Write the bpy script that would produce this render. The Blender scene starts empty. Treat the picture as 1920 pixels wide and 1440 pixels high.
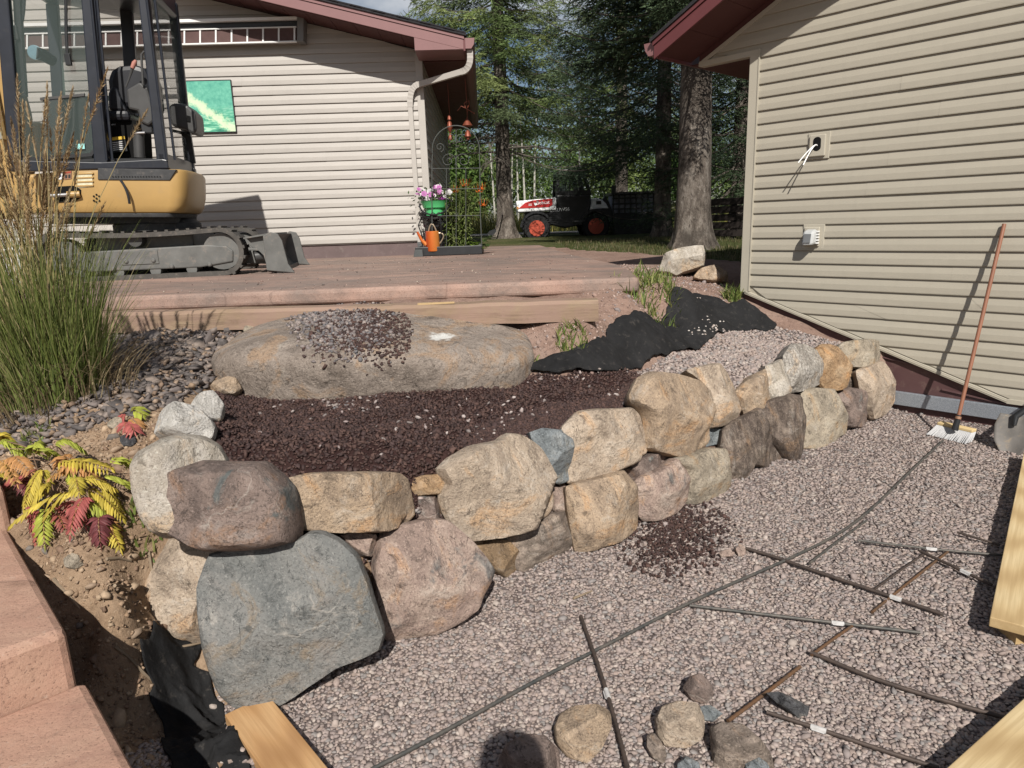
import bpy, math, random
import numpy as np
from mathutils import Vector, Matrix, noise as mnoise
R_ = math.radians
scene = bpy.context.scene
col = scene.collection
rng = np.random.default_rng(7)
random.seed(7)

# ------------------------------------------------------------------ camera
FPX = 1283.1; TH = 0.232264; RO = -0.0348308; CZ = 1.55
YL = 0.03265; YR = 0.755866
CAM = np.array([0., 0., CZ])
cF = np.array([0, math.cos(TH), -math.sin(TH)]); cU0 = np.array([0, math.sin(TH), math.cos(TH)]); cR0 = np.array([1., 0, 0])
cR = cR0 * math.cos(RO) + cU0 * math.sin(RO); cU = -cR0 * math.sin(RO) + cU0 * math.cos(RO)
cam = bpy.data.objects.new('camera', bpy.data.cameras.new('camera')); col.objects.link(cam)
cam.data.sensor_width = 36; cam.data.lens = 36 * FPX / 1920; cam.data.clip_start = 0.05; cam.data.clip_end = 2000
mw = Matrix.Identity(4)
for i in range(3):
    mw[i][0] = cR[i]; mw[i][1] = cU[i]; mw[i][2] = -cF[i]; mw[i][3] = CAM[i]
cam.matrix_world = mw
scene.camera = cam

# ------------------------------------------------------------------ sky, sun, exposure
SUN_EL = R_(41.0); SUN_AZ = R_(-3.0)        # direction the light travels: -3 deg from +Y (towards -X)
sd = Vector((math.sin(SUN_AZ) * math.cos(SUN_EL), math.cos(SUN_AZ) * math.cos(SUN_EL), -math.sin(SUN_EL)))
sun = bpy.data.objects.new('sun', bpy.data.lights.new('sun', 'SUN')); col.objects.link(sun)
sun.data.energy = 5.0; sun.data.angle = R_(0.53); sun.data.color = (1.0, 0.95, 0.875)
sun.rotation_euler = sd.to_track_quat('-Z', 'Y').to_euler()
sun.location = (6, -20, 18)
world = bpy.data.worlds.new('World'); scene.world = world; world.use_nodes = True
wn = world.node_tree.nodes; wl = world.node_tree.links
wn.clear()
w_out = wn.new('ShaderNodeOutputWorld'); w_bg = wn.new('ShaderNodeBackground'); w_sky = wn.new('ShaderNodeTexSky')
w_sky.sky_type = 'NISHITA'; w_sky.sun_disc = False; w_sky.sun_elevation = SUN_EL
w_sky.sun_rotation = math.atan2(-sd.x, -sd.y)
w_bg.inputs['Strength'].default_value = 0.05
w_tc = wn.new('ShaderNodeTexCoord'); w_ns = wn.new('ShaderNodeTexNoise'); w_ns.inputs['Scale'].default_value = 2.6
w_ns.inputs['Detail'].default_value = 7; w_ns.inputs['Roughness'].default_value = 0.55
w_mp = wn.new('ShaderNodeMapping'); w_mp.inputs['Scale'].default_value = (1, 1, 2.2)
w_rp = wn.new('ShaderNodeValToRGB'); w_rp.color_ramp.elements[0].position = 0.49; w_rp.color_ramp.elements[1].position = 0.64
w_mx = wn.new('ShaderNodeMix'); w_mx.data_type = 'RGBA'
wl.new(w_tc.outputs['Generated'], w_mp.inputs['Vector']); wl.new(w_mp.outputs['Vector'], w_ns.inputs['Vector'])
wl.new(w_ns.outputs['Fac'], w_rp.inputs['Fac']); wl.new(w_rp.outputs['Color'], w_mx.inputs['Factor'])
wl.new(w_sky.outputs['Color'], w_mx.inputs[6]); w_mx.inputs[7].default_value = (10, 10.4, 11, 1)
wl.new(w_mx.outputs[2], w_bg.inputs['Color']); wl.new(w_bg.outputs['Background'], w_out.inputs['Surface'])
vs = scene.view_settings; vs.view_transform = 'Standard'; vs.look = 'None'; vs.gamma = 1; vs.use_curve_mapping = False; vs.exposure = 0.27

# ------------------------------------------------------------------ picking points
def ray(px, py): return cF + cR * ((px - 960) / FPX) - cU * ((py - 720) / FPX)
def at_z(px, py, z):
    r = ray(px, py); return CAM + r * ((z - CZ) / r[2])
def at_y(px, py, y):
    r = ray(px, py); return CAM + r * (y / r[1])
def at_plane(px, py, p, n):
    r = ray(px, py); return CAM + r * (np.dot(np.asarray(p) - CAM, n) / np.dot(r, n))
NR = np.array([math.cos(YR), math.sin(YR), 0.]); DR = np.array([-math.sin(YR), math.cos(YR), 0.]); CRD = 5.61
NL = np.array([-math.sin(YL), math.cos(YL), 0.]); DL = np.array([math.cos(YL), math.sin(YL), 0.]); CLD = 10.24
def on_r(px, py, off=0.0): return at_plane(px, py, CAM + NR * (CRD - off), NR)
def on_l(px, py, off=0.0): return at_plane(px, py, CAM + NL * (CLD - off), NL)
cor_r = on_r(1403, 300); cor_r[2] = 0
cor_l = on_l(795, 200); cor_l[2] = 0
def PR(s, z, o=0.0): return cor_r + DR * s - NR * o + np.array([0, 0, z])
def PL(s, z, o=0.0): return cor_l + DL * s - NL * o + np.array([0, 0, z])
def sr(p): return float((p - cor_r) @ DR)
def sl(p): return float((p - cor_l) @ DL)

# ------------------------------------------------------------------ mesh builder
ORG = {}
def props(o, label=None, cat=None, group=None, kind=None):
    if label: o['label'] = label
    if cat: o['category'] = cat
    if group: o['group'] = group
    if kind: o['kind'] = kind
    return o
def thing(name, loc, label, cat, group=None):
    o = bpy.data.objects.new(name, None); col.objects.link(o); o.empty_display_size = 0.1
    o.location = [float(v) for v in loc]; ORG[o.name] = np.array(loc, float)
    return props(o, label, cat, group)
def link_mesh(name, me, center, parent=None):
    o = bpy.data.objects.new(name, me); col.objects.link(o)
    if parent is not None:
        o.parent = parent; o.location = [float(v) for v in center - ORG[parent.name]]
    else:
        o.location = [float(v) for v in center]
    ORG[o.name] = np.array(center, float)
    return o
def np_mesh(name, V, Fc, mat, parent=None, smooth=False, colors=None, center=None):
    """V (n,3), Fc (m,3|4) arrays -> object"""
    V = np.asarray(V, np.float32); Fc = np.asarray(Fc, np.int32)
    if center is None: center = (V.min(0) + V.max(0)) / 2 if len(V) else np.zeros(3)
    center = np.asarray(center, float)
    me = bpy.data.meshes.new(name)
    k = Fc.shape[1]
    me.vertices.add(len(V)); me.vertices.foreach_set('co', (V - center.astype(np.float32)).ravel())
    me.loops.add(Fc.size); me.loops.foreach_set('vertex_index', Fc.ravel())
    me.polygons.add(len(Fc)); me.polygons.foreach_set('loop_start', np.arange(0, Fc.size, k, dtype=np.int32))
    me.polygons.foreach_set('loop_total', np.full(len(Fc), k, np.int32))
    if smooth: me.polygons.foreach_set('use_smooth', np.ones(len(Fc), bool))
    me.update(calc_edges=True)
    if colors is not None:
        ca = me.color_attributes.new('tint', 'FLOAT_COLOR', 'POINT')
        c4 = np.ones((len(V), 4), np.float32); c4[:, :3] = colors
        ca.data.foreach_set('color', c4.ravel())
    if mat: me.materials.append(mat)
    return link_mesh(name, me, center, parent)
class MB:
    def __init__(s): s.v = []; s.f = []
    def add(s, V, Fs):
        b = len(s.v); s.v += [tuple(map(float, p)) for p in V]; s.f += [tuple(b + i for i in f) for f in Fs]; return s
    def hexa(s, P):      # 8 points: bottom 4 ccw, top 4
        return s.add(P, [(3, 2, 1, 0), (4, 5, 6, 7), (0, 1, 5, 4), (1, 2, 6, 5), (2, 3, 7, 6), (3, 0, 4, 7)])
    def box(s, c, size, ax=None):
        c = np.asarray(c, float); hx, hy, hz = [v / 2 for v in size]
        A = np.eye(3) if ax is None else np.asarray(ax, float)
        P = [c + A[0] * x * hx + A[1] * y * hy + A[2] * z * hz for z in (-1, 1) for x, y in ((-1, -1), (1, -1), (1, 1), (-1, 1))]
        return s.hexa(P)
    def prism(s, poly, d):   # polygon (list of 3D) extruded by vector d
        n = len(poly); P = [np.asarray(p, float) for p in poly]; Q = [p + np.asarray(d, float) for p in P]
        F = [tuple(range(n)), tuple(range(2 * n - 1, n - 1, -1))]
        F += [(i, n + i, n + (i + 1) % n, (i + 1) % n) for i in range(n)]
        return s.add(P + Q, F)
    def beam(s, a, b, w, h, up=(0, 0, 1)):
        a = np.asarray(a, float); b = np.asarray(b, float); d = b - a; L = np.linalg.norm(d); d = d / L
        up = np.asarray(up, float); sx = np.cross(d, up); sx /= np.linalg.norm(sx); uz = np.cross(sx, d)
        return s.box((a + b) / 2, (L, w, h), (d, sx, uz))
    def tube(s, path, r, n=8, cap=True):
        path = [np.asarray(p, float) for p in path]; m = len(path)
        rr = r if hasattr(r, '__len__') else [r] * m
        V = []; F = []; ref = None
        for i, p in enumerate(path):
            d = path[min(i + 1, m - 1)] - path[max(i - 1, 0)]; d = d / (np.linalg.norm(d) + 1e-9)
            if ref is None:
                ref = np.array([0, 0, 1.]) if abs(d[2]) < 0.9 else np.array([1., 0, 0])
            x = np.cross(d, ref); x /= np.linalg.norm(x) + 1e-9; y = np.cross(x, d); ref = y
            for k in range(n):
                a = 2 * math.pi * k / n; V.append(p + (x * math.cos(a) + y * math.sin(a)) * rr[i])
        for i in range(m - 1):
            for k in range(n):
                F.append((i * n + k, i * n + (k + 1) % n, (i + 1) * n + (k + 1) % n, (i + 1) * n + k))
        if cap: F.append(tuple(range(n - 1, -1, -1))); F.append(tuple((m - 1) * n + k for k in range(n)))
        return s.add(V, F)
    def lathe(s, c, axis, prof, n=24, ref=(0.0123, 0.02, 1)):
        c = np.asarray(c, float); a = np.asarray(axis, float); a /= np.linalg.norm(a)
        x = np.cross(a, ref); 
        if np.linalg.norm(x) < .1: x = np.cross(a, (1, 0, 0))
        x /= np.linalg.norm(x); y = np.cross(a, x)
        V = []; F = []; m = len(prof)
        for r, h in prof:
            for k in range(n):
                t = 2 * math.pi * k / n; V.append(c + a * h + (x * math.cos(t) + y * math.sin(t)) * r)
        for i in range(m - 1):
            for k in range(n): F.append((i * n + k, i * n + (k + 1) % n, (i + 1) * n + (k + 1) % n, (i + 1) * n + k))
        F.append(tuple(range(n - 1, -1, -1))); F.append(tuple((m - 1) * n + k for k in range(n)))
        return s.add(V, F)
    def quad(s, a, b, c, d): return s.add([a, b, c, d], [(0, 1, 2, 3)])
    def build(s, name, mat, parent=None, smooth=False, bevel=0, label=None, cat=None, group=None, kind=None, fixn=True):
        V = np.array(s.v); c = (V.min(0) + V.max(0)) / 2
        me = bpy.data.meshes.new(name); me.from_pydata([tuple(p) for p in V - c], [], s.f)
        if fixn:
            import bmesh
            bm = bmesh.new(); bm.from_mesh(me); bmesh.ops.recalc_face_normals(bm, faces=bm.faces); bm.to_mesh(me); bm.free()
        if smooth:
            me.polygons.foreach_set('use_smooth', np.ones(len(me.polygons), bool))
            me.set_sharp_from_angle(angle=R_(38))
        me.update(); me.materials.append(mat)
        o = link_mesh(name, me, c, parent)
        if bevel:
            b = o.modifiers.new('bevel', 'BEVEL'); b.width = bevel; b.segments = 2; b.limit_method = 'ANGLE'; b.angle_limit = R_(40)
        return props(o, label, cat, group, kind)

# ------------------------------------------------------------------ materials
def C(*a): return (a[0], a[1], a[2], 1.0) if len(a) == 3 else (a[0],) * 3 + (1.0,)
def srgb(r, g, b):
    f = lambda c: (c / 255 / 12.92) if c / 255 <= .04045 else ((c / 255 + .055) / 1.055) ** 2.4
    return (f(r), f(g), f(b), 1.0)
class Mat:
    def __init__(s, name, rough=0.8, spec=0.3, metal=0.0):
        s.m = bpy.data.materials.new(name); s.m.use_nodes = True; s.n = s.m.node_tree.nodes; s.l = s.m.node_tree.links
        s.b = s.n['Principled BSDF']; s.b.inputs['Roughness'].default_value = rough
        s.b.inputs['Specular IOR Level'].default_value = spec; s.b.inputs['Metallic'].default_value = metal
        s.tc = None; s.col = None; s.hgt = None
    def vec(s, stretch=None, coord='Object'):
        if s.tc is None: s.tc = s.n.new('ShaderNodeTexCoord')
        o = s.tc.outputs[coord]
        if stretch:
            mp = s.n.new('ShaderNodeMapping'); mp.inputs['Scale'].default_value = stretch[:3]
            if len(stretch) > 3: mp.inputs['Rotation'].default_value = stretch[3:]
            s.l.new(o, mp.inputs['Vector']); o = mp.outputs['Vector']
        return o
    def noise(s, scale, detail=6, rough=0.6, stretch=None, dist=0.0):
        t = s.n.new('ShaderNodeTexNoise'); t.inputs['Scale'].default_value = scale; t.inputs['Detail'].default_value = detail
        t.inputs['Roughness'].default_value = rough; t.inputs['Distortion'].default_value = dist
        s.l.new(s.vec(stretch), t.inputs['Vector']); return t.outputs['Fac']
    def voro(s, scale, feature='DISTANCE_TO_EDGE', stretch=None, out='Distance', rnd=1.0):
        t = s.n.new('ShaderNodeTexVoronoi'); t.feature = feature; t.inputs['Scale'].default_value = scale; t.inputs['Randomness'].default_value = rnd
        s.l.new(s.vec(stretch), t.inputs['Vector']); return t.outputs[out]
    def wave(s, scale, dist=4, detail=3, stretch=None, typ='BANDS', dscale=1.0):
        t = s.n.new('ShaderNodeTexWave'); t.wave_type = typ; t.inputs['Scale'].default_value = scale; t.inputs['Distortion'].default_value = dist
        t.inputs['Detail'].default_value = detail; t.inputs['Detail Scale'].default_value = dscale
        s.l.new(s.vec(stretch), t.inputs['Vector']); return t.outputs['Fac']
    def ramp(s, fac, stops, interp='LINEAR'):
        r = s.n.new('ShaderNodeValToRGB'); r.color_ramp.interpolation = interp; e = r.color_ramp.elements
        while len(e) < len(stops): e.new(0.5)
        for i, (p, c) in enumerate(stops):
            e[i].position = p; e[i].color = c if hasattr(c, '__len__') else (c, c, c, 1)
        s.l.new(fac, r.inputs['Fac']); return r.outputs['Color']
    def base(s, c):
        s.col = c; return s
    def mix(s, fac, colr, mode='MIX'):
        m = s.n.new('ShaderNodeMix'); m.data_type = 'RGBA'; m.blend_type = mode
        if hasattr(fac, 'is_linked') or hasattr(fac, 'links'): s.l.new(fac, m.inputs[0])
        else: m.inputs[0].default_value = fac
        for sock, v in ((m.inputs[6], s.col), (m.inputs[7], colr)):
            if hasattr(v, 'links'): s.l.new(v, sock)
            else: sock.default_value = v
        s.col = m.outputs[2]; return s
    def tint(s, fac=1.0):
        a = s.n.new('ShaderNodeAttribute'); a.attribute_name = 'tint'
        return s.mix(fac, a.outputs['Color'], 'MULTIPLY')
    def bump(s, h, strength=0.5, dist=0.01):
        b = s.n.new('ShaderNodeBump'); b.inputs['Strength'].default_value = strength; b.inputs['Distance'].default_value = dist
        s.l.new(h, b.inputs['Height'])
        if s.hgt is not None: s.l.new(s.hgt, b.inputs['Normal'])
        s.hgt = b.outputs['Normal']; return s
    def rough(s, fac, lo, hi):
        m = s.n.new('ShaderNodeMapRange'); m.inputs['To Min'].default_value = lo; m.inputs['To Max'].default_value = hi
        s.l.new(fac, m.inputs['Value']); s.l.new(m.outputs['Result'], s.b.inputs['Roughness']); return s
    def done(s):
        if hasattr(s.col, 'links'): s.l.new(s.col, s.b.inputs['Base Color'])
        else: s.b.inputs['Base Color'].default_value = s.col
        if s.hgt is not None: s.l.new(s.hgt, s.b.inputs['Normal'])
        return s.m
def simple(name, c, rough=0.6, spec=0.3, metal=0, var=0.12, scale=6, bump=0.0, bscale=60, dirt=None, stretch=None):
    m = Mat(name, rough, spec, metal); c = np.array(c[:3])
    m.base(m.ramp(m.noise(scale, 6, .6, stretch), [(0.3, C(*(c * (1 - var)))), (0.7, C(*np.minimum(1, c * (1 + var))))]))
    if dirt is not None: m.mix(m.ramp(m.noise(scale * 2.7, 8, .7), [(0.55, 0), (0.75, .75)]), dirt)
    if bump: m.bump(m.noise(bscale, 4), bump, 0.004)
    return m.done()
def stone_mat(name, cols, vein=0.35, spots=None, scale=5, bands=None, veincol=None):
    m = Mat(name, 0.88, 0.22)
    c = [np.array(k[:3]) for k in cols]
    m.base(m.ramp(m.noise(scale, 10, .70, dist=.9), [(0.32, C(*c[0])), (0.44, C(*c[1])), (0.55, C(*c[2])), (0.70, C(*c[-1]))]))
    m.mix(m.ramp(m.noise(2.6, 7, .66, dist=.8), [(0.38, .6), (0.48, 0)]), C(*(c[0] * .85)))            # broad darker weathering
    m.mix(m.ramp(m.noise(3.4, 8, .7, dist=1.4), [(0.53, 0), (0.62, .75)]), C(*np.minimum(.6, c[2] * np.array([1.08, .86, .64]))))   # iron stain
    m.mix(m.ramp(m.noise(14, 8, .78, dist=.5), [(0.37, .8), (0.45, 0)]), C(*(c[0] * .5)))
    if bands: m.mix(m.ramp(m.noise(7, 4, .6, stretch=bands, dist=.4), [(0.4, 0), (0.6, .7)]), C(*(c[0] * .55)))
    m.mix(m.ramp(m.noise(110, 3, .7), [(0.38, .5), (0.46, 0)]), C(*(c[0] * .45)))          # dark grains
    m.mix(m.ramp(m.noise(85, 3, .7), [(0.57, 0), (0.68, .4)]), C(*np.minimum(.7, c[2] * 1.5 + .05)))  # pale grains
    if spots is not None: m.mix(m.ramp(m.noise(6.5, 5, .55, dist=.8), [(0.60, 0), (0.66, .85)]), spots)
    if vein:
        vc = veincol or C(.50, .46, .41)
        keep = m.col
        m.mix(m.ramp(m.noise(1.9, 4, .5, dist=.7), [(.494, 0), (.5, 1), (.506, 0)]), vc); vn = m.col; m.col = keep
        m.mix(m.ramp(m.noise(3.1, 3, .6), [(.50, 0), (.62, vein)]), vn)
        m.mix(m.ramp(m.noise(7, 10, .78, dist=.6), [(.56, 0), (.68, vein * 1.3)]), vc)
    m.mix(m.ramp(m.noise(2.4, 5, .6, dist=1.6), [(.497, 0), (.5, .8), (.503, 0)]), C(*(c[0] * .28)))      # hairline cracks
    m.bump(m.noise(6, 6, .65, dist=.5), .7, .06).bump(m.voro(9, 'F1', stretch=(1, 1.4, 1)), .35, .02).bump(m.noise(26, 8, .74), .8, .018).bump(m.noise(130, 4, .75), .7, .005)
    return m.done()
# ------------------------------------------------------------------ material library
M_siding_l = simple('siding_cream', (.455, .42, .39), .5, .3, var=.035, scale=3, bump=.06, bscale=300, stretch=(1, 1, 8))
M_siding_r = simple('siding_tan', (.405, .367, .298), .5, .3, var=.035, scale=3, bump=.06, bscale=300, stretch=(1, 1, 8))
def weathered(name, c):
    m = Mat(name, .5, .3); c = np.array(c)
    m.base(m.ramp(m.noise(2.2, 6, .6, (1, 1, 6)), [(.3, C(*(c * .955))), (.7, C(*(c * 1.04)))]))
    m.mix(m.ramp(m.noise(5, 7, .7, (3.0, 3.0, .25)), [(.5, 0), (.75, .16)]), C(*(c * .72)))
    m.mix(m.ramp(m.noise(45, 5, .75), [(.62, 0), (.78, .25)]), C(*(c * .7)))
    m.bump(m.noise(3.0, 3, .5, (1, 1, 3)), .12, .02).bump(m.noise(260, 3, .6, (.3, .3, 3)), .08, .002); return m.done()
M_siding_l = weathered('siding_cream', (.37, .346, .318)); M_siding_r = weathered('siding_tan', (.352, .323, .264))
M_trim_l = simple('trim_cream', (.40, .375, .345), .45, .3, var=.03, scale=4)
M_trim_r = simple('trim_tan', (.395, .365, .30), .45, .3, var=.03, scale=4)
M_fascia = simple('fascia_mauve', (.205, .105, .105), .45, .35, var=.06, scale=5)
M_fascia_r = simple('fascia_maroon', (.115, .036, .038), .42, .35, var=.06, scale=5)
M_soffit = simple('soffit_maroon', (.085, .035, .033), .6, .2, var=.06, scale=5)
M_skirt = simple('skirt_maroon', (.085, .045, .045), .5, .3, var=.10, scale=4, dirt=C(.17, .12, .10))
M_found = simple('foundation_brown', (.125, .092, .09), .7, .25, var=.12, scale=5, bump=.2, bscale=80, dirt=C(.22, .19, .17))
M_shingle = simple('roof_shingle', (.028, .027, .03), .9, .15, var=.3, scale=18, bump=.6, bscale=140)
M_galv = Mat('galvanised_strip', .5, .5, .5); M_galv.base(M_galv.ramp(M_galv.voro(190, 'F1'), [(.1, C(.20, .22, .25)), (.7, C(.34, .37, .41))])); M_galv = M_galv.done()
M_black = simple('black_plastic', (.018, .019, .021), .45, .4, var=.2, scale=8)
M_dark = simple('dark_void', (.008, .008, .008), .9, .1, var=.1)
M_white = simple('white_paint', (.70, .70, .69), .45, .4, var=.05, scale=6)

def mk_conc(name, a, b, stain, amt):
    m = Mat(name, .72, .3)
    m.base(m.ramp(m.noise(2.2, 8, .65, dist=.5), [(.3, C(*a)), (.68, C(*b))]))
    m.mix(m.ramp(m.noise(1.0, 9, .72, stretch=(.75, 1.5, 1), dist=1.0), [(.36, 0), (.58, amt)]), stain)
    m.mix(m.ramp(m.noise(4.2, 9, .78, stretch=(.6, 1.6, 1), dist=.8), [(.5, 0), (.66, amt * .7)]), C(stain[0] * .6, stain[1] * .6, stain[2] * .62))
    m.mix(m.ramp(m.noise(9, 8, .75), [(.55, 0), (.75, .45)]), C(a[0] * .55, a[1] * .55, a[2] * .55))
    m.mix(m.ramp(m.noise(38, 4, .7), [(.62, 0), (.72, .5)]), C(.42, .33, .27))
    m.mix(m.ramp(m.noise(120, 3, .8), [(.36, .7), (.44, 0)]), C(a[0] * .4, a[1] * .4, a[2] * .4)); m.mix(m.ramp(m.noise(4.5, 9, .8, dist=1.2), [(.54, 0), (.66, .5)]), C(a[0] * .62, a[1] * .66, a[2] * .68))
    e = m.noise(.8, 2, .5)
    v = m.voro(.62, 'DISTANCE_TO_EDGE', stretch=(1, 1.5, .2))
    m.mix(m.ramp(v, [(0.0, .4), (.005, 0)]), C(.09, .06, .05))
    m.bump(m.ramp(v, [(0.0, 0), (.03, 1)]), .35, .01).bump(m.noise(7, 6, .6), .35, .02).bump(m.noise(60, 5, .7), .45, .005).bump(m.noise(160, 4, .8), .4, .002)
    m.rough(m.noise(3, 5), .55, .85)
    return m.done()
M_patio = mk_conc('stamped_concrete', (.30, .19, .15), (.385, .26, .21), C(.165, .138, .122), .8)
M_steps = mk_conc('stamped_concrete_steps', (.33, .20, .145), (.44, .30, .22), C(.36, .20, .15), .6)

def mk_soil(name, a, b, c, dscale=1.0):
    m = Mat(name, .95, .1)
    m.base(m.ramp(m.noise(1.6, 8, .7), [(.3, C(*a)), (.5, C(*b)), (.7, C(*c))]))
    m.mix(m.ramp(m.noise(26, 6, .75), [(.5, 0), (.68, .6)]), C(a[0] * .5, a[1] * .5, a[2] * .5))
    m.mix(m.ramp(m.noise(55, 4, .7), [(.6, 0), (.7, .6)]), C(min(1, c[0] * 1.35), min(1, c[1] * 1.4), min(1, c[2] * 1.5)))
    m.bump(m.noise(9, 8, .7), .6, .05).bump(m.noise(60, 6, .75), .7, .012)
    return m
_m = mk_soil('soil', (.21, .14, .09), (.30, .21, .14), (.40, .295, .205)); M_soil = _m.done()
_m = mk_soil('pink_soil', (.19, .125, .10), (.26, .175, .14), (.32, .235, .195)); M_soilp = _m.done()
_m = mk_soil('gravel_bed', (.10, .08, .075), (.16, .13, .122), (.22, .18, .17)); M_gbed = _m.done()
_m = mk_soil('mulch_base', (.028, .015, .014), (.045, .024, .022), (.07, .04, .036)); M_mbed = _m.done()
m = Mat('lawn', .95, .1)
m.base(m.ramp(m.noise(.35, 8, .7), [(.3, C(.06, .068, .024)), (.5, C(.085, .098, .034)), (.7, C(.17, .14, .08))]))
m.mix(m.ramp(m.noise(9, 6, .75), [(.45, 0), (.65, .6)]), C(.02, .03, .01)); m.bump(m.noise(22, 6, .8), .8, .06); M_lawn = m.done()
m = Mat('pebble', .8, .3); m.base(C(1, 1, 1)); m.base(m.ramp(m.noise(70, 5, .7), [(.3, C(.78, .78, .78)), (.7, C(1.12, 1.12, 1.12))])); m.tint(); m.bump(m.noise(150, 4), .4, .003); M_peb = m.done()

# ------------------------------------------------------------------ terrain
def _tps_fit(P, z, lam=2e-3):
    n = len(P); d = np.linalg.norm(P[:, None] - P[None], axis=2); K = np.where(d > 0, d * d * np.log(d + 1e-9), 0) + lam * np.eye(n)
    A = np.zeros((n + 3, n + 3)); A[:n, :n] = K; A[:n, n] = 1; A[:n, n + 1:] = P; A[n:, :n] = A[:n, n:].T
    b = np.zeros(n + 3); b[:n] = z; return np.linalg.solve(A, b)
_ctl_px = [(600, 880, -.92), (800, 870, -.95), (950, 800, -.96), (1100, 750, -.95), (1180, 700, -.93), (1300, 680, -.95), (1400, 680, -.99), (1480, 640, -1.0), (1560, 630, -1.02),
 (500, 800, -.90), (700, 800, -.91), (900, 760, -.92), (430, 760, -.87), (450, 730, -.86), (700, 738, -.87), (900, 710, -.86), (980, 690, -.85),
 (1150, 650, -.80), (1250, 620, -.82), (1350, 620, -.88), (1420, 600, -.87), (1300, 560, -.70), (1050, 640, -.71), (1100, 600, -.61), (1000, 592, -.595), (1090, 582, -.585), (1200, 560, -.62), (1250, 530, -.60), (1350, 540, -.66),
 (300, 680, -.68), (200, 640, -.65), (100, 780, -.77), (0, 700, -.70), (350, 750, -.78), (250, 800, -.80), (100, 870, -.84), (200, 850, -.84), (270, 900, -.90), (150, 960, -1.0), (60, 960, -1.05), (20, 930, -1.0), (230, 1000, -1.03),
 (200, 1080, -1.07), (270, 1100, -1.2), (150, 1080, -1.10), (230, 1180, -1.25), (290, 1200, -1.42), (180, 1230, -1.35), (230, 1300, -1.43), (300, 1300, -1.53), (260, 1400, -1.49), (330, 1440, -1.55)]
_P = [at_z(a, b, c + CZ) for a, b, c in _ctl_px]
_P += [np.array(p, float) + np.array([0, 0, CZ]) for p in [(-.7, 4.6, -.565), (-1.6, 4.5, -.62), (.2, 4.6, -.585), (.55, 4.78, -.57), (-.2, 4.78, -.555), (.85, 4.85, -.56), (-2.6, 4.6, -.60), (-6, 5.2, -.56), (-3, 5.2, -.53), (-1, 5.2, -.51), (.8, 5.1, -.50), (1.15, 5.2, -.49), (1.15, 6.2, -.49), (-3, 7, -.55), (0, 7, -.54),
 (-2.6, 2.2, -1.2), (-3.5, 3, -.9), (-2.2, 1.6, -1.45), (-1.5, 1.0, -1.55), (-3, .5, -1.5), (-6, 3.5, -.7), (-6, 2, -.8), (2.05, 6.0, -.72), (2.4, 5.6, -.88), (2.8, 5.15, -1.03),
 (1.5, 6.5, -.60), (3, 8, -.60), (2.6, 9.5, -.52), (1.2, 8, -.53), (1.5, 12, -.47), (-2, 13, -.46), (4, 12, -.5), (-6, 9, -.55)]]
_P = np.array(_P); _W = _tps_fit(_P[:, :2], _P[:, 2])
def _tps(x, y):
    sh = x.shape; q = np.stack([x.ravel(), y.ravel()], 1); out = np.zeros(len(q))
    for i in range(0, len(q), 20000):
        s = q[i:i + 20000]; d = np.linalg.norm(s[:, None] - _P[None, :, :2], axis=2); K = np.where(d > 0, d * d * np.log(d + 1e-9), 0)
        out[i:i + 20000] = K @ _W[:-3] + _W[-3] + s @ _W[-2:]
    return out.reshape(sh)
def seg_dist(x, y, poly, closed=True):
    d = np.full(x.shape, 1e9); n = len(poly)
    for i in range(n if closed else n - 1):
        ax, ay = poly[i]; bx, by = poly[(i + 1) % n]; ex, ey = bx - ax, by - ay
        t = np.clip(((x - ax) * ex + (y - ay) * ey) / (ex * ex + ey * ey + 1e-12), 0, 1)
        d = np.minimum(d, np.hypot(x - ax - t * ex, y - ay - t * ey))
    return d
def inside(x, y, poly):
    r = np.zeros(np.shape(x), bool); n = len(poly)
    for i in range(n):
        ax, ay = poly[i]; bx, by = poly[(i + 1) % n]
        c = (ay > y) != (by > y)
        r ^= c & (x < (bx - ax) * (y - ay) / ((by - ay) if abs(by - ay) > 1e-12 else 1e-12) + ax)
    return r
WALL = [(-1.42, 2.62), (-1.27, 2.22), (-1.02, 2.02), (-.78, 2.02), (-.56, 2.17), (-.33, 2.42), (-.06, 2.70), (.25, 2.92), (.6, 3.18), (.95, 3.45), (1.38, 3.83), (1.85, 4.20), (2.3, 4.52), (2.85, 4.98)]
LOWER = [(-1.10, 2.30)] + [(x - .13, y + .17) for x, y in WALL[3:]] + [(3.1, 5.2), (8, 0), (8, -8), (-1.3, -8), (-1.3, .6), (-.86, 1.3), (-1.0, 1.85)]
def _n2(x, y, s, k):
    return (np.sin(x * s + 1.7 * k + 1.3 * np.sin(y * s * .7 + k)) * np.cos(y * s * 1.13 - k * .6 + 1.1 * np.sin(x * s * .6 - k)))
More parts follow.
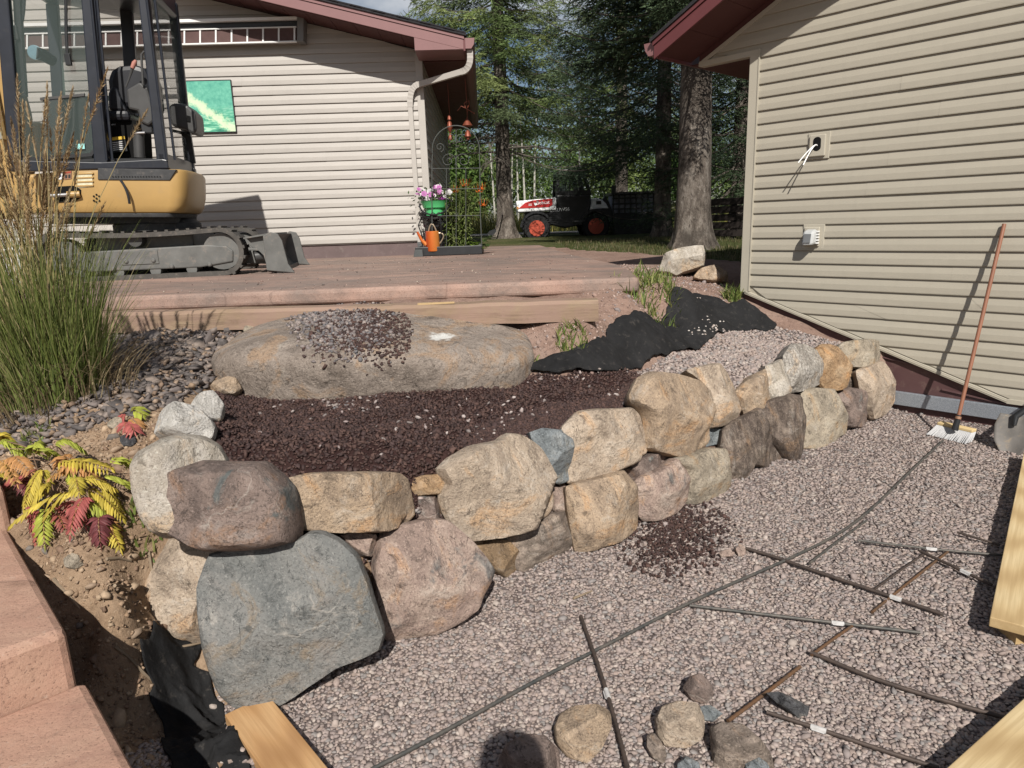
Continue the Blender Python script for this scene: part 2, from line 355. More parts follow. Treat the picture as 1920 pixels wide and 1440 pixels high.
def H(x, y):
    x = np.asarray(x, float); y = np.asarray(y, float)
    z = _tps(np.atleast_1d(x), np.atleast_1d(y))
    X = np.atleast_1d(x); Y = np.atleast_1d(y)
    ex = np.maximum(np.maximum(-5.5 - X, X - 3.5), 0); ey = np.maximum(np.maximum(.9 - Y, Y - 12.5), 0)
    far = np.where(Y > 1.5, 1.10, .05)
    far = np.where(Y > 14, 1.10 + .05 * np.clip((Y - 14) / 10, 0, 1), far)
    t = np.clip(np.hypot(ex, ey) / 1.6, 0, 1); t = t * t * (3 - 2 * t)
    z = z * (1 - t) + far * t
    near = np.exp(-np.maximum(Y - 5, 0))
    z = z + near * (.010 * _n2(X, Y, 7, 1) + .007 * _n2(X, Y, 17, 2) + .004 * _n2(X, Y, 41, 3))
    soil = np.exp(-((X + 1.5) / .8) ** 2 - ((Y - 2.0) / .9) ** 2)
    z = z + soil * (.022 * _n2(X, Y, 11, 6) + .014 * _n2(X, Y, 26, 7) + .008 * np.abs(_n2(X, Y, 60, 8)))
    ins = inside(X, Y, LOWER); d = seg_dist(X, Y, LOWER)
    w = np.where(ins, np.clip(d / .10, 0, 1), 0); w = w * w * (3 - 2 * w)
    low = .006 * _n2(X, Y, 3, 4) + .004 * _n2(X, Y, 9, 5) + np.where(ins & (Y > 1.7), .05 * np.exp(-(d / .26) ** 2), 0)
    z = z * (1 - w) + low * w
    return z[0] if np.ndim(x) == 0 else z
def at_ground(px, py, lift=0.0):
    r = ray(px, py); t = np.linspace(.6, 30, 3000); t = np.where(t < 12, t, t)
    P = CAM[None] + r[None] * t[:, None]
    g = P[:, 2] - H(P[:, 0], P[:, 1]) - lift
    k = np.argmax(g < 0)
    if k == 0: return at_z(px, py, 1.1)
    a = g[k - 1] / (g[k - 1] - g[k] + 1e-12)
    return P[k - 1] + (P[k] - P[k - 1]) * a

def gpoly(pts): return [tuple(at_ground(*p)[:2]) for p in pts]
MULCH = gpoly([(402, 735), (452, 738), (600, 742), (800, 735), (985, 705), (1060, 706), (1190, 696), (1215, 720)]) + [(.93, 3.56), (.6, 3.26), (.25, 3.0), (-.1, 2.75), (-.4, 2.43), (-.62, 2.2), (-.85, 2.12), (-1.1, 2.25), (-1.25, 2.5), (-1.4, 2.85)]
GRAVUP = gpoly([(1190, 700), (1230, 682), (1320, 650), (1360, 622), (1425, 606), (1470, 618), (1560, 640), (1640, 660), (1590, 690), (1480, 740), (1330, 760), (1215, 730)])
LAWNP = [(.95, 12.2), (1.5, 10.8), (2.1, 9.3), (2.8, 8.3), (9, 6), (80, 6), (120, 200), (-120, 200), (-120, 14), (-2, 13.5), (.3, 12.9)]
ROADP = None
def axis_pts(lo, hi, flo, fhi, step, gr=1.22):
    a = list(np.arange(flo, fhi, step)); g = step; p = fhi
    while p < hi: a.append(p); g *= gr; p += g
    a.append(hi); g = step; p = flo; b = []
    while p > lo: g *= 1.22; p -= g; b.append(p)
    b.append(lo - 1); return np.array(sorted(b) + a)
gx = axis_pts(-160, 160, -3.6, 3.6, .034); gy = axis_pts(-40, 260, .5, 6.8, .034, 1.05)
GX, GY = np.meshgrid(gx, gy); GZ = H(GX.ravel(), GY.ravel()).reshape(GX.shape)
gv = np.stack([GX.ravel(), GY.ravel(), GZ.ravel()], 1); nxg = len(gx)
ii, jj = np.meshgrid(np.arange(nxg - 1), np.arange(len(gy) - 1)); q0 = (jj * nxg + ii).ravel()
gf = np.stack([q0, q0 + 1, q0 + nxg + 1, q0 + nxg], 1)
fc = gv[gf].mean(1)
is_low = inside(fc[:, 0], fc[:, 1], LOWER) & (fc[:, 2] < .12)
is_mul = inside(fc[:, 0], fc[:, 1], MULCH) & ~is_low & (fc[:, 2] > .3)
is_gru = inside(fc[:, 0], fc[:, 1], GRAVUP) & ~is_low & ~is_mul
is_lawn = inside(fc[:, 0] + .12 * _n2(fc[:, 0], fc[:, 1], 3, 2), fc[:, 1] + .2 * _n2(fc[:, 1], fc[:, 0], 2.3, 5), LAWNP) & ~is_low
is_pink = (~(is_low | is_mul | is_gru | is_lawn)) & (fc[:, 1] > 3.8) & (fc[:, 0] > -3)
for nm, mk, mt in (('gravel_ground', is_low | is_gru, M_gbed), ('mulch_bed', is_mul, M_mbed), ('lawn', is_lawn, M_lawn), ('dirt_slope', is_pink, M_soilp), ('ground', ~(is_low | is_gru | is_mul | is_lawn | is_pink), M_soil)):
    f = gf[mk]; u, inv = np.unique(f, return_inverse=True)
    o = np_mesh(nm, gv[u], inv.reshape(f.shape), mt, smooth=True, center=(0, 0, 0)); o['kind'] = 'structure'

# gravel lane far behind the trees
g = MB(); g.prism([(-9, 22.6, 1.155), (6, 21.8, 1.155), (6, 23.4, 1.155), (-9, 25.2, 1.155)], (0, 0, .03)); g.build('gravel_lane', simple('lane', (.30, .28, .26), .9, .1, var=.2, scale=2, bump=.5, bscale=40), kind='structure')

# ------------------------------------------------------------------ stamped concrete patio and steps
ptop = lambda px, py: at_z(px, py, PZ)
PZ = CZ - .42
fr = [(-6.6, 4.86), (-3.0, 4.90), (-1.2, 4.93), (.2, 4.96), (.95, 5.0)]
pat = fr + [(1.02, 5.7), (1.04, 6.6), (.93, 7.6), (.80, 8.8), (.72, 10.5), (.60, 12.6), (-.35, 12.8), (-.5, 10.6), (-6.6, 10.4)]
g = MB(); z0, z1 = CZ - .53, PZ
n = len(pat)
import bmesh
bm = bmesh.new(); vsb = [bm.verts.new((x, y, z0)) for x, y in pat]; vst = [bm.verts.new((x, y, z1)) for x, y in pat]
bm.faces.new(vst); bm.faces.new(vsb[::-1])
for i in range(n): bm.faces.new((vsb[i], vsb[(i + 1) % n], vst[(i + 1) % n], vst[i]))
bmesh.ops.recalc_face_normals(bm, faces=bm.faces)
me = bpy.data.meshes.new('patio'); bm.to_mesh(me); bm.free(); me.materials.append(M_patio)
o = link_mesh('patio', me, np.zeros(3)); o['kind'] = 'structure'
b = o.modifiers.new('bevel', 'BEVEL'); b.width = .03; b.segments = 3; b.angle_limit = R_(50)

st = thing('concrete_steps', at_z(60, 1250, CZ - 1.2), 'stamped tan and pink concrete steps going down at the lower left corner', 'steps')
dS = np.array([math.sin(YR), -math.cos(YR), 0.]); dT = np.array([-math.cos(YR), -math.sin(YR), 0.])   # down the flight, and to the left
Z1, Z2, Z3 = CZ - .88, CZ - 1.035, CZ - 1.2
c2 = at_z(124, 1180, Z2); c1 = at_z(23, 985, Z2)
run = float((c2 - c1) @ dS); c3 = c2 + dS * run
def tread(c, dn, zt, zb, L, nm, back=0.02, side=0.0):
    a = np.array([c[0], c[1], zb]) - dT * side; P = [a - dS * L, a, a + dT * 2.4, a - dS * L + dT * 2.4]
    g = MB(); g.prism(P, (0, 0, zt - zb)); return g.build(nm, M_steps, st, bevel=.022)
tread(c1, 0, Z1, Z1 - .5, 1.3, 'step')
tread(c2, 0, Z2, Z2 - .40, run + .0, 'step', side=.0)
tread(c3 + dS * .5, 0, Z3, -.3, run + .5, 'step', side=.02)
c4 = c3 + dS * .5

# ------------------------------------------------------------------ houses
def plank_rows(parent, Pf, z0, pitch, nrow, left_of, right_of, mat, lip=.013, seams=True, seed=0, jitter=.0015, name='siding_plank'):
    r = random.Random(seed)
    for k in range(nrow):
        zb = z0 + k * pitch; zt = zb + pitch + .002
        lb, lt, rb, rt = left_of(zb + .002), left_of(zt), right_of(zb + .002), right_of(zt)
        if rb - lb < .03 and rt - lt < .03: continue
        rb = max(rb, lb + .001); rt = max(rt, lt + .001)
        cuts = [0.0]
        if seams:
            p = r.uniform(.1, .5)
            while p < .95 and (rb - lb) > 2.5: cuts.append(p); p += 3.66 / max(.5, rb - lb)
        cuts.append(1.0)
        for i in range(len(cuts) - 1):
            a, b = cuts[i], cuts[i + 1]
            ov = .0012 if i % 2 else 0
            f = lambda t, l, rr: l + (rr - l) * t
            ob = lip + ov + r.uniform(-jitter, jitter)
            P = []
            g = MB()
            xb0, xb1, xt0, xt1 = f(a, lb, rb), f(b, lb, rb), f(a, lt, rt), f(b, lt, rt)
            prof = [(-.004, 0), (ob, 0), (ob + .0012, .006), (ob * .93, pitch * .45), (.003 + ov, pitch + .002), (-.004, pitch + .002)]
            V = []
            for x0, x1 in ((xb0, xt0), (xb1, xt1)):
                for o_, dz in prof: V.append(Pf(x0 + (x1 - x0) * dz / (pitch + .002), zb + dz, o_))
            m_ = len(prof); F = [(j, (j + 1) % m_, m_ + (j + 1) % m_, m_ + j) for j in range(m_)] + [tuple(range(m_)), tuple(range(2 * m_ - 1, m_ - 1, -1))]
            g.add(V, F); g.build(name, mat, parent)
def PB(g, Pf, s0, s1, z0_, z1_, o0, o1):
    P = [Pf(s, z, o) for z in (z0_, z1_) for s, o in ((s0, o0), (s1, o0), (s1, o1), (s0, o1))]
    return g.hexa(P)
# ---- left house
LH = thing('house', PL(-2, CZ - .40), 'cream sided house with mauve roof edge standing behind the excavator', 'house')
zL = CZ - .215
roofL = lambda s: CZ + 2.36 - (s - .58) * .249           # top of rake fascia (o = .6)
def lwR(z): # right end of wall row
    smax = .58 - (z + .17 - (CZ + 2.36)) / .249
    return min(-.085, smax)
g = MB(); g.prism([PL(-7, zL - .02), PL(0, zL - .02), PL(0, CZ + 2.33), PL(-7, roofL(-7) - .17)], NL * .12); g.build('wall_sheathing', M_siding_l, LH)
plank_rows(LH, PL, zL, .127, 37, lambda z: -7.0, lwR, M_siding_l, lip=.022, seed=3)
g = MB(); PB(g, PL, -.085, .012, zL - .012, CZ + 2.30, .022, -.1); g.build('corner_trim', M_trim_l, LH, bevel=.004)
g = MB(); PB(g, PL, -7, .0, CZ - .56, zL - .022, -.02, -.2)
g.build('foundation', M_found, LH)
# side wall (faces the gap between the houses)
PLs = lambda s, z, o=0.0: PL(0 + o, z, -s)       # s runs back along the side wall
plank_rows(LH, PLs, zL, .127, 20, lambda z: .10, lambda z: 6.9, M_siding_l, seams=False, seed=4)
g = MB(); g.prism([PL(-.02, zL - .02, -.1), PL(-.02, zL - .02, -6.9), PL(-.02, CZ + 2.33, -6.9), PL(-.02, CZ + 2.33, -.1)], -DL * .1); g.build('wall_sheathing', M_siding_l, LH)
g = MB(); PB(g, PL, -.25, -.02, CZ - .56, zL - .02, -.2, -6.9); g.build('foundation', M_found, LH)
# roof, fascia, soffit
def rakeL(g, s0, s1, d0, d1, o0, o1):   # strip following the slope, d = distance below the top line
    return g.hexa([PL(s0, roofL(s0) - d1, o0), PL(s1, roofL(s1) - d1, o0), PL(s1, roofL(s1) - d1, o1), PL(s0, roofL(s0) - d1, o1),
                   PL(s0, roofL(s0) - d0, o0), PL(s1, roofL(s1) - d0, o0), PL(s1, roofL(s1) - d0, o1), PL(s0, roofL(s0) - d0, o1)])
g = MB(); rakeL(g, -6.5, .6, .035, .155, .60, .575); g.build('fascia', M_fascia, LH, bevel=.003)
g = MB(); rakeL(g, -6.5, .61, -.005, .034, .612, .575); g.build('drip_edge', M_fascia, LH)
g = MB(); g.prism([PL(-.03, CZ + 2.20, .602), PL(.60, CZ + 2.20, .602), PL(.60, roofL(.6) - .157, .602), PL(-.03, roofL(-.03) - .157, .602)], NL * .6)
g.build('eave_box', M_fascia, LH, bevel=.003)
for k in range(22):
    g = MB(); s0 = -6.5 + k * .3; rakeL(g, s0 + .003, s0 + .297, .150, .162, .574, .002); g.build('soffit_panel', M_soffit, LH)
g = MB(); rakeL(g, -6.5, .64, -.035, -.008, .63, -7.2); g.build('roof', M_shingle, LH)
for k in range(24):      # shingle butts seen at the rake edge
    g = MB(); s0 = .64 - k * .145; rakeL(g, s0 - .15, s0, -.052, -.036, .636 + .006 * (k % 2), .3); g.build('shingle', M_shingle, LH)
for k in range(24):
    g = MB(); y0 = .02 + k * .29; g.hexa([PL(s, CZ + 2.19 + dz, -o) for dz in (0, .012) for s, o in ((.02, y0), (.6, y0), (.6, y0 + .284), (.02, y0 + .284))]); g.build('soffit_panel', M_soffit, LH)
g = MB(); PB(g, PL, .60, .622, CZ + 2.18, roofL(.6) - .02, .60, -7.0); g.build('eave_fascia', M_fascia_r, LH)
gp = [(.624, 0), (.70, 0), (.735, .05), (.745, .125), (.735, .125), (.725, .058), (.695, .01), (.624, .01)]
gz = roofL(.6) - .15
g = MB(); g.prism([PL(s, gz + z, .605) for s, z in gp], NL * 7.6); g.build('gutter', M_fascia, LH)
g = MB(); g.prism([PL(s, gz + z, .607) for s, z in gp[:4]] + [PL(.624, gz + .125, .607)], NL * .003); g.build('gutter_cap', M_fascia, LH)
# downspout (rectangular, with ribbed elbows)
def rect_tube(g, path, w, h, side):
    path = [np.asarray(p, float) for p in path]; V = []; F = []; m = len(path); side = np.asarray(side, float)
    for i, p in enumerate(path):
        d = path[min(i + 1, m - 1)] - path[max(i - 1, 0)]; d /= np.linalg.norm(d); b = np.cross(d, side); b /= np.linalg.norm(b); a = np.cross(b, d)
        k = 1 + (.06 if (i % 2 and 0 < i < m - 1) else 0)
        for x, y in ((-1, -1), (1, -1), (1, 1), (-1, 1)): V.append(p + a * x * w / 2 * k + b * y * h / 2 * k)
    for i in range(m - 1):
        for j in range(4): F.append((i * 4 + j, i * 4 + (j + 1) % 4, (i + 1) * 4 + (j + 1) % 4, (i + 1) * 4 + j))
    F += [(3, 2, 1, 0), tuple((m - 1) * 4 + j for j in range(4))]
    return g.add(V, F)
def arc(a, b, c, n=10):
    return [a * (1 - t) ** 2 + b * 2 * t * (1 - t) + c * t * t for t in np.linspace(0, 1, n)]
A = PL(.68, gz, .52); B = PL(.68, gz - .23, .50)
E1 = PL(-.06, CZ + 1.88, .075); E0 = PL(-.185, CZ + 1.83, .055)
path = [A, A + (B - A) * .25] + arc(A + (B - A) * .3, B, B + (E1 - B) * .16, 12)
g = MB(); rect_tube(g, path, .075, .075, NL); g.build('downspout_elbow', M_trim_l, LH)
g = MB(); rect_tube(g, [B + (E1 - B) * .15, E1], .07, .07, NL); g.build('downspout', M_trim_l, LH)
D0 = PL(-.185, CZ + 1.60, .05)
g = MB(); rect_tube(g, arc(B + (E1 - B) * .98, PL(-.185, CZ + 1.86, .06), D0, 16), .08, .075, NL); g.build('downspout_elbow', M_trim_l, LH)
g = MB(); rect_tube(g, [D0 + np.array([0, 0, .01]), PL(-.17, CZ - .25, .05)], .075, .065, NL); g.build('downspout', M_trim_l, LH, bevel=.004)
g = MB(); rect_tube(g, arc(PL(-.17, CZ - .24, .05), PL(-.17, CZ - .36, .06), PL(-.12, CZ - .39, .18), 8), .08, .07, NL); g.build('downspout_elbow', M_black, LH)

# ---- awning on the left house wall
AW = thing('awning', on_l(450, 55, .1), 'folded retractable awning with brown valance and white ribs above the wave painting', 'awning')
pT = lambda px, py, o: on_l(px, py, o)
def strip(name, mat, y0, y1, o0, o1, xs=(-60, 566), sl_=-.026):
    g = MB(); f = lambda px, py: py + (px - 450) * sl_
    a0, a1 = on_l(xs[0], f(xs[0], y1), o1), on_l(xs[1], f(xs[1], y1), o1); b0, b1 = on_l(xs[0], f(xs[0], y0), o1), on_l(xs[1], f(xs[1], y0), o1)
    w = NL * (o1 - o0); g.hexa([a0, a1, a1 + w, a0 + w, b0, b1, b1 + w, b0 + w]); return g.build(name, mat, AW, bevel=.003)
strip('top_cover', M_white, 33, 39, .01, .20); strip('roller_housing', M_black, 39.5, 51, .01, .14)
m_val = simple('awning_fabric', (.10, .062, .058), .85, .2, var=.12, scale=10)
strip('valance', m_val, 53, 79, .13, .145, xs=(-60, 556))
strip('front_bar', M_white, 78.5, 81.5, .12, .17, xs=(-60, 556)); strip('upper_bar', M_white, 51.5, 54, .12, .165, xs=(-60, 556))
for k in range(20):
    x = 552 - k * 29.5
    strip('rib', M_white, 54.2, 78.3, .146, .158, xs=(x - 1.6, x + 1.6))
strip('end_bracket', simple('bracket', (.16, .155, .15), .5, .4), 30, 80, .0, .21, xs=(557, 569))

# ---- painting
PT = thing('painting', on_l(400, 200, .05), 'square canvas painting of a breaking green wave hung on cream siding', 'painting')
q = [on_l(352, 249, .05), on_l(443, 247, .05), on_l(432, 150, .05), on_l(340, 152, .05)]
m = Mat('wave_canvas', .55, .3)
# object-space u along wall (x), v up (z)
m.base(m.ramp(m.noise(16, 7, .7), [(.3, C(.055, .27, .21)), (.6, C(.13, .42, .31)), (.75, C(.19, .45, .38))]))
band = m.noise(5, 5, .65, stretch=(1.0, 1, 5.5), dist=1.2)
sp = m.n.new('ShaderNodeSeparateXYZ'); m.l.new(m.vec(), sp.inputs[0])
mr = m.n.new('ShaderNodeMapRange'); mr.inputs['From Min'].default_value = .02; mr.inputs['From Max'].default_value = -.16; m.l.new(sp.outputs[2], mr.inputs['Value'])
low = mr.outputs['Result']
c0 = m.col; m.col = m.ramp(band, [(.34, C(.02, .15, .10)), (.5, C(.10, .40, .26)), (.62, C(.40, .66, .48))]); lowc = m.col; m.col = c0; m.mix(low, lowc)
# diagonal foam: distance from the line v = -0.75 u + noise
ma = m.n.new('ShaderNodeMath'); ma.operation = 'MULTIPLY_ADD'; m.l.new(sp.outputs[0], ma.inputs[0]); ma.inputs[1].default_value = .8; m.l.new(sp.outputs[2], ma.inputs[2])
mb_ = m.n.new('ShaderNodeMath'); mb_.operation = 'MULTIPLY_ADD'; m.l.new(m.noise(9, 8, .75), mb_.inputs[0]); mb_.inputs[1].default_value = .42; m.l.new(ma.outputs[0], mb_.inputs[2])
m.mix(m.ramp(mb_.outputs[0], [(.03, 0), (.09, .9), (.17, .8), (.23, 0)]), C(.60, .72, .48))
m.bump(m.noise(90, 4), .2, .003)
M_wave = m.done()
g = MB(); g.hexa([q[0] + NL * .045, q[1] + NL * .045, q[1], q[0], q[3] + NL * .045, q[2] + NL * .045, q[2], q[3]]); g.build('canvas', M_wave, PT)
g = MB(); fw = lambda i, j, dz: g.beam(q[i] + NL * .024, q[j] + NL * .024, .05, .012)
fw(0, 1, 0); fw(1, 2, 0); fw(3, 2, 0); g.build('frame', M_black, PT)

# ---- right house
RH = thing('garage', PR(-1, 0.0), 'tan sided gable wall of the building at right with maroon eaves and two vents', 'house')
zc = CZ - .653
OV = .50
rkB = lambda s: CZ + 1.277 + (.569 - s) * .493        # bottom of the rake fascia / soffit
def leftR(z):
    if z >= CZ + 1.285: return -(.477 - (z - CZ - 1.281) / .503) + .02
    if z < zc: return (zc - z) / .3308 + .0
    return .0
Pr2 = lambda s, z, o=0.0: PR(-s, z, o)     # s runs to the right
zt0 = CZ - 1.318
leftR2 = lambda z: (.07 if zc <= z < CZ + 1.285 else leftR(z) + (.07 if z < zc else 0)) if z >= zt0 - .001 else 2.0
g = MB(); g.prism([Pr2(.0, zc), Pr2(1.98, CZ - 1.31), Pr2(2.5, CZ - 1.31), Pr2(6.5, CZ - 1.31), Pr2(6.5, CZ + 4), Pr2(5.0, CZ + 4.0), Pr2(-.47, CZ + 1.285), Pr2(0, CZ + 1.285)], NR * .12); g.build('wall_sheathing', M_siding_r, RH)
k0 = 26
zstart = zc - .1016 * 7
plank_rows(RH, Pr2, zstart + .045, .1016, 41, lambda z: leftR2(z), lambda z: 6.5 if z < CZ + 3.6 else 6.0, M_siding_r, lip=.018, seed=8)
g = MB(); PB(g, Pr2, -.012, .068, zc - .01, CZ + 1.285, .024, -.1); g.build('corner_trim', M_trim_r, RH, bevel=.003)
g = MB(); PB(g, Pr2, .066, .074, zc, CZ + 1.285, .030, 0); g.build('corner_trim_lip', M_trim_r, RH)
def strip_r(nm, a, b, d, w, o0, o1, mat):   # sloped strip from (s,z) to (s,z)
    g = MB(); (s0, z0_), (s1, z1_) = a, b
    g.hexa([Pr2(s0, z0_ - w, o1), Pr2(s1, z1_ - w, o1), Pr2(s1, z1_ - w, o0), Pr2(s0, z0_ - w, o0), Pr2(s0, z0_, o1), Pr2(s1, z1_, o1), Pr2(s1, z1_, o0), Pr2(s0, z0_, o0)])
    return g.build(nm, mat, RH, bevel=.002)
strip_r('bottom_trim', (.03, zc + .006), (2.0, CZ - 1.300), 0, .030, -.01, .026, M_trim_r)
strip_r('bottom_trim', (2.0, CZ - 1.300), (2.16, CZ - 1.300), 0, .034, -.01, .026, M_trim_r)
strip_r('bottom_trim_groove', (.03, zc - .008), (2.0, CZ - 1.314), 0, .006, .026, .0285, M_trim_r)
strip_r('gable_trim', (-.485, CZ + 1.277), (5.2, CZ + 1.277 + 5.685 * .503), 0, .035, -.01, .022, M_trim_r)
strip_r('gable_frieze', (-.485, CZ + 1.345), (5.2, CZ + 1.345 + 5.685 * .503), 0, .066, -.02, .012, M_soffit)
strip_r('eave_return_trim', (-.475, CZ + 1.285), (.075, CZ + 1.285), 0, .045, -.05, .025, M_trim_r)
g = MB(); g.prism([Pr2(.01, zc - .02, -.012), Pr2(2.0, CZ - 1.33, -.012), Pr2(6, CZ - 1.33, -.012), Pr2(6, -.15, -.012), Pr2(.01, -.15, -.012)], NR * .1); g.build('skirt', M_skirt, RH)
for k in range(2):
    g = MB(); s0 = .15 + k * 1.45; g.hexa([Pr2(s, z, o) for s, z, o in ((s0, zc - .3 - k * .35, -.012), (s0 + 1.3, zc - .5 - k * .30, -.012), (s0 + 1.3, zc - .5 - k * .3, .004), (s0, zc - .3 - k * .35, .004), (s0, zc - .29 - k * .35, -.012), (s0 + 1.3, zc - .49 - k * .30, -.012), (s0 + 1.3, zc - .49 - k * .3, .002), (s0, zc - .29 - k * .35, .002))]); g.build('skirt_seam', M_skirt, RH)
g = MB(); PB(g, Pr2, .9, 6, .093, .195, .028, -.005); g.build('metal_flashing', M_galv, RH, bevel=.003)
# rake fascia, soffit, eave
def rakeR(g, s0, s1, d0, d1, o0, o1):    # s to the far side (positive = left); d measured down from fascia top
    tp = lambda s: rkB(s) + .135
    return g.hexa([PR(s0, tp(s0) - d1, o0), PR(s1, tp(s1) - d1, o0), PR(s1, tp(s1) - d1, o1), PR(s0, tp(s0) - d1, o1), PR(s0, tp(s0) - d0, o0), PR(s1, tp(s1) - d0, o0), PR(s1, tp(s1) - d0, o1), PR(s0, tp(s0) - d0, o1)])
g = MB(); rakeR(g, .60, -5, .03, .135, OV + .02, OV); g.build('fascia', M_fascia_r, RH, bevel=.003)
g = MB(); rakeR(g, .605, -5, -.005, .029, OV + .032, OV); g.build('drip_edge', M_fascia_r, RH)
g = MB(); rakeR(g, .625, -5, -.035, -.007, OV + .045, -5.5); g.build('roof', M_shingle, RH)
for k in range(18):
    g = MB(); s1 = .58 - k * .3; s0 = s1 - .296; rakeR(g, s1, s0, .118, .128, OV - .001, .024); g.build('soffit_panel', M_soffit, RH)
for k in range(6):
    g = MB(); y0 = .02 + k * .9; g.hexa([PR(s, CZ + 1.262 + dz, -o) for dz in (0, .012) for s, o in ((-.0, y0 - .02), (.56, y0 - .02), (.56, y0 + .874), (.0, y0 + .874))]); g.build('eave_soffit_panel', M_soffit, RH)
g = MB(); PB(g, PR, .56, .58, CZ + 1.265, CZ + 1.40, OV - .01, -5.4); g.build('eave_fascia', M_fascia_r, RH)
gpr = [(.602, 0), (.665, 0), (.697, .045), (.71, .10), (.701, .10), (.687, .05), (.66, .008), (.602, .008)]
gzr = CZ + 1.30
g = MB(); g.prism([PR(s, gzr + z, OV) for s, z in gpr], NR * 6); g.build('gutter', M_fascia, RH)
g = MB(); g.prism([PR(s, gzr + z, OV + .003) for s, z in gpr[:4]] + [PR(.602, gzr + .1, OV + .003)], NR * .003); g.build('gutter_cap', M_fascia, RH)
# back wall on the left side, in shade
g = MB(); g.prism([PR(-.02, 0.3, -.1), PR(-.02, CZ + 1.27, -.1), PR(-.02, CZ + 1.27, -5.2), PR(-.02, .3, -5.2)], -DR * .1); g.build('side_wall', M_siding_r, RH)
# mounting block with cables
def block(cx, cy, px_w=(0, 0)):
    c = on_r(cx, cy); return -sr(c), c[2]
s, z = block(1537, 272)
b = MB(); PB(b, Pr2, s - .085, s + .085, z - .105, z + .095, .022, 0); mb1 = b.build('mounting_block', M_trim_r, RH, bevel=.004)
g = MB(); PB(g, Pr2, s - .066, s + .058, z - .085, z + .075, .040, .02); g.build('block_face', M_trim_r, mb1, bevel=.006)
hp = [(math.cos(t) * .031, .012 + math.sin(t) * .028 + (.024 if math.sin(t) > 0 else -.024)) for t in np.linspace(0, 2 * math.pi, 20, endpoint=False)]
g = MB(); g.prism([Pr2(s - .005 + a, z - .005 + c, .0415) for a, c in hp], NR * .02); g.build('opening', M_dark, mb1)
for e in ((-.085, -.13), (-.045, -.15)):
    g = MB(); a = Pr2(s - .0, z - .01, .03); p1 = Pr2(s - .02, z + .005, .075); p2 = Pr2(s + e[0], z + e[1], .17)
    g.tube([a] + arc(Pr2(s - .005, z, .05), p1, p2, 9), .0048, 6); g.build('cable', M_white, mb1, smooth=True)
# dryer vent hood
s, z = block(1527, 443)
b = MB(); PB(b, Pr2, s - .085, s + .085, z - .095, z + .095, .020, 0); mb2 = b.build('vent_block', M_trim_r, RH, bevel=.004)
m_hood = simple('hood_plastic', (.42, .43, .43), .35, .5, var=.12, scale=14)
g = MB(); PB(g, Pr2, s - .07, s + .052, z - .078, z + .072, .036, .018); g.build('block_face', M_trim_r, mb2, bevel=.006)
g = MB(); V = [Pr2(s + a, z + c, o) for a, c, o in ((-.055, -.06, .034), (.04, -.06, .034), (.04, .06, .034), (-.055, .06, .034), (-.050, -.066, .125), (.035, -.066, .125), (.035, .04, .105), (-.050, .04, .105))]
g.hexa(V); g.build('vent_hood', m_hood, mb2, bevel=.018)
g = MB(); V = [Pr2(s + a, z + c, o) for a, c, o in ((-.034, -.045, .119), (.02, -.045, .119), (.02, .022, .109), (-.034, .022, .109), (-.034, -.045, .1275), (.02, -.045, .1275), (.02, .022, .1150), (-.034, .022, .1150))]
g.hexa(V); g.build('vent_flap', simple('vent_dark', (.14, .145, .15), .4, .4), mb2)
for k in range(5):
    g = MB(); g.box(Pr2(s + .047, z - .05 + k * .022, .05), (.016, .03, .012), (-DR, NR, (0, 0, 1))); g.build('vent_slat', M_white, mb2)
# ------------------------------------------------------------------ boulders
def chaikin(P, it):
    for _ in range(it):
        Q = np.roll(P, -1, 0); P = np.stack([P * .91 + Q * .09, P * .09 + Q * .91], 1).reshape(-1, P.shape[1])
    return P
def resample(P, n):
    Q = np.vstack([P, P[:1]]); L = np.r_[0, np.cumsum(np.linalg.norm(np.diff(Q, axis=0), axis=1))]
    t = np.linspace(0, L[-1], n, endpoint=False); return np.stack([np.interp(t, L, Q[:, k]) for k in range(P.shape[1])], 1)
def fbm(P, s, seed, oct=4):
    out = np.zeros(len(P)); a = 1.0
    r = np.random.default_rng(seed)
    for o in range(oct):
        for _ in range(3):
            d = r.normal(size=3); d /= np.linalg.norm(d); d2 = r.normal(size=3); d2 /= np.linalg.norm(d2)
            out += a * np.sin(P @ d * s + r.uniform(0, 6.28) + 1.4 * np.sin(P @ d2 * s * .8 + r.uniform(0, 6.28)))
        a *= .5; s *= 2.1
    return out / 4
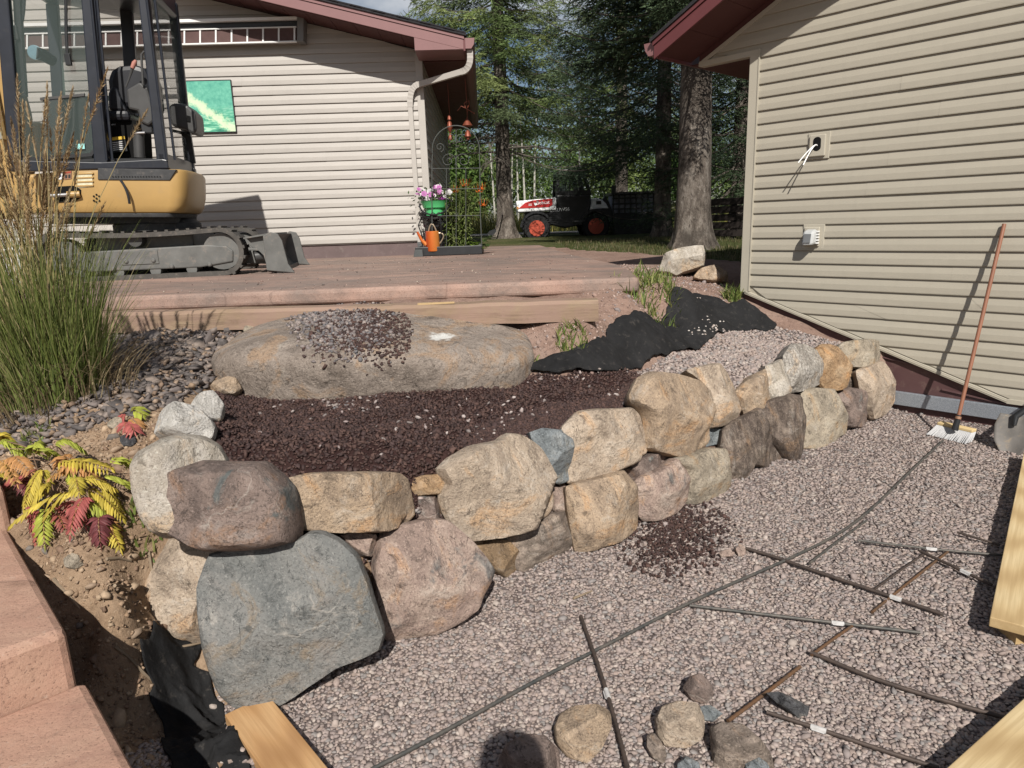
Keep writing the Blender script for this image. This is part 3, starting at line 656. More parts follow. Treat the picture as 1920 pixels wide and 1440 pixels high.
def rock(name, poly, P0, nrm, mat, depth=.32, bulge=.07, facets=4, seed=0, rough=.012, parent=None, label=None, cat=None, group=None, smooth_it=1, p=12.0, down=.25, planes=None, sink=0.0):
    """poly: outline as picked points; P0, nrm: where the front of the stone stands and which way it faces"""
    r = np.random.default_rng(seed + 101)
    nrm = np.asarray(nrm, float); nrm = nrm / np.linalg.norm(nrm)
    W = np.array([at_plane(a, b, P0, nrm) for a, b in poly]); c = W.mean(0)
    ax = np.cross([0, 0, 1.], nrm); ax /= np.linalg.norm(ax); ay = np.cross(nrm, ax)
    q = np.stack([(W - c) @ ax, (W - c) @ ay], 1)
    N = 72
    q = resample(chaikin(q, smooth_it), N) * (1.05 if smooth_it else 1.045)
    q[:, 1] = np.where(q[:, 1] < 0, q[:, 1] * (1 + sink), q[:, 1])
    rad = np.sqrt(abs(np.sum(q[:, 0] * np.roll(q[:, 1], -1) - q[:, 1] * np.roll(q[:, 0], -1))) / 2 / math.pi)
    ang = fbm(np.c_[q, np.zeros(N)], 6 / rad * .3, seed + 3, 4)
    q *= (1 + .014 * ang + .010 * fbm(np.c_[q, np.zeros(N)], 26, seed + 4, 2))[:, None]
    bd = c - CAM; bd /= np.linalg.norm(bd); bd = bd * .8 - nrm * .5 + np.array([0, 0, -down * .3]); bd /= np.linalg.norm(bd)
    ts = [.1, .2, .3, .4, .5, .6, .69, .77, .84, .90, .945, .975, 1.0]
    if planes is None:
        a0 = r.uniform(0, 360); nf = facets + 3
        planes = [(a0 + 360 * i / nf + r.uniform(-22, 22), r.uniform(.55, .86), r.uniform(1.05, 1.4)) for i in range(nf)] + [(a0 + 40 + 150 * i + r.uniform(-30, 30), r.uniform(-.15, .28), r.uniform(1.0, 1.45)) for i in range(max(1, (facets + 1) // 2))]
    bulge = bulge * 1.45
    pl = [(math.cos(R_(a)), math.sin(R_(a)), x0, x1) for a, x0, x1 in planes]
    def h(t, dirs):
        b = bulge * (1 - t ** p) ** .5 if t < 1 else 0.0
        X = dirs * t / rad
        hh = np.full(N, bulge)
        for ca, sa, x0, x1 in pl: hh = np.minimum(hh, bulge * (1 - (X[:, 0] * ca + X[:, 1] * sa - x0) / (x1 - x0)))
        return np.maximum(np.minimum(hh, b), b * .12)
    V = [np.array([c + nrm * h(.001, q)[0]])]
    for t in ts:
        hh = h(t, q); V.append(c + ax * (q[:, :1] * t) + ay * (q[:, 1:] * t) + nrm * hh[:, None])
    for k, (d, sc) in enumerate(((.10, 1.0), (.28, .975), (.5, .93), (.72, .84), (.9, .66), (1.0, .38))):
        V.append(c + ax * (q[:, :1] * sc) + ay * (q[:, 1:] * sc) + bd * depth * d)
    V.append(np.array([c + bd * depth * 1.02]))
    nr = len(V) - 2
    A = np.vstack(V)
    # relief
    rel = A - c
    f1 = fbm(rel, 5 / max(rad, .05) * .35, seed + 11, 4); f2 = fbm(rel, 60, seed + 12, 3)
    f3 = fbm(rel, 19, seed + 13, 3)
    disp = np.outer((f1 * rough * .75 + (.5 - np.abs(f3)) * rough * .9) * min(1, rad / .15) + f2 * rough * .28, nrm)
    rim = np.ones(len(A)); rim[1 + (len(ts) - 1) * N:] = .25; rim[1 + (len(ts) - 2) * N:1 + (len(ts) - 1) * N] = .6
    A = A + disp * rim[:, None]
    F = []
    for i in range(nr - 1):
        a0 = 1 + i * N
        for k in range(N): F.append((a0 + k, a0 + (k + 1) % N, a0 + N + (k + 1) % N, a0 + N + k))
    tri = [(0, 1 + (k + 1) % N, 1 + k) for k in range(N)]; last = 1 + (nr - 1) * N; tri += [(len(A) - 1, last + k, last + (k + 1) % N) for k in range(N)]
    g = MB(); g.v = [tuple(v) for v in A]; g.f = F + tri
    o = g.build(name, mat, parent, smooth=True, label=label, cat=cat, group=group)
    o.data.set_sharp_from_angle(angle=R_(30))
    return o
TAN1 = stone_mat('stone_tan', [(0.273, 0.216, 0.169), (0.397, 0.319, 0.246), (0.459, 0.371, 0.288), (0.527, 0.455, 0.377)], vein=.4)
TAN2 = stone_mat('stone_ochre', [(0.237, 0.182, 0.137), (0.355, 0.27, 0.195), (0.425, 0.32, 0.225), (0.481, 0.406, 0.326)], vein=.36)
PINK = stone_mat('stone_pinkish', [(0.228, 0.171, 0.147), (0.33, 0.244, 0.206), (0.4, 0.309, 0.256), (0.486, 0.41, 0.352)], vein=.3, spots=C(.085, .088, .09))
GRAY = stone_mat('stone_gray_green', [(.155, .162, .16), (.19, .193, .185), (.225, .22, .208), (.25, .215, .19)], vein=.45, scale=2.0)
PURP = stone_mat('stone_purple', [(0.119, 0.094, 0.085), (0.188, 0.144, 0.125), (0.237, 0.181, 0.156), (0.275, 0.237, 0.213)], vein=.4, scale=3, spots=C(.10, .115, .115))
DARK = stone_mat('stone_dark_streaked', [(0.098, 0.075, 0.063), (0.161, 0.127, 0.106), (0.23, 0.184, 0.149), (0.345, 0.287, 0.23)], vein=.3, bands=(5, 5, .8))
BEIGE = stone_mat('stone_beige', [(0.329, 0.285, 0.232), (0.416, 0.368, 0.306), (0.472, 0.428, 0.371), (0.507, 0.472, 0.428)], vein=.2)
PALE = stone_mat('stone_pale_speckled', [(0.374, 0.352, 0.319), (0.462, 0.44, 0.407), (0.528, 0.506, 0.473), (0.572, 0.55, 0.528)], vein=.15)
STRP = stone_mat('stone_striped', [(0.252, 0.226, 0.2), (0.378, 0.347, 0.304), (0.462, 0.43, 0.389), (0.525, 0.504, 0.473)], vein=.35, bands=(14, 14, 1.2))
SLAT = stone_mat('stone_gray_wedge', [(0.13, 0.145, 0.15), (0.19, 0.21, 0.22), (0.23, 0.25, 0.26), (0.28, 0.3, 0.3)], vein=.2, scale=9)
ORNG = stone_mat('stone_orange', [(0.233, 0.151, 0.09), (0.35, 0.229, 0.129), (0.421, 0.288, 0.173), (0.424, 0.336, 0.236)], vein=.15, spots=None)
OLIV = stone_mat('stone_olive', [(0.221, 0.189, 0.148), (0.32, 0.275, 0.215), (0.376, 0.32, 0.247), (0.414, 0.378, 0.313)], vein=.3)
BROWN = stone_mat('stone_brown', [(0.172, 0.139, 0.115), (0.253, 0.205, 0.172), (0.322, 0.259, 0.211), (0.394, 0.336, 0.278)], vein=.25, bands=(1, 1, 6))
RUST = stone_mat('stone_rust', [(0.144, 0.1, 0.065), (0.225, 0.155, 0.093), (0.287, 0.199, 0.12), (0.263, 0.219, 0.166)], vein=.12)
# stones: label, material, outline, depth behind the wall face, bulge, facets, extra
SPT = np.array(WALL)
def wall_hit(px, py, back=0.0, batter=.22):
    """point of the battered wall face seen at a pixel, and the direction it faces"""
    r = ray(px, py); best = None
    for i in range(len(SPT) - 1):
        a, b = SPT[i], SPT[i + 1]; e = b - a; L = np.linalg.norm(e); e = e / L; n = np.array([e[1], -e[0], 0.])
        n3 = np.array([n[0], n[1], batter]); n3 /= np.linalg.norm(n3)
        p0 = np.array([a[0], a[1], 0.0]) - n * back
        den = r @ n3
        if abs(den) < 1e-6: continue
        t = ((p0 - CAM) @ n3) / den
        if t < .3: continue
        P = CAM + r * t; s = (P[:2] + n[:2] * (back + batter * P[2]) - a) @ e
        cost = t + 20 * max(0, -.02 - s, s - L - .02)
        if best is None or cost < best[0]:
            f = np.clip(s / L, 0, 1)
            nn = n.copy()
            if f > .5 and i + 2 < len(SPT):
                e2 = SPT[i + 2] - b; e2 /= np.linalg.norm(e2); nn = n * (1.5 - f) + np.array([e2[1], -e2[0], 0]) * (f - .5)
            elif f < .5 and i > 0:
                e2 = a - SPT[i - 1]; e2 /= np.linalg.norm(e2); nn = n * (.5 + f) + np.array([e2[1], -e2[0], 0]) * (.5 - f)
            best = (cost, P, np.array([nn[0], nn[1], batter]))
    return best[1], best[2]
WT = thing('retaining_wall', (.4, 3.1, 0), 'curved dry stacked retaining wall of tan, gray and brown boulders across the gravel', 'stone wall')
ST = [
 ('pale beige rounded boulder behind the dark block', BEIGE, [(259, 867), (270, 845), (307, 824), (345, 817), (382, 821), (409, 837), (424, 860), (440, 900), (430, 950), (385, 1000), (337, 997), (315, 1000), (296, 987), (277, 957), (263, 912)], .22, .12, 2, {}),
 ('tall tan boulder at the left end of the wall', TAN1, [(292, 1059), (304, 1017), (330, 995), (352, 998), (385, 1016), (415, 1030), (410, 1090), (392, 1130), (392, 1190), (375, 1197), (345, 1195), (326, 1177), (307, 1132), (296, 1092)], .05, .10, 3, dict(n=(-.45, -.9, .2))),
 ('huge smooth gray green boulder at the near end', GRAY, [(398, 1046), (435, 1034), (502, 1027), (562, 1014), (583, 999), (607, 999), (637, 1014), (671, 1044), (690, 1092), (705, 1145), (716, 1178), (707, 1209), (671, 1224), (630, 1237), (577, 1269), (530, 1298), (480, 1309), (450, 1304), (420, 1278), (405, 1242), (392, 1197), (384, 1145), (382, 1095)], -.02, .07, 3, dict(n=(.12, -.95, .32), rough=.008, depth=.38)),
 ('dark purple brown block on top at the left corner', PURP, [(309, 864), (334, 854), (364, 858), (424, 867), (469, 867), (502, 867), (532, 892), (551, 914), (559, 950), (563, 985), (561, 1006), (521, 1017), (465, 1024), (409, 1024), (379, 1014), (341, 993), (326, 972), (315, 924)], .03, .13, 3, dict(n=(.08, -.95, .3), depth=.40, p=10, smooth_it=0, planes=[(88, .52, .80), (40, .80, 1.1), (0, 1.0, 1.5), (180, 1.0, 1.5), (268, .62, 1.1), (200, .2, 2.6)])),
 ('long flat tan boulder in the upper course', TAN2, [(545, 898), (581, 889), (694, 886), (744, 888), (762, 900), (772, 950), (774, 964), (758, 981), (702, 996), (631, 996), (575, 992), (560, 980), (552, 930)], .06, .07, 3, {}),
 ('small orange stone wedged in the upper course', ORNG, [(764, 900), (787, 891), (829, 888), (834, 897), (831, 914), (811, 927), (776, 928), (769, 918)], .09, .04, 1, {}),
 ('small dark purple stone under the orange one', PURP, [(771, 930), (815, 929), (826, 943), (835, 962), (804, 975), (776, 974), (770, 950)], .10, .04, 3, {}),
 ('big tan dome shaped boulder in the upper course', TAN1, [(822, 882), (843, 861), (879, 840), (932, 829), (945, 817), (974, 819), (999, 836), (1017, 868), (1031, 907), (1034, 943), (1024, 964), (985, 988), (930, 1002), (873, 1012), (850, 990), (832, 955), (825, 930), (836, 905)], .02, .10, 4, dict(depth=.42)),
 ('gray green wedge shaped stone', SLAT, [(994, 812), (1017, 804), (1056, 808), (1064, 836), (1066, 900), (1049, 906), (1031, 900), (1013, 857), (999, 829)], .05, .05, 3, dict(smooth_it=0)),
 ('tan squarish boulder with a white fleck', TAN1, [(1056, 805), (1084, 773), (1112, 769), (1183, 766), (1197, 780), (1206, 812), (1211, 847), (1169, 872), (1127, 887), (1068, 905), (1064, 872), (1062, 836)], .05, .07, 3, {}),
 ('small brown filler stone', PINK, [(1032, 914), (1062, 908), (1066, 939), (1058, 960), (1034, 958)], .10, .03, 2, {}),
 ('tan boulder standing on the gravel', TAN2, [(1064, 915), (1080, 908), (1166, 881), (1183, 904), (1190, 948), (1187, 984), (1138, 1010), (1080, 1030), (1073, 995), (1066, 948)], .0, .07, 3, {}),
 ('brown layered slab', BROWN, [(915, 1010), (960, 998), (1000, 982), (1029, 962), (1058, 960), (1073, 998), (1076, 1029), (1029, 1056), (985, 1080), (960, 1062), (935, 1035)], .06, .05, 3, dict(smooth_it=0)),
 ('rusty brown slab', RUST, [(874, 1013), (905, 1008), (945, 1012), (975, 1045), (998, 1075), (975, 1085), (943, 1080), (917, 1067), (892, 1042)], .05, .05, 3, dict(smooth_it=0)),
 ('big pinkish boulder with dark patches', PINK, [(701, 1056), (715, 1005), (748, 987), (791, 976), (831, 977), (849, 991), (874, 1013), (900, 1045), (917, 1070), (907, 1087), (890, 1110), (883, 1132), (849, 1154), (813, 1175), (762, 1184), (733, 1192), (719, 1178), (708, 1121)], -.02, .09, 4, dict(n=(.45, -.85, .35))),
 ('small pinkish triangular stone', PINK, [(640, 1004), (668, 998), (697, 1001), (712, 1016), (697, 1042), (679, 1042), (661, 1027)], .08, .03, 3, dict(smooth_it=0)),
 ('big orange brown boulder', TAN2, [(1182, 745), (1197, 710), (1219, 700), (1255, 703), (1281, 708), (1310, 716), (1323, 729), (1325, 781), (1327, 826), (1313, 839), (1287, 849), (1265, 856), (1242, 849), (1213, 842), (1211, 820), (1205, 781), (1197, 768), (1184, 755)], .05, .09, 5, {}),
 ('tan rounded boulder with rusty top', TAN1, [(1287, 697), (1310, 689), (1339, 683), (1358, 700), (1374, 729), (1381, 761), (1381, 781), (1358, 794), (1329, 801), (1322, 781), (1320, 736), (1307, 710)], .08, .06, 3, {}),
 ('small gray green wedge', SLAT, [(1325, 805), (1356, 801), (1362, 810), (1358, 828), (1325, 837)], .10, .02, 2, dict(smooth_it=0)),
 ('purple brown sausage shaped stone', PURP, [(1169, 881), (1187, 865), (1213, 850), (1242, 844), (1252, 858), (1239, 878), (1213, 895), (1187, 906), (1177, 897)], .07, .04, 1, {}),
 ('brown boulder half sunk in the gravel', PINK, [(1187, 908), (1200, 894), (1219, 885), (1242, 874), (1258, 860), (1274, 868), (1283, 884), (1280, 930), (1261, 955), (1229, 968), (1207, 971), (1194, 958)], .0, .05, 3, {}),
 ('gray tan boulder half sunk in the gravel', OLIV, [(1258, 862), (1294, 849), (1323, 841), (1349, 842), (1360, 858), (1370, 884), (1367, 910), (1342, 920), (1310, 937), (1287, 940), (1281, 910), (1277, 881)], .01, .06, 3, {}),
 ('dark purple slab', DARK, [(1356, 807), (1374, 790), (1400, 777), (1420, 765), (1428, 794), (1451, 832), (1472, 862), (1439, 872), (1400, 868), (1387, 895), (1368, 900), (1360, 858), (1353, 839)], .02, .05, 3, dict(smooth_it=0)),
 ('dark boulder with white streaks', DARK, [(1423, 774), (1436, 755), (1475, 739), (1500, 744), (1505, 781), (1501, 825), (1487, 855), (1471, 861), (1455, 839), (1433, 807), (1425, 790)], .02, .06, 3, {}),
 ('olive brown boulder', OLIV, [(1503, 742), (1516, 729), (1562, 731), (1573, 748), (1577, 781), (1580, 805), (1562, 814), (1546, 829), (1529, 838), (1500, 834), (1502, 794)], .02, .06, 4, {}),
 ('purple boulder half sunk in the gravel', PURP, [(1567, 742), (1584, 727), (1610, 732), (1625, 761), (1622, 796), (1581, 798), (1577, 768)], .03, .05, 2, {}),
 ('pale tan boulder at the building end', TAN1, [(1605, 697), (1629, 684), (1652, 679), (1662, 703), (1669, 752), (1656, 773), (1633, 781), (1623, 763), (1612, 729)], .0, .06, 3, {}),
 ('brown boulder topping the building end', OLIV, [(1566, 658), (1584, 642), (1610, 637), (1649, 640), (1655, 658), (1650, 680), (1607, 691), (1582, 682)], .05, .06, 3, {}),
 ('small dark filler stone', DARK, [(1582, 692), (1608, 688), (1612, 727), (1586, 727)], .09, .02, 2, {}),
 ('orange pear shaped boulder', ORNG, [(1529, 658), (1542, 646), (1562, 655), (1584, 687), (1592, 713), (1578, 725), (1562, 733), (1542, 729), (1529, 712), (1530, 681)], .04, .06, 2, {}),
 ('gray white striped boulder', STRP, [(1469, 668), (1484, 645), (1507, 647), (1523, 658), (1530, 681), (1530, 719), (1513, 730), (1475, 737), (1470, 703)], .05, .05, 3, dict(smooth_it=0)),
 ('pale cream slab', BEIGE, [(1435, 687), (1462, 675), (1474, 677), (1476, 736), (1458, 750), (1442, 751), (1434, 723)], .06, .04, 3, dict(smooth_it=0)),
 ('tan slanting slab', TAN2, [(1380, 735), (1410, 705), (1437, 692), (1437, 723), (1443, 752), (1420, 766), (1396, 778), (1388, 752)], .06, .05, 3, dict(smooth_it=0)),
]
for i, (lab, mt, poly, back, bulge, fct, kw) in enumerate(ST):
    kw = dict(kw); pc = np.mean(poly, 0); P, n = wall_hit(pc[0], pc[1], back)
    n = kw.pop('n', n); kw.pop('ridge', None)
    if i in (1, 2, 11, 12, 13, 14, 20, 21, 22, 23, 24, 25, 26): kw['sink'] = .10
    rock('boulder', poly, P, n, mt, bulge=bulge, facets=fct, seed=i * 7, parent=WT, label=lab, depth=kw.pop('depth', .30), **kw)

# loose boulders of the planting bed
def ground_rock(name, poly, mat, nrm, label, seed, depth=.2, bulge=.05, group=None, base=None, fct=3, **kw):
    bx = np.mean([p[0] for p in poly]); by = max(p[1] for p in poly)
    P = at_ground(bx, by - 1) if base is None else base
    return rock(name, poly, P, nrm, mat, depth=depth, bulge=bulge, facets=fct, seed=seed, label=label, cat='boulder' if depth > .12 else 'stone', group=group, **kw)
ground_rock('boulder', [(297, 800), (308, 776), (345, 767), (380, 773), (402, 795), (395, 822), (345, 826), (305, 828)], PALE, (-.1, -.7, .7), 'white speckled boulder with mulch crumbs on it, behind the beige corner boulder', 41, .25, .07)
ground_rock('boulder', [(352, 768), (372, 748), (405, 741), (420, 758), (412, 788), (380, 792)], PALE, (.1, -.7, .7), 'small white speckled boulder half under the mulch', 42, .2, .05)
ground_rock('boulder', [(394, 742), (410, 720), (430, 709), (445, 712), (453, 728), (440, 742)], TAN2, (0, -.8, .6), 'small yellowish boulder at the left tip of the big flat boulder', 43, .16, .05)

# the big flat boulder lying in the bed
def blob(name, c, half, ax, mat, seed, e=.55, amp=.03, nu=72, nv=40, label=None, cat=None, shaper=None, parent=None):
    u = np.linspace(-math.pi, math.pi, nu, endpoint=False); v = np.linspace(-math.pi / 2, math.pi / 2, nv)
    U, V = np.meshgrid(u, v); sg = lambda w, m_: np.sign(w) * np.abs(w) ** m_
    X = sg(np.cos(V), e) * sg(np.cos(U), e * 1.25); Y = sg(np.cos(V), e) * sg(np.sin(U), e * 1.25); Z = sg(np.sin(V), e)
    P = np.stack([X.ravel(), Y.ravel(), Z.ravel()], 1)
    if shaper: P = shaper(P)
    Q = P * np.array(half)
    dsp = fbm(Q, 3.2, seed, 4) * amp + fbm(Q, 22, seed + 1, 4) * amp * .28
    nrm = P / (np.linalg.norm(P, axis=1)[:, None] + 1e-9)
    Q = Q + nrm * dsp[:, None]
    A = np.asarray(ax, float); Wd = np.asarray(c) + Q @ A
    F = []
    for j in range(nv - 1):
        for i in range(nu): F.append((j * nu + i, j * nu + (i + 1) % nu, (j + 1) * nu + (i + 1) % nu, (j + 1) * nu + i))
    o = np_mesh(name, Wd, np.array(F), mat, parent, smooth=True)
    return props(o, label, cat)
def bb_shape(P):
    P = P.copy(); x = P[:, 0]
    P[:, 2] = np.where(P[:, 2] > 0, P[:, 2] * (1 - .30 * np.clip(x, 0, 1) ** 2 - .42 * np.clip(-x, 0, 1) ** 2), P[:, 2])
    P[:, 1] *= (1 - .28 * np.abs(x) ** 2.2)
    return P
BIG = stone_mat('stone_big_brown', [(.17, .138, .115), (.235, .195, .165), (.285, .24, .205), (.33, .29, .25)], vein=.14, scale=3.4)
_b = BIG.node_tree; _N = _b.nodes; _L = _b.links; _pb = _N['Principled BSDF']; _src = _pb.inputs['Base Color'].links[0].from_socket
_tc = _N.new('ShaderNodeTexCoord'); _vd = _N.new('ShaderNodeVectorMath'); _vd.operation = 'DISTANCE'; _vd.inputs[1].default_value = (.405, -.22, .18)
_nz = _N.new('ShaderNodeTexNoise'); _nz.inputs['Scale'].default_value = 22; _nz.inputs['Detail'].default_value = 5; _ma = _N.new('ShaderNodeMath'); _ma.operation = 'MULTIPLY_ADD'; _ma.inputs[1].default_value = .16
_rp = _N.new('ShaderNodeValToRGB'); _rp.color_ramp.elements[0].position = .135; _rp.color_ramp.elements[0].color = (1, 1, 1, 1); _rp.color_ramp.elements[1].position = .165; _rp.color_ramp.elements[1].color = (0, 0, 0, 1)
_mx = _N.new('ShaderNodeMix'); _mx.data_type = 'RGBA'; _mx.inputs[7].default_value = (.62, .61, .58, 1)
_L.new(_tc.outputs['Object'], _vd.inputs[0]); _L.new(_tc.outputs['Object'], _nz.inputs['Vector']); _L.new(_nz.outputs['Fac'], _ma.inputs[0]); _L.new(_vd.outputs['Value'], _ma.inputs[2]); _L.new(_ma.outputs[0], _rp.inputs['Fac'])
_L.new(_rp.outputs['Color'], _mx.inputs[0]); _L.new(_src, _mx.inputs[6]); _L.new(_mx.outputs[2], _pb.inputs['Base Color'])
tl = R_(8); axb = [(math.cos(.0), .0, -.045), (0, math.cos(tl), math.sin(tl)), (0.045, -math.sin(tl), math.cos(tl))]
bigc = np.array([-.80, 4.10, .76])
BB = blob('boulder', bigc, (.94, .56, .245), axb, BIG, 77, e=.40, amp=.030, nu=110, nv=60, label='very long flat brown boulder lying in the mulch bed with gravel heaped on top', cat='boulder', shaper=bb_shape)
ground_rock('boulder', [(1236, 508), (1246, 478), (1275, 468), (1320, 461), (1323, 480), (1318, 500), (1280, 512), (1268, 518)], BEIGE, (-.1, -.9, .35), 'pale angular boulder perched by the spruce trunk', 51, .45, .09, base=at_ground(1280, 520), fct=4, smooth_it=0)
ground_rock('boulder', [(1300, 520), (1312, 505), (1338, 500), (1362, 508), (1364, 528), (1335, 532)], TAN2, (0, -.9, .4), 'low tan boulder under the pale angular one', 52, .3, .06)

# ------------------------------------------------------------------ scattered crushed stone
ICO = None
def _ico():
    t = (1 + 5 ** .5) / 2
    v = np.array([(-1, t, 0), (1, t, 0), (-1, -t, 0), (1, -t, 0), (0, -1, t), (0, 1, t), (0, -1, -t), (0, 1, -t), (t, 0, -1), (t, 0, 1), (-t, 0, -1), (-t, 0, 1)], float); v /= np.linalg.norm(v[0])
    f = np.array([(0, 11, 5), (0, 5, 1), (0, 1, 7), (0, 7, 10), (0, 10, 11), (1, 5, 9), (5, 11, 4), (11, 10, 2), (10, 7, 6), (7, 1, 8), (3, 9, 4), (3, 4, 2), (3, 2, 6), (3, 6, 8), (3, 8, 9), (4, 9, 5), (2, 4, 11), (6, 2, 10), (8, 6, 7), (9, 8, 1)])
    return v, f
ICV, ICF = _ico()
CBV = np.array([(x, y, z) for z in (-1, 1) for y in (-1, 1) for x in (-1, 1)], float) * .62
CBF = np.array([(0, 2, 3), (0, 3, 1), (4, 5, 7), (4, 7, 6), (0, 1, 5), (0, 5, 4), (2, 6, 7), (2, 7, 3), (0, 4, 6), (0, 6, 2), (1, 3, 7), (1, 7, 5)])
def rot_mats(n, tilt, r):
    a = r.uniform(0, 2 * math.pi, n); b = r.normal(0, tilt, n); c = r.normal(0, tilt, n)
    ca, sa, cb, sb, cc, sc = np.cos(a), np.sin(a), np.cos(b), np.sin(b), np.cos(c), np.sin(c)
    Rz = np.zeros((n, 3, 3)); Rz[:, 0, 0] = ca; Rz[:, 0, 1] = -sa; Rz[:, 1, 0] = sa; Rz[:, 1, 1] = ca; Rz[:, 2, 2] = 1
    Rx = np.zeros((n, 3, 3)); Rx[:, 0, 0] = 1; Rx[:, 1, 1] = cb; Rx[:, 1, 2] = -sb; Rx[:, 2, 1] = sb; Rx[:, 2, 2] = cb
    Ry = np.zeros((n, 3, 3)); Ry[:, 0, 0] = cc; Ry[:, 0, 2] = sc; Ry[:, 1, 1] = 1; Ry[:, 2, 0] = -sc; Ry[:, 2, 2] = cc
    return Rx @ Ry @ Rz
def pebbles(name, P, size, pal, mat, flat=.62, seed=0, tilt=.35, elong=.75, angular=.17, kind='stuff', parent=None, label=None, cube=False):
    r = np.random.default_rng(seed); n = len(P); TV, TF = (CBV, CBF) if cube else (ICV, ICF); nv_ = len(TV)
    s = size * np.exp(r.normal(0, .26, n)) / 2
    sc = np.stack([s * r.uniform(1.0, 1.35, n), s * r.uniform(elong, 1.0, n), s * r.uniform(flat * .8, flat * 1.25, n)], 1)
    v = (TV[None] * (1 + r.uniform(-angular, angular, (n, nv_, 1))) + (r.normal(0, .16, (n, nv_, 3)) if cube else 0)) * sc[:, None]
    v = np.einsum('nij,nkj->nki', np.transpose(rot_mats(n, tilt, r), (0, 2, 1)), v)
    v = v + P[:, None]
    pal = np.array(pal); k = r.choice(len(pal), n); cc = pal[k] * r.uniform(.84, 1.16, (n, 1))
    f = (TF[None] + (np.arange(n) * nv_)[:, None, None]).reshape(-1, 3)
    o = np_mesh(name, v.reshape(-1, 3), f, mat, parent, colors=np.repeat(cc, nv_, 0)); o['kind'] = kind
    if label: o['label'] = label
    return o
def scatter(poly, spacing, seed, keep=None, jit=.5, lift=.0):
    r = np.random.default_rng(seed); p = np.array(poly); x0, y0 = p.min(0); x1, y1 = p.max(0)
    X, Y = np.meshgrid(np.arange(x0, x1, spacing), np.arange(y0, y1, spacing)); X = X.ravel() + r.uniform(-jit, jit, X.size) * spacing; Y = Y.ravel() + r.uniform(-jit, jit, Y.size) * spacing
    k = inside(X, Y, poly)
    if poly is MULCH: k &= H(X, Y) > .3
    if keep is not None: k &= keep(X, Y, r)
    X, Y = X[k], Y[k]; return np.stack([X, Y, H(X, Y) + lift], 1)
def frustum(P, m=.06):
    d = P - CAM; z = d @ cF; u = FPX * (d @ cR) / z; v = FPX * (d @ cU) / z
    return (z > .2) & (abs(u) < 960 * (1 + m)) & (abs(v) < 720 * (1 + m))
GRAYPAL = [(0.282, 0.23, 0.212), (0.297, 0.238, 0.214), (0.267, 0.219, 0.203), (0.327, 0.271, 0.241), (0.247, 0.209, 0.198), (0.282, 0.223, 0.195), (0.356, 0.305, 0.273), (0.233, 0.212, 0.203), (0.302, 0.248, 0.228)]
REDPAL = [(.052, .030, .026), (.066, .038, .032), (.042, .025, .023), (.085, .049, .041), (.058, .036, .034)]
VIS = [(-1.2, 1.2), (4.2, 1.2), (4.4, 3.6), (3.2, 5.1), (2.8, 5.12)] + [(x - .12, y + .15) for x, y in reversed(WALL[2:])] + [(-1.15, 1.9)]
P = scatter(VIS, .0108, 11); P = P[frustum(P) | (frustum(P, .45) & (np.random.default_rng(6).uniform(size=len(P)) < .38))]
rr = np.random.default_rng(5)
P = P[rr.uniform(size=len(P)) < np.clip(1.35 - P[:, 1] * .2, .46, 1)]
P[:, 2] += rr.uniform(-.002, .004, len(P))
nr_ = P[:, 1] < 2.5
pebbles('gravel', P[nr_], .0156, GRAYPAL, M_peb, flat=.45, seed=12, angular=.27, tilt=.25)
pebbles('gravel', P[~nr_], .0178, GRAYPAL, M_peb, flat=.5, seed=10, angular=.2, tilt=.28, cube=True)
P = scatter(VIS, .085, 13); P = P[frustum(P)]; P[:, 2] += .006
pebbles('gravel', P, .0235, GRAYPAL, M_peb, flat=.5, seed=14, tilt=.5)
P = scatter(GRAVUP, .0185, 15); P[:, 2] += .004
pebbles('gravel', P, .024, GRAYPAL, M_peb, flat=.6, seed=16, tilt=.5)
P = scatter(MULCH, .0155, 17); P[:, 2] += .004
pebbles('mulch', P, .0185, REDPAL, M_peb, flat=.5, seed=18, tilt=.6, cube=True)
P = scatter(MULCH, .0085, 23, keep=lambda X, Y, r: H(X, Y) < .60); P[:, 2] += .004
pebbles('mulch', P, .0185, REDPAL, M_peb, flat=.5, seed=24, tilt=.9, cube=True)
nz = lambda X, Y, r: r.uniform(size=X.size) < np.clip(.14 + .5 * _n2(X, Y, 4, 2), .03, .9) * .45
P = scatter(MULCH, .045, 19, keep=nz); P[:, 2] += .011
pebbles('mulch_gravel', P, .021, [(.26, .21, .2), (.3, .25, .235), (.2, .17, .16), (.36, .31, .29)], M_peb, flat=.5, seed=20, tilt=.6)
# mulch spilled on the gravel in front of the wall and gravel spilled along the bed edge
sp_c = at_z(1265, 1000, .01)
def spill(X, Y, r):
    d = np.hypot((X - sp_c[0]) * 1.0 - (Y - sp_c[1]) * .2, (Y - sp_c[1]) * .62) / .27
    return r.uniform(size=X.size) < np.clip(1.25 - d, 0, 1) ** 1.2
P = scatter([(sp_c[0] - .5, sp_c[1] - .6), (sp_c[0] + .6, sp_c[1] - .6), (sp_c[0] + .6, sp_c[1] + .6), (sp_c[0] - .5, sp_c[1] + .6)], .0135, 21, keep=spill); P[:, 2] += .012
pebbles('spilled_mulch', P, .0165, REDPAL, M_peb, flat=.5, seed=22, tilt=.6, cube=True)
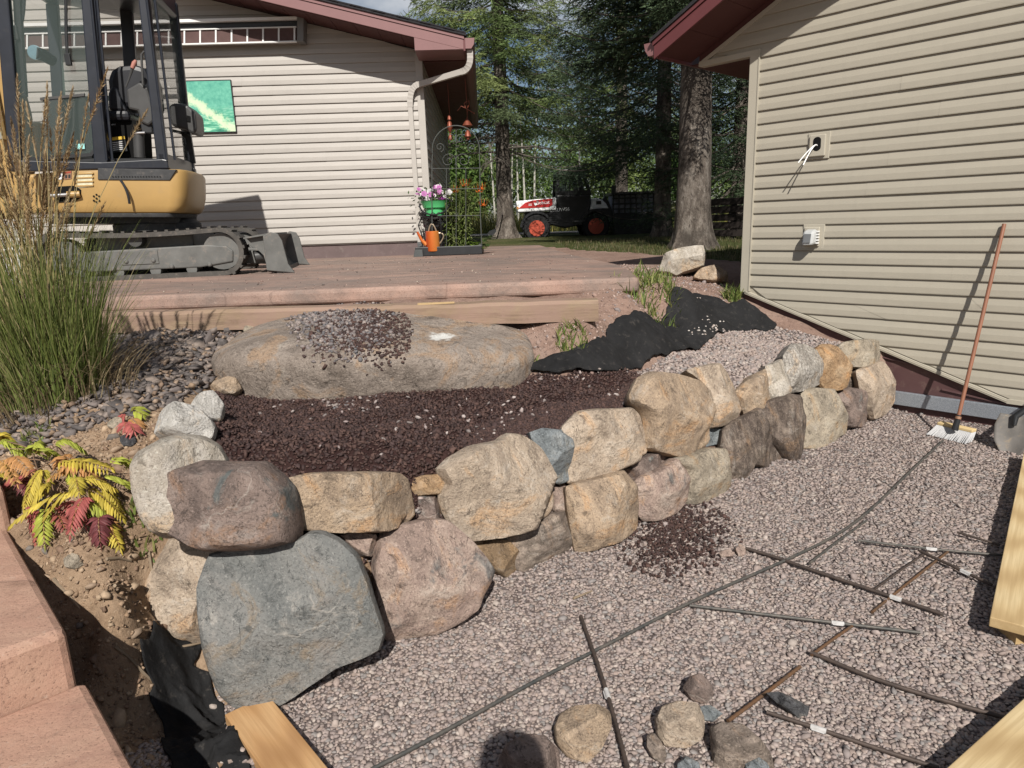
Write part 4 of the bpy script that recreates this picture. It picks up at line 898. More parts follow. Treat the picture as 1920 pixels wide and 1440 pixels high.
# heap of gravel and mulch on the big boulder: rest each chip on the boulder's top
depsgraph = bpy.context.evaluated_depsgraph_get()
from mathutils.bvhtree import BVHTree
def bvh_of(o):
    return BVHTree.FromPolygons([o.matrix_basis @ v.co for v in o.data.vertices], [tuple(p.vertices) for p in o.data.polygons])
bvB = bvh_of(BB)
def drop(bv, x, y, z=3.0):
    h = bv.ray_cast(Vector((x, y, z)), Vector((0, 0, -1))); return None if h[0] is None else h[0].z
hp = []; r = np.random.default_rng(31)
hc = None
for k in range(4600):
    px = 660 + r.normal(0, 60); py = 613 + r.normal(0, 17) + (px - 655) * .03
    if ((px - 655) / 118) ** 2 + ((py - 613) / 38) ** 2 > 1: continue
    q = at_z(px, py, .98)
    z = drop(bvB, q[0], q[1])
    if z is None: z = float(H(q[0], q[1]))
    hp.append((q[0], q[1], z + r.uniform(-.004, .007)))
hp = np.array(hp); half = r.uniform(size=len(hp)) < np.clip(.55 + (hp[:, 0] - hp[:, 0].mean()) * 1.3, .15, .95)
pebbles('boulder_heap_gravel', hp[~half], .020, [(.17, .145, .14), (.21, .175, .165), (.14, .125, .125), (.26, .22, .2), (.12, .115, .12)], M_peb, seed=33, tilt=.6)
pebbles('boulder_heap_mulch', hp[half], .018, REDPAL, M_peb, seed=34, tilt=.6, cube=True)
SOPAL_ = [(.22, .155, .105), (.18, .125, .09), (.26, .19, .14)]
# slate chips on the left of the bed
SLATE = gpoly([(-60, 560), (60, 600), (190, 612), (330, 608), (470, 620), (500, 632), (430, 650), (395, 680), (400, 712), (330, 760), (280, 775), (180, 800), (60, 850), (-80, 860)])
SLPAL = [(.115, .10, .096), (.15, .13, .122), (.095, .085, .083), (.18, .15, .135), (.13, .11, .105), (.22, .18, .155)]
M_slate = Mat('slate_chip', .75, .35); M_slate.base(C(1, 1, 1)); M_slate.base(M_slate.ramp(M_slate.noise(40, 6, .7), [(.3, C(.7, .7, .7)), (.7, C(1.25, 1.22, 1.18))])); M_slate.tint(); M_slate.bump(M_slate.noise(60, 5), .5, .004); M_slate = M_slate.done()
P = scatter(SLATE, .036, 41); P[:, 2] += .006
pebbles('slate_chips', P, .054, SLPAL, M_slate, flat=.36, seed=42, tilt=.35, elong=.6, angular=.3, cube=True)
P = scatter(SLATE, .05, 47, keep=lambda X, Y, r: r.uniform(size=X.size) < .5); P[:, 2] += .02; pebbles('slate_dirt', P, .03, SOPAL_, M_peb, flat=.5, seed=48, tilt=.5, cube=True)
P = scatter(SLATE, .026, 43); pebbles('slate_chips', P, .034, SLPAL, M_slate, flat=.4, seed=44, tilt=.4, elong=.6, angular=.4, cube=True)
P = scatter(SLATE, .17, 45); P[:, 2] += .02; pebbles('slate_chips', P, .095, SLPAL, M_slate, flat=.33, seed=46, tilt=.3, elong=.6, angular=.3, cube=True)
# crumbs and clods on the bare soil
SOILP = gpoly([(-60, 850), (180, 800), (300, 770), (330, 790), (270, 850), (270, 940), (300, 1000), (290, 1100), (350, 1210), (410, 1290), (430, 1440), (160, 1440), (140, 1280), (130, 1200), (0, 960)])
SOPAL = [(.23, .155, .10), (.28, .195, .13), (.19, .125, .085), (.34, .25, .17), (.26, .19, .135)]
P = scatter(SOILP, .024, 51, keep=lambda X, Y, r: r.uniform(size=X.size) < .8); pebbles('soil_crumbs', P, .017, SOPAL, M_peb, flat=.7, seed=52, tilt=.6, cube=True)
P = scatter(SOILP, .055, 53, keep=lambda X, Y, r: r.uniform(size=X.size) < .6); pebbles('soil_clods', P, .034, SOPAL + [(.15, .13, .115)], M_peb, flat=.6, seed=54, tilt=.6, angular=.4)
P = scatter(SOILP, .013, 59, keep=lambda X, Y, r: r.uniform(size=X.size) < .6); pebbles('soil_crumbs', P, .010, SOPAL, M_peb, flat=.7, seed=60, tilt=.6, angular=.3, cube=True)
DIRTP = [(-3.4, 4.62), (-3.2, 4.2), (-1.7, 4.35), (-.2, 4.6), (.12, 3.9), (.35, 3.75), (1.1, 4.4), (1.6, 5.1), (2.0, 6.0), (2.2, 7.2), (1.15, 8.4), (1.1, 6.6), (1.05, 5.3), (.3, 4.8)]
DIPAL = [(.25, .17, .14), (.30, .215, .18), (.21, .145, .125), (.36, .27, .23), (.25, .21, .2)]
P = scatter(DIRTP, .028, 55, keep=lambda X, Y, r: r.uniform(size=X.size) < .62); pebbles('dirt_crumbs', P, .017, DIPAL, M_peb, flat=.65, seed=56, tilt=.6, cube=True)
P = scatter(DIRTP, .09, 57, keep=lambda X, Y, r: r.uniform(size=X.size) < .5); pebbles('dirt_clods', P, .035, DIPAL, M_peb, flat=.6, seed=58, tilt=.6, angular=.25)

# dust, grit and leaf crumbs swept over the patio
PATP = [(-4.5, 4.95), (-.5, 4.98), (.9, 5.05), (.95, 6.2), (.8, 8.4), (.5, 9.6), (-4.5, 9.4)]
P = scatter(PATP, .10, 71, keep=lambda X, Y, r: r.uniform(size=X.size) < .16 + .5 * (Y < 5.25)); P[:, 2] = PZ + .004
pebbles('patio_grit', P, .013, DIPAL + [(.12, .1, .09), (.4, .34, .28)], M_peb, seed=72, tilt=.6, cube=True)
# ------------------------------------------------------------------ landscape timbers at the patio edge
m = Mat('weathered_timber', .85, .2)
m.base(m.ramp(m.noise(9, 8, .7, stretch=(.12, 1, 1)), [(.3, C(.17, .12, .085)), (.5, C(.25, .18, .12)), (.7, C(.31, .25, .165))]))
m.mix(m.ramp(m.noise(30, 6, .7, stretch=(.04, 1, 1)), [(.4, .6), (.5, 0)]), C(.10, .065, .045)); m.mix(m.ramp(m.noise(3, 8, .75), [(.38, 0), (.6, .85)]), C(.26, .175, .14))
m.bump(m.noise(40, 6, .7, stretch=(.05, 1, 1)), .6, .006); M_timber = m.done()
def timber(pa, pb, z, w, h, label, seed):
    a = at_z(pa[0], pa[1], z); b = at_z(pb[0], pb[1], z); d = b - a; d[2] = 0; L = np.linalg.norm(d); d /= L; sdv = np.array([-d[1], d[0], 0])
    r = random.Random(seed); g = MB(); n = 14; V = []; F = []
    for i in range(n + 1):
        p = a + (b - a) * i / n
        jz = r.uniform(-.004, .004); jy = r.uniform(-.005, .005)
        for y, zz in ((0, -h), (-.0, -.02), (.02, 0), (w - .02, 0), (w, -.02), (w, -h)):
            V.append(p + sdv * (y + jy) + np.array([0, 0, zz + jz]))
    for i in range(n):
        for k in range(6): F.append((i * 6 + k, i * 6 + (k + 1) % 6, (i + 1) * 6 + (k + 1) % 6, (i + 1) * 6 + k))
    F += [tuple(range(6)), tuple(n * 6 + k for k in range(5, -1, -1))]
    g.add(V, F); return g.build('landscape_timber', M_timber, smooth=True, label=label, cat='timber', group='landscape timbers along the patio edge')
timber((168, 588), (800, 572), CZ - .485, .17, .13, 'long weathered landscape timber with grass shadows, left of the pair at the patio edge', 3)
timber((640, 577), (1122, 563), CZ - .485, .17, .13, 'shorter landscape timber with a lifted right end at the patio edge', 4)
g = MB(); g.beam(at_z(783, 570, CZ - .479), at_z(852, 567, CZ - .479), .028, .010); g.build('wood_splinter', simple('split_wood', (.42, .30, .16), .8), label='pale splintered piece of wood lying on the timber joint', cat='wood scrap')

# ------------------------------------------------------------------ excavator
EX = thing('mini_excavator', (-4.2, 8.2, CZ - .42), 'yellow and black mini excavator with a glazed cab parked on the patio', 'excavator')
M_yel = simple('yellow_paint', (.37, .235, .085), .42, .45, var=.08, scale=3, dirt=C(.33, .22, .10))
M_cab = simple('cab_blue_black', (.012, .0145, .022), .35, .5, var=.25, scale=7, dirt=C(.032, .033, .037))
M_grime = simple('dusty_black', (.045, .046, .048), .7, .3, var=.3, scale=9, dirt=C(.16, .14, .125))
M_steel = simple('dusty_steel', (.105, .105, .10), .62, .4, var=.25, scale=6, bump=.2, bscale=80, dirt=C(.22, .18, .15))
M_rub = simple('track_rubber', (.075, .07, .064), .9, .2, var=.25, scale=9, bump=.3, bscale=90, dirt=C(.21, .175, .15))
M_seat = simple('seat_vinyl', (.012, .013, .017), .38, .5, var=.2, scale=9)
M_gray = simple('gray_plastic', (.05, .05, .05), .45, .4, var=.15, scale=9)
M_chrome = simple('bare_metal', (.5, .5, .5), .3, .5, .9, var=.1)
m = Mat('tinted_glass', .03, .5); m.base(C(.75, .86, .83)).done(); m.b.inputs['Transmission Weight'].default_value = 0.0
m.b.inputs['Alpha'].default_value = .22; m.b.inputs['Base Color'].default_value = (.10, .13, .12, 1); M_glass = m.m
# undercarriage frame: u along the track (to the right), w away from the viewer
UY = R_(10); SX = .88; uD = np.array([math.cos(UY), math.sin(UY), 0]); wD = np.array([-math.sin(UY), math.cos(UY), 0])
GZ_ = PZ + .0
tr_r = at_z(390, 518, GZ_)           # near right end of the track on the patio
U0 = tr_r + uD * .29
def UC(u, w, z): return U0 + (uD * u + wD * w + np.array([0, 0, z])) * SX
TL, TH_ = 2.15, .53
def track(w0, wdt):
    r_ = TH_ / 2 - .04; n = 12; path = []
    rr_ = TH_ / 2
    for k in range(15): a = -math.pi / 2 + math.pi * k / 14; path.append((-.16 + math.cos(a) * rr_ * .92, rr_ + math.sin(a) * rr_))
    for k in range(1, 9): path.append((-.16 - (TL - .5) * k / 9, TH_ - .028 * math.sin(math.pi * k / 9)))
    for k in range(15): a = math.pi / 2 + math.pi * k / 14; path.append((-TL + .34 + math.cos(a) * rr_ * .92, rr_ + math.sin(a) * rr_))
    for k in range(1, 9): path.append((-TL + .34 + (TL - .5) * k / 9, 0))
    V = []; F = []; m_ = len(path); th = .05
    P = np.array(path); c = np.array([-TL / 2 + .1, TH_ / 2])
    for i in range(m_):
        t = P[(i + 1) % m_] - P[i - 1]; t /= np.linalg.norm(t); nn = np.array([t[1], -t[0]]); nn = nn if nn @ (P[i] - c) > 0 else -nn
        q = P[i] - nn * th
        V += [UC(P[i][0], w0, P[i][1]), UC(P[i][0], w0 + wdt, P[i][1]), UC(q[0], w0 + wdt, q[1]), UC(q[0], w0, q[1])]
    for i in range(m_):
        j = (i + 1) % m_
        for k in range(4): F.append((i * 4 + k, i * 4 + (k + 1) % 4, j * 4 + (k + 1) % 4, j * 4 + k))
    g = MB(); g.add(V, F); tk = g.build('track', M_rub, EX, smooth=True)
    # lugs
    L = np.r_[0, np.cumsum(np.linalg.norm(np.diff(np.vstack([P, P[:1]]), axis=0), axis=1))]; Pn = np.vstack([P, P[:1]])
    nl = 44; mesh = None
    for k in range(nl):
        s_ = L[-1] * k / nl; i = min(np.searchsorted(L, s_, 'right') - 1, m_ - 1); f = (s_ - L[i]) / (L[i + 1] - L[i] + 1e-9)
        p = Pn[i] + (Pn[i + 1] - Pn[i]) * f; t = Pn[i + 1] - Pn[i]; t /= np.linalg.norm(t); nn = np.array([t[1], -t[0]]); nn = nn if nn @ (p - c) > 0 else -nn
        if p[1] < .02 and nn[1] < -.9: nn2 = nn * .0
        else: nn2 = nn
        cc = p + nn2 * .006
        t3 = uD * t[0] + np.array([0, 0, t[1]]); n3 = uD * nn[0] + np.array([0, 0, nn[1]])
        g = MB(); g.box(UC(cc[0], w0 + wdt / 2, cc[1]), (.030, wdt * SX * 1.01, .022), (t3, wD, n3)); g.build('track_lug', M_rub, tk)
    return tk
for w0 in (0.0, 1.25):
    tk = track(w0, .30)
    fr_ = [(-.05, .15), (-.035, .27), (-.10, .325), (-.30, .345), (-TL + .45, .315), (-TL + .38, .16), (-TL + .6, .10), (-.4, .10)]
    g = MB(); g.prism([UC(u, w0 + .03, z) for u, z in fr_], wD * .20); tf = g.build('track_frame', M_steel, EX, bevel=.012)
    g = MB(); g.box(UC(-1.02, w0 + .027, .235), (.34, .012, .13), (uD, wD, (0, 0, 1))); g.build('cover_plate', M_steel, tf, bevel=.004)
    for du, dz in ((-1.16, .20), (-.88, .20), (-.3, .13), (-.7, .125), (-1.3, .125), (-1.6, .14)):
        g = MB(); g.lathe(UC(du, w0 + .026, dz), -wD, [(.022, 0), (.022, .012), (.012, .02)], 10); g.build('bolt', M_steel, tf, smooth=True)
    g = MB(); g.lathe(UC(-.16, w0 + .05, TH_ / 2), wD, [(.175, 0), (.175, .05), (.09, .06), (.09, .12), (.175, .13), (.175, .18)], 24); g.build('idler_wheel', M_steel, EX, smooth=True)
    g = MB(); g.lathe(UC(-TL + .34, w0 + .05, TH_ / 2), wD, [(.175, 0), (.175, .05), (.09, .06), (.09, .12), (.175, .13), (.175, .18)], 24); g.build('sprocket', M_steel, EX, smooth=True)
    g = MB(); g.lathe(UC(-1.05, w0 + .06, TH_ - .105), wD, [(.065, 0), (.065, .18)], 16); g.build('carrier_roller', M_gray, EX, smooth=True)
    for k in range(4):
        g = MB(); g.lathe(UC(-.5 - k * .38, w0 + .04, .085), wD, [(.05, 0), (.05, .22)], 12); g.build('track_roller', M_steel, EX, smooth=True)
g = MB(); g.box(UC(-1.0, .78, .33), (.9, .98, .30), (uD, wD, (0, 0, 1))); g.build('undercarriage_frame', M_steel, EX, bevel=.02)
g = MB(); g.lathe(UC(-1.0, .78, .46), (0, 0, 1), [(.40, 0), (.42, .04), (.42, .12), (.36, .17)], 28); g.build('swing_bearing', M_grime, EX, smooth=True)
# dozer blade at the right end
def BL(v, w, z): return UC(.42 + v, .78 + w, z)      # v outward
prof = [(.00, .03), (-.07, .12), (-.09, .24), (-.06, .37), (.0, .43)]; n = len(prof); th = .035
g = MB(); V = []; F = []
for w in (-.82, .82):
    for v, z in prof: V.append(BL(v, w, z))
    for v, z in prof: V.append(BL(v - th, w, z))
for i in range(n - 1):
    F += [(i, i + 1, 2 * n + i + 1, 2 * n + i), (n + i, n + i + 1, 3 * n + i + 1, 3 * n + i)]
F += [(0, 2 * n, 3 * n, n), (n - 1, 3 * n - 1, 4 * n - 1, 2 * n - 1)]
F += [tuple(range(n)) + tuple(range(2 * n - 1, n - 1, -1)), tuple(range(2 * n, 3 * n)) + tuple(range(4 * n - 1, 3 * n - 1, -1))]
g.add(V, F); bl = g.build('blade', M_steel, EX, smooth=True)
g = MB(); g.prism([BL(v, -.86, z) for v, z in ((.20, -.0), (.14, .10), (.10, .36), (.06, .44), (-.02, .46), (-.10, .42), (-.10, .04))], wD * .035); g.build('end_plate', M_steel, bl, bevel=.006)
g = MB(); g.prism([BL(v, .83, z) for v, z in ((.20, -.0), (.14, .10), (.10, .36), (.06, .44), (-.02, .46), (-.10, .42), (-.10, .04))], wD * .035); g.build('end_plate', M_steel, bl, bevel=.006)
g = MB(); g.box(BL(.03, 0, .02), (.045, 1.46, .045), (uD, wD, (0, 0, 1))); g.build('cutting_edge', M_steel, bl)
for w in (-.74, -.52, -.28, 0, .3, .55):
    g = MB(); g.prism([BL(v, w, z) for v, z in ((-.08, .44), (-.30, .40), (-.13, .20))], wD * .02); g.build('gusset', M_steel, bl)
g = MB(); g.prism([BL(v, -.8, z) for v, z in ((-.05, .45), (-.32, .41), (-.32, .395), (-.05, .43))], wD * 1.4); g.build('top_shelf', M_steel, bl)
for w in (-.40, .40):
    g = MB(); g.beam(UC(-.75, .78 + w, .25), BL(-.05, w, .16), .09, .13); g.build('push_arm', M_steel, EX, bevel=.01)
g = MB(); g.tube([BL(-.25, -.62, .19), BL(-.17, -.60, .20), BL(-.02, -.585, .17), BL(.06, -.58, .15)], [.05, .055, .05, .018], 12); g.build('pin_boss', M_gray, bl, smooth=True)

# upper structure: E(px, py, dv) is the point of the plane dv behind the door side that is seen at that pixel
def E(px, py, dv=0.0):
    return at_plane(px, py, UC(0, .10, 0) + wD * dv, wD)
def eprism(name, pts, dv, dep, mat, parent=EX, bevel=0.0, label=None, mirror=0.0):
    g = MB(); g.prism([E(a, b, dv) + wD * mirror for a, b in pts], wD * dep); return g.build(name, mat, parent, bevel=bevel, label=label)
plan = [(98, 0), (316, 0), (330, .008), (340, .045), (346, .14), (349, .36), (347, .7), (338, .98), (316, 1.1), (98, 1.1)]
def tail(name, rings, mat, bevel):
    V = []; F = []; n = len(plan)
    for py, ins in rings:
        for i, (px, dv) in enumerate(plan):
            k = 0 if i in (0, n - 1) else ins * (1 if i > 1 and i < n - 2 else .6)
            V.append(E(px - k, py, 0) + wD * (dv + (ins * .002 if dv < .3 else -ins * .002)))
    for j in range(len(rings) - 1):
        for i in range(n): F.append((j * n + i, j * n + (i + 1) % n, (j + 1) * n + (i + 1) % n, (j + 1) * n + i))
    F += [tuple(range(n)), tuple((len(rings) - 1) * n + i for i in range(n - 1, -1, -1))]
    g = MB(); g.add(V, F); return g.build(name, mat, EX, smooth=True, bevel=bevel)
tail('body', [(317, 3), (323, 0), (345, -1), (366, -1), (385, 2), (396, 7), (399, 12)], M_yel, .008)
tail('body_lower_lip', [(399.5, 14), (408, 18)], M_grime, .01)
eprism('swing_floor', [(95, 404), (330, 403), (330, 418), (95, 420)], .2, .8, M_grime)
eprism('front_bracket', [(20, 330), (100, 322), (100, 398), (30, 402)], .35, .5, M_yel, bevel=.03)
eprism('body_recess', [(104, 350), (140, 348), (152, 356), (152, 370), (140, 378), (104, 380)], -.006, .02, M_dark)
g = MB(); g.tube([E(96, 367, -.04), E(128, 365, -.04)], .018, 12); g.build('cylinder_rod', M_chrome, EX, smooth=True)
g = MB(); g.tube([E(126, 365, -.04), E(150, 364, -.02)], [.03, .03], 12); g.build('cylinder_head', M_yel, EX, smooth=True)
eprism('side_step_panel', [(183, 315), (331, 318), (318, 338), (183, 337)], -.014, .05, M_grime, bevel=.006)
for k in range(18):
    g = MB(); g.lathe(E(212 + k * 5.2, 331.5, -.015), -wD, [(.006, 0), (.006, .003)], 8); g.build('grip_hole', M_dark, EX)
lp = eprism('work_light', [(143, 325), (172, 323), (174, 350), (146, 352)], -.008, .01, simple('lamp_lens', (.55, .52, .38), .15, .6, var=.25, scale=20))
for k in range(4):
    y = 327 + k * 7.6; eprism('lamp_slat', [(140, y - 2.2), (175, y - 3.6), (175, y - .6), (140, y + .8)], -.014, .01, M_yel, lp, bevel=.002)
for a, b in ((176, 368), (181, 365), (186, 368), (176, 376), (181, 379), (186, 376), (181, 372)):
    g = MB(); g.lathe(E(a, b, -.004), -wD, [(.009, 0), (.009, .004)], 10); g.build('vent_hole', M_dark, EX)
# maker sticker and warning stickers
stk = eprism('body_sticker', [(106, 323), (117, 322), (117, 336), (106, 337)], -.007, .006, M_white)
eprism('sticker_mark', [(108, 326), (113, 325), (115, 330), (111, 334), (108, 333)], -.009, .002, simple('ink_blue', (.03, .035, .07), .5), stk)
stk = eprism('body_sticker', [(120, 322), (134, 320), (134, 335), (120, 337)], -.007, .006, simple('sticker_tan', (.25, .14, .09), .5))
eprism('sticker_mark', [(121, 322.5), (133, 321), (133, 324), (121, 325.5)], -.009, .002, simple('ink_red', (.30, .05, .03), .5), stk)
eprism('sticker_mark', [(122, 328), (126, 327.6), (126, 334), (122, 334.6)], -.009, .002, M_black, stk); eprism('sticker_mark', [(128, 327.5), (132, 327), (132, 333.5), (128, 334)], -.009, .002, M_black, stk)
# hoses hanging over the body
g = MB(); g.tube(arc(E(226, 338, -.04), E(240, 355, -.09), E(243, 382, -.06), 10), .012, 8); g.build('hose', M_black, EX, smooth=True)
# cab frame posts on the door side and mirrored on the far side
CD = .98
def post(a, b, w, mir=0.0):
    (x0, y0), (x1, y1) = a, b
    return eprism('cab_post', [(x0 - w / 2, y0), (x1 - w / 2, y1), (x1 + w / 2, y1), (x0 + w / 2, y0)], 0, .065, M_cab, bevel=.012, mirror=mir)
for mir in (0, CD):
    post((-2, -60), (28, 300), 26, mir); post((160, -60), (190, 312), 27, mir); post((262, -60), (304, 308), 20, mir)
    eprism('cab_sill', [(20, 300), (190, 304), (304, 298), (314, 300), (316, 316), (190, 317), (98, 320), (20, 322)], -.012, .08, M_cab, bevel=.01, mirror=mir)
g = MB(); g.prism([E(294, 286), E(308, 286), E(314, 318), E(300, 318)], wD * (CD + .06)); g.build('rear_sill', M_cab, EX, bevel=.015)
for px, w in ((172, 4), (183, 4), (275, 4), (290, 4)):
    d = 8 if px < 200 else 11
    x1 = px + (30 if px < 200 else 40)
    g = MB(); g.tube([E(px - 5, -40, -.02), E(x1 - 2, 300, -.02)], .012, 6); g.build('door_track', M_cab, EX)
g = MB(); g.prism([E(a, b) for a, b in ((-20, -75), (266, -75), (274, -30), (270, -18), (258, -22), (150, -44), (-20, -62))], wD * (CD + .07)); g.build('cab_roof', M_cab, EX, bevel=.03)
eprism('floor', [(30, 297), (300, 297), (300, 303), (30, 303)], .03, .95, M_black)
eprism('far_side_panel', [(82, 190), (158, 178), (205, 300), (90, 302)], .80, .03, simple('panel_dark', (.02, .022, .022), .5), bevel=.01)
eprism('far_window_bar', [(80, 182), (350, 176), (350, 184), (80, 192)], .99, .03, M_cab)
# panes
def pane(pts, dv=0.03, name='window_pane'):
    g = MB(); g.prism([E(a, b, dv) for a, b in pts], wD * .006); return g.build(name, M_glass, EX)
pane([(14, -50), (148, -50), (176, 278), (170, 288), (40, 300)])
g = MB(); rp = [E(268, -30), E(302, 292)]; g.prism([rp[0] + wD * .06, rp[1] + wD * .06, rp[1] + wD * CD, rp[0] + wD * CD], uD * .006); g.build('rear_pane', M_glass, EX)
g = MB(); fp = [E(14, -50) + wD * CD, E(150, -50) + wD * CD, E(178, 290) + wD * CD, E(38, 294) + wD * CD]; g.prism(fp, wD * .006); g.build('window_pane', M_glass, EX)
g = MB(); fp = [E(176, -50) + wD * CD, E(262, -50) + wD * CD, E(300, 180) + wD * CD, E(196, 180) + wD * CD]; g.prism(fp, wD * .006); g.build('window_pane', M_glass, EX)
eprism('lower_front_rail', [(75, 183), (158, 175), (158, 180), (75, 188)], .02, .02, M_gray)
eprism('window_gasket', [(40, 296), (168, 287), (176, 278), (180, 281), (172, 293), (40, 303)], .01, .025, M_black)
eprism('sticker', [(142, 270), (158, 269), (159, 279), (143, 280)], .015, .008, simple('sticker_cyan', (.28, .60, .58), .5))
# round mirror / lamp behind the front glass
g = MB(); g.tube([E(66, 99, .55), E(82, 104, .60), E(100, 115, .68)], [.062, .06, .05], 16); g.build('work_lamp_housing', M_gray, EX, smooth=True)
g = MB(); g.lathe(E(66, 98.5, .545), -wD, [(.066, 0), (.066, .012), (.05, .016)], 20); g.build('work_lamp_lens', simple('lens_blue', (.16, .27, .32), .15, .6), EX, smooth=True)
# wiper, linkage rods
g = MB(); g.tube([E(123, -40, -.01), E(124, 60, -.01), E(127, 118, -.02)], .013, 6); g.build('wiper_arm', M_black, EX)
g = MB(); g.box(E(128, 112, -.02), (.05, .03, .10)); g.build('wiper_motor', M_black, EX, bevel=.006)
g = MB(); g.tube([E(30, -40, .1), E(31, 60, .1)], .012, 6); g.build('latch_rod', M_chrome, EX)
g = MB(); g.tube(arc(E(45, -40, .12), E(46, 52, .12), E(34, 46, .1), 8), .016, 6); g.build('cable_loop', M_black, EX, smooth=True)
g = MB(); g.box(E(30, 62, .08), (.05, .05, .12)); g.build('latch', M_gray, EX, bevel=.008)
eprism('front_left_frame_inner', [(22, -40), (34, -40), (48, 180), (34, 182)], .08, .05, M_black)
# floor levers seen through the lower glass
for a in (0, 1):
    g = MB(); g.tube([E(118 + a * 12, 278, .45), E(126 + a * 12, 238, .45), E(136 + a * 3, 190, .45)], .010, 6); g.build('travel_lever', M_gray, EX)
# seat with joystick console
st_ = eprism('seat_back', [(206, 200), (200, 150), (206, 130), (222, 122), (250, 120), (272, 126), (282, 150), (288, 205)], .28, .42, M_seat, bevel=.05)
eprism('side_bolster', [(203, 206), (202, 175), (207, 163), (218, 163), (224, 180), (238, 208)], .23, .10, M_seat, bevel=.02)
eprism('seat_cushion', [(192, 206), (240, 206), (244, 226), (192, 226)], .20, .5, M_seat, bevel=.035)
eprism('seat_base', [(196, 226), (258, 226), (262, 296), (200, 296)], .26, .40, M_dark)
eprism('seat_rail_clip', [(209, 233), (217, 232), (217, 234), (209, 235)], .255, .01, M_chrome)
eprism('console', [(236, 168), (262, 153), (276, 165), (288, 205), (288, 228), (278, 236), (262, 228), (258, 208), (240, 204)], .12, .12, M_gray, bevel=.02)
eprism('console_leg', [(262, 228), (284, 228), (286, 250), (266, 250)], .15, .08, M_black, bevel=.01)
g = MB(); g.tube([E(262, 296, .18), E(260, 262, .18), E(260, 250, .18)], .05, 14); g.build('pedestal', M_gray, EX, smooth=True)
g = MB(); g.tube([E(250, 250, .14), E(272, 249, .13)], .012, 8); g.build('pedestal_clamp', M_chrome, EX, smooth=True)
g = MB(); g.tube([E(236, 163, .14), E(242, 148, .14), E(247, 132, .14), E(249, 124, .14)], [.008, .008, .014, .02], 8); g.build('joystick', M_gray, EX, smooth=True)
g = MB(); g.tube([E(248, 128, .13), E(252, 118, .13), E(255, 113, .13)], [.018, .022, .012], 10); g.build('joystick_grip', simple('grip_pink', (.34, .15, .12), .6), EX, smooth=True)
g = MB(); g.tube([E(268, 160, .10), E(265, 102, .10), E(270, 97, .10), E(284, 97, .10)], .011, 8); g.build('grab_bar', M_gray, EX, smooth=True)
eprism('monitor', [(182, 158), (192, 156), (195, 175), (183, 177)], .35, .05, M_gray, bevel=.006)
wl_ = eprism('warning_label', [(198, 259), (233, 255), (239, 283), (205, 287)], .20, .01, M_black)
eprism('label_band', [(198, 259), (233, 255), (234.5, 260.5), (199.5, 264.5)], .196, .004, simple('label_yellow', (.60, .40, .05), .5), wl_)
for k in range(5):
    eprism('label_line', [(203 + k, 268 + k * 3.4), (230 + k * .8, 265 + k * 3.4), (230 + k * .8, 266.1 + k * 3.4), (203 + k, 269.1 + k * 3.4)], .196, .004, M_white, wl_)
# storage box on the rear quarter window
bx = eprism('storage_box', [(316, 198), (326, 192), (352, 198), (366, 212), (369, 244), (362, 252), (345, 242), (322, 236), (316, 220)], .55, .35, M_gray, bevel=.025)
eprism('box_latch', [(350, 216), (357, 218), (357, 229), (350, 228)], .54, .02, M_dark, bevel=.004)
eprism('rear_pane_frame', [(316, 240), (340, 246), (358, 256), (366, 306), (360, 306), (352, 262), (338, 251), (318, 246)], .80, .04, M_black)
# boom at the left edge
eprism('boom', [(-60, 60), (-8, 60), (30, 205), (40, 300), (20, 410), (-60, 410)], .35, .34, M_yel, bevel=.03)
eprism('boom_cylinder', [(-40, 80), (-30, 80), (5, 260), (-8, 262)], .25, .08, M_chrome)
g = MB(); g.tube([E(40, 215, .2), E(34, 195, .2)], .03, 10); g.build('control_knob', M_black, EX, smooth=True)
eprism('right_fender', [(40, 230), (78, 228), (84, 300), (40, 300)], 1.05, .25, M_yel, bevel=.04)
# white tub standing behind the grass
TB = thing('white_tub', at_z(60, 470, PZ), 'white plastic tub behind the tall grass beside the excavator track', 'tub')
c = at_y(52, 455, 7.0); c[2] = PZ
g = MB(); g.lathe(c, (0, 0, 1), [(.22, 0), (.26, .30), (.27, .31), (.27, .34), (.25, .34), (.21, .02)], 28); g.build('tub_body', M_white, TB, smooth=True)
g = MB(); g.tube([c + np.array([math.cos(t) * .275, math.sin(t) * .275, .325]) for t in np.linspace(0, 2 * math.pi, 25)], .012, 6); g.build('tub_rim', M_white, TB, smooth=True)

# ------------------------------------------------------------------ utility work vehicle under the trees
YV = 18.9
UV = thing('utility_vehicle', at_y(1080, 445, YV), 'small black and white utility work machine with red wheels parked under the spruces', 'utility vehicle')
def T(px, py, dv=0.0):
    q = at_y(px, py, YV); q[1] += dv; return q
def tprism(name, pts, dv, dep, mat, parent=UV, bevel=0.0):
    g = MB(); g.prism([T(a, b, dv) for a, b in pts], (0, dep, 0)); return g.build(name, mat, parent, bevel=bevel)
M_uvb = simple('machine_black', (.012, .013, .015), .4, .45, var=.2, scale=4)
M_uvw = simple('machine_white', (.74, .75, .76), .4, .45, var=.05, scale=4)
M_red = simple('wheel_red', (.40, .065, .035), .45, .4, var=.1, scale=6)
M_decal = simple('decal_red', (.42, .02, .02), .45, .4, var=.05, scale=4)
M_tire = simple('tyre', (.022, .022, .023), .85, .2, var=.2, scale=9)
cb = tprism('cargo_box', [(967, 377), (1043, 370), (1043, 394), (971, 398)], .0, 1.45, M_uvw, bevel=.03)
tprism('side_decal', [(972, 391), (985, 380), (1000, 375.5), (1036, 372.2), (1036, 384), (1030, 388)], -.014, .01, M_decal, cb)
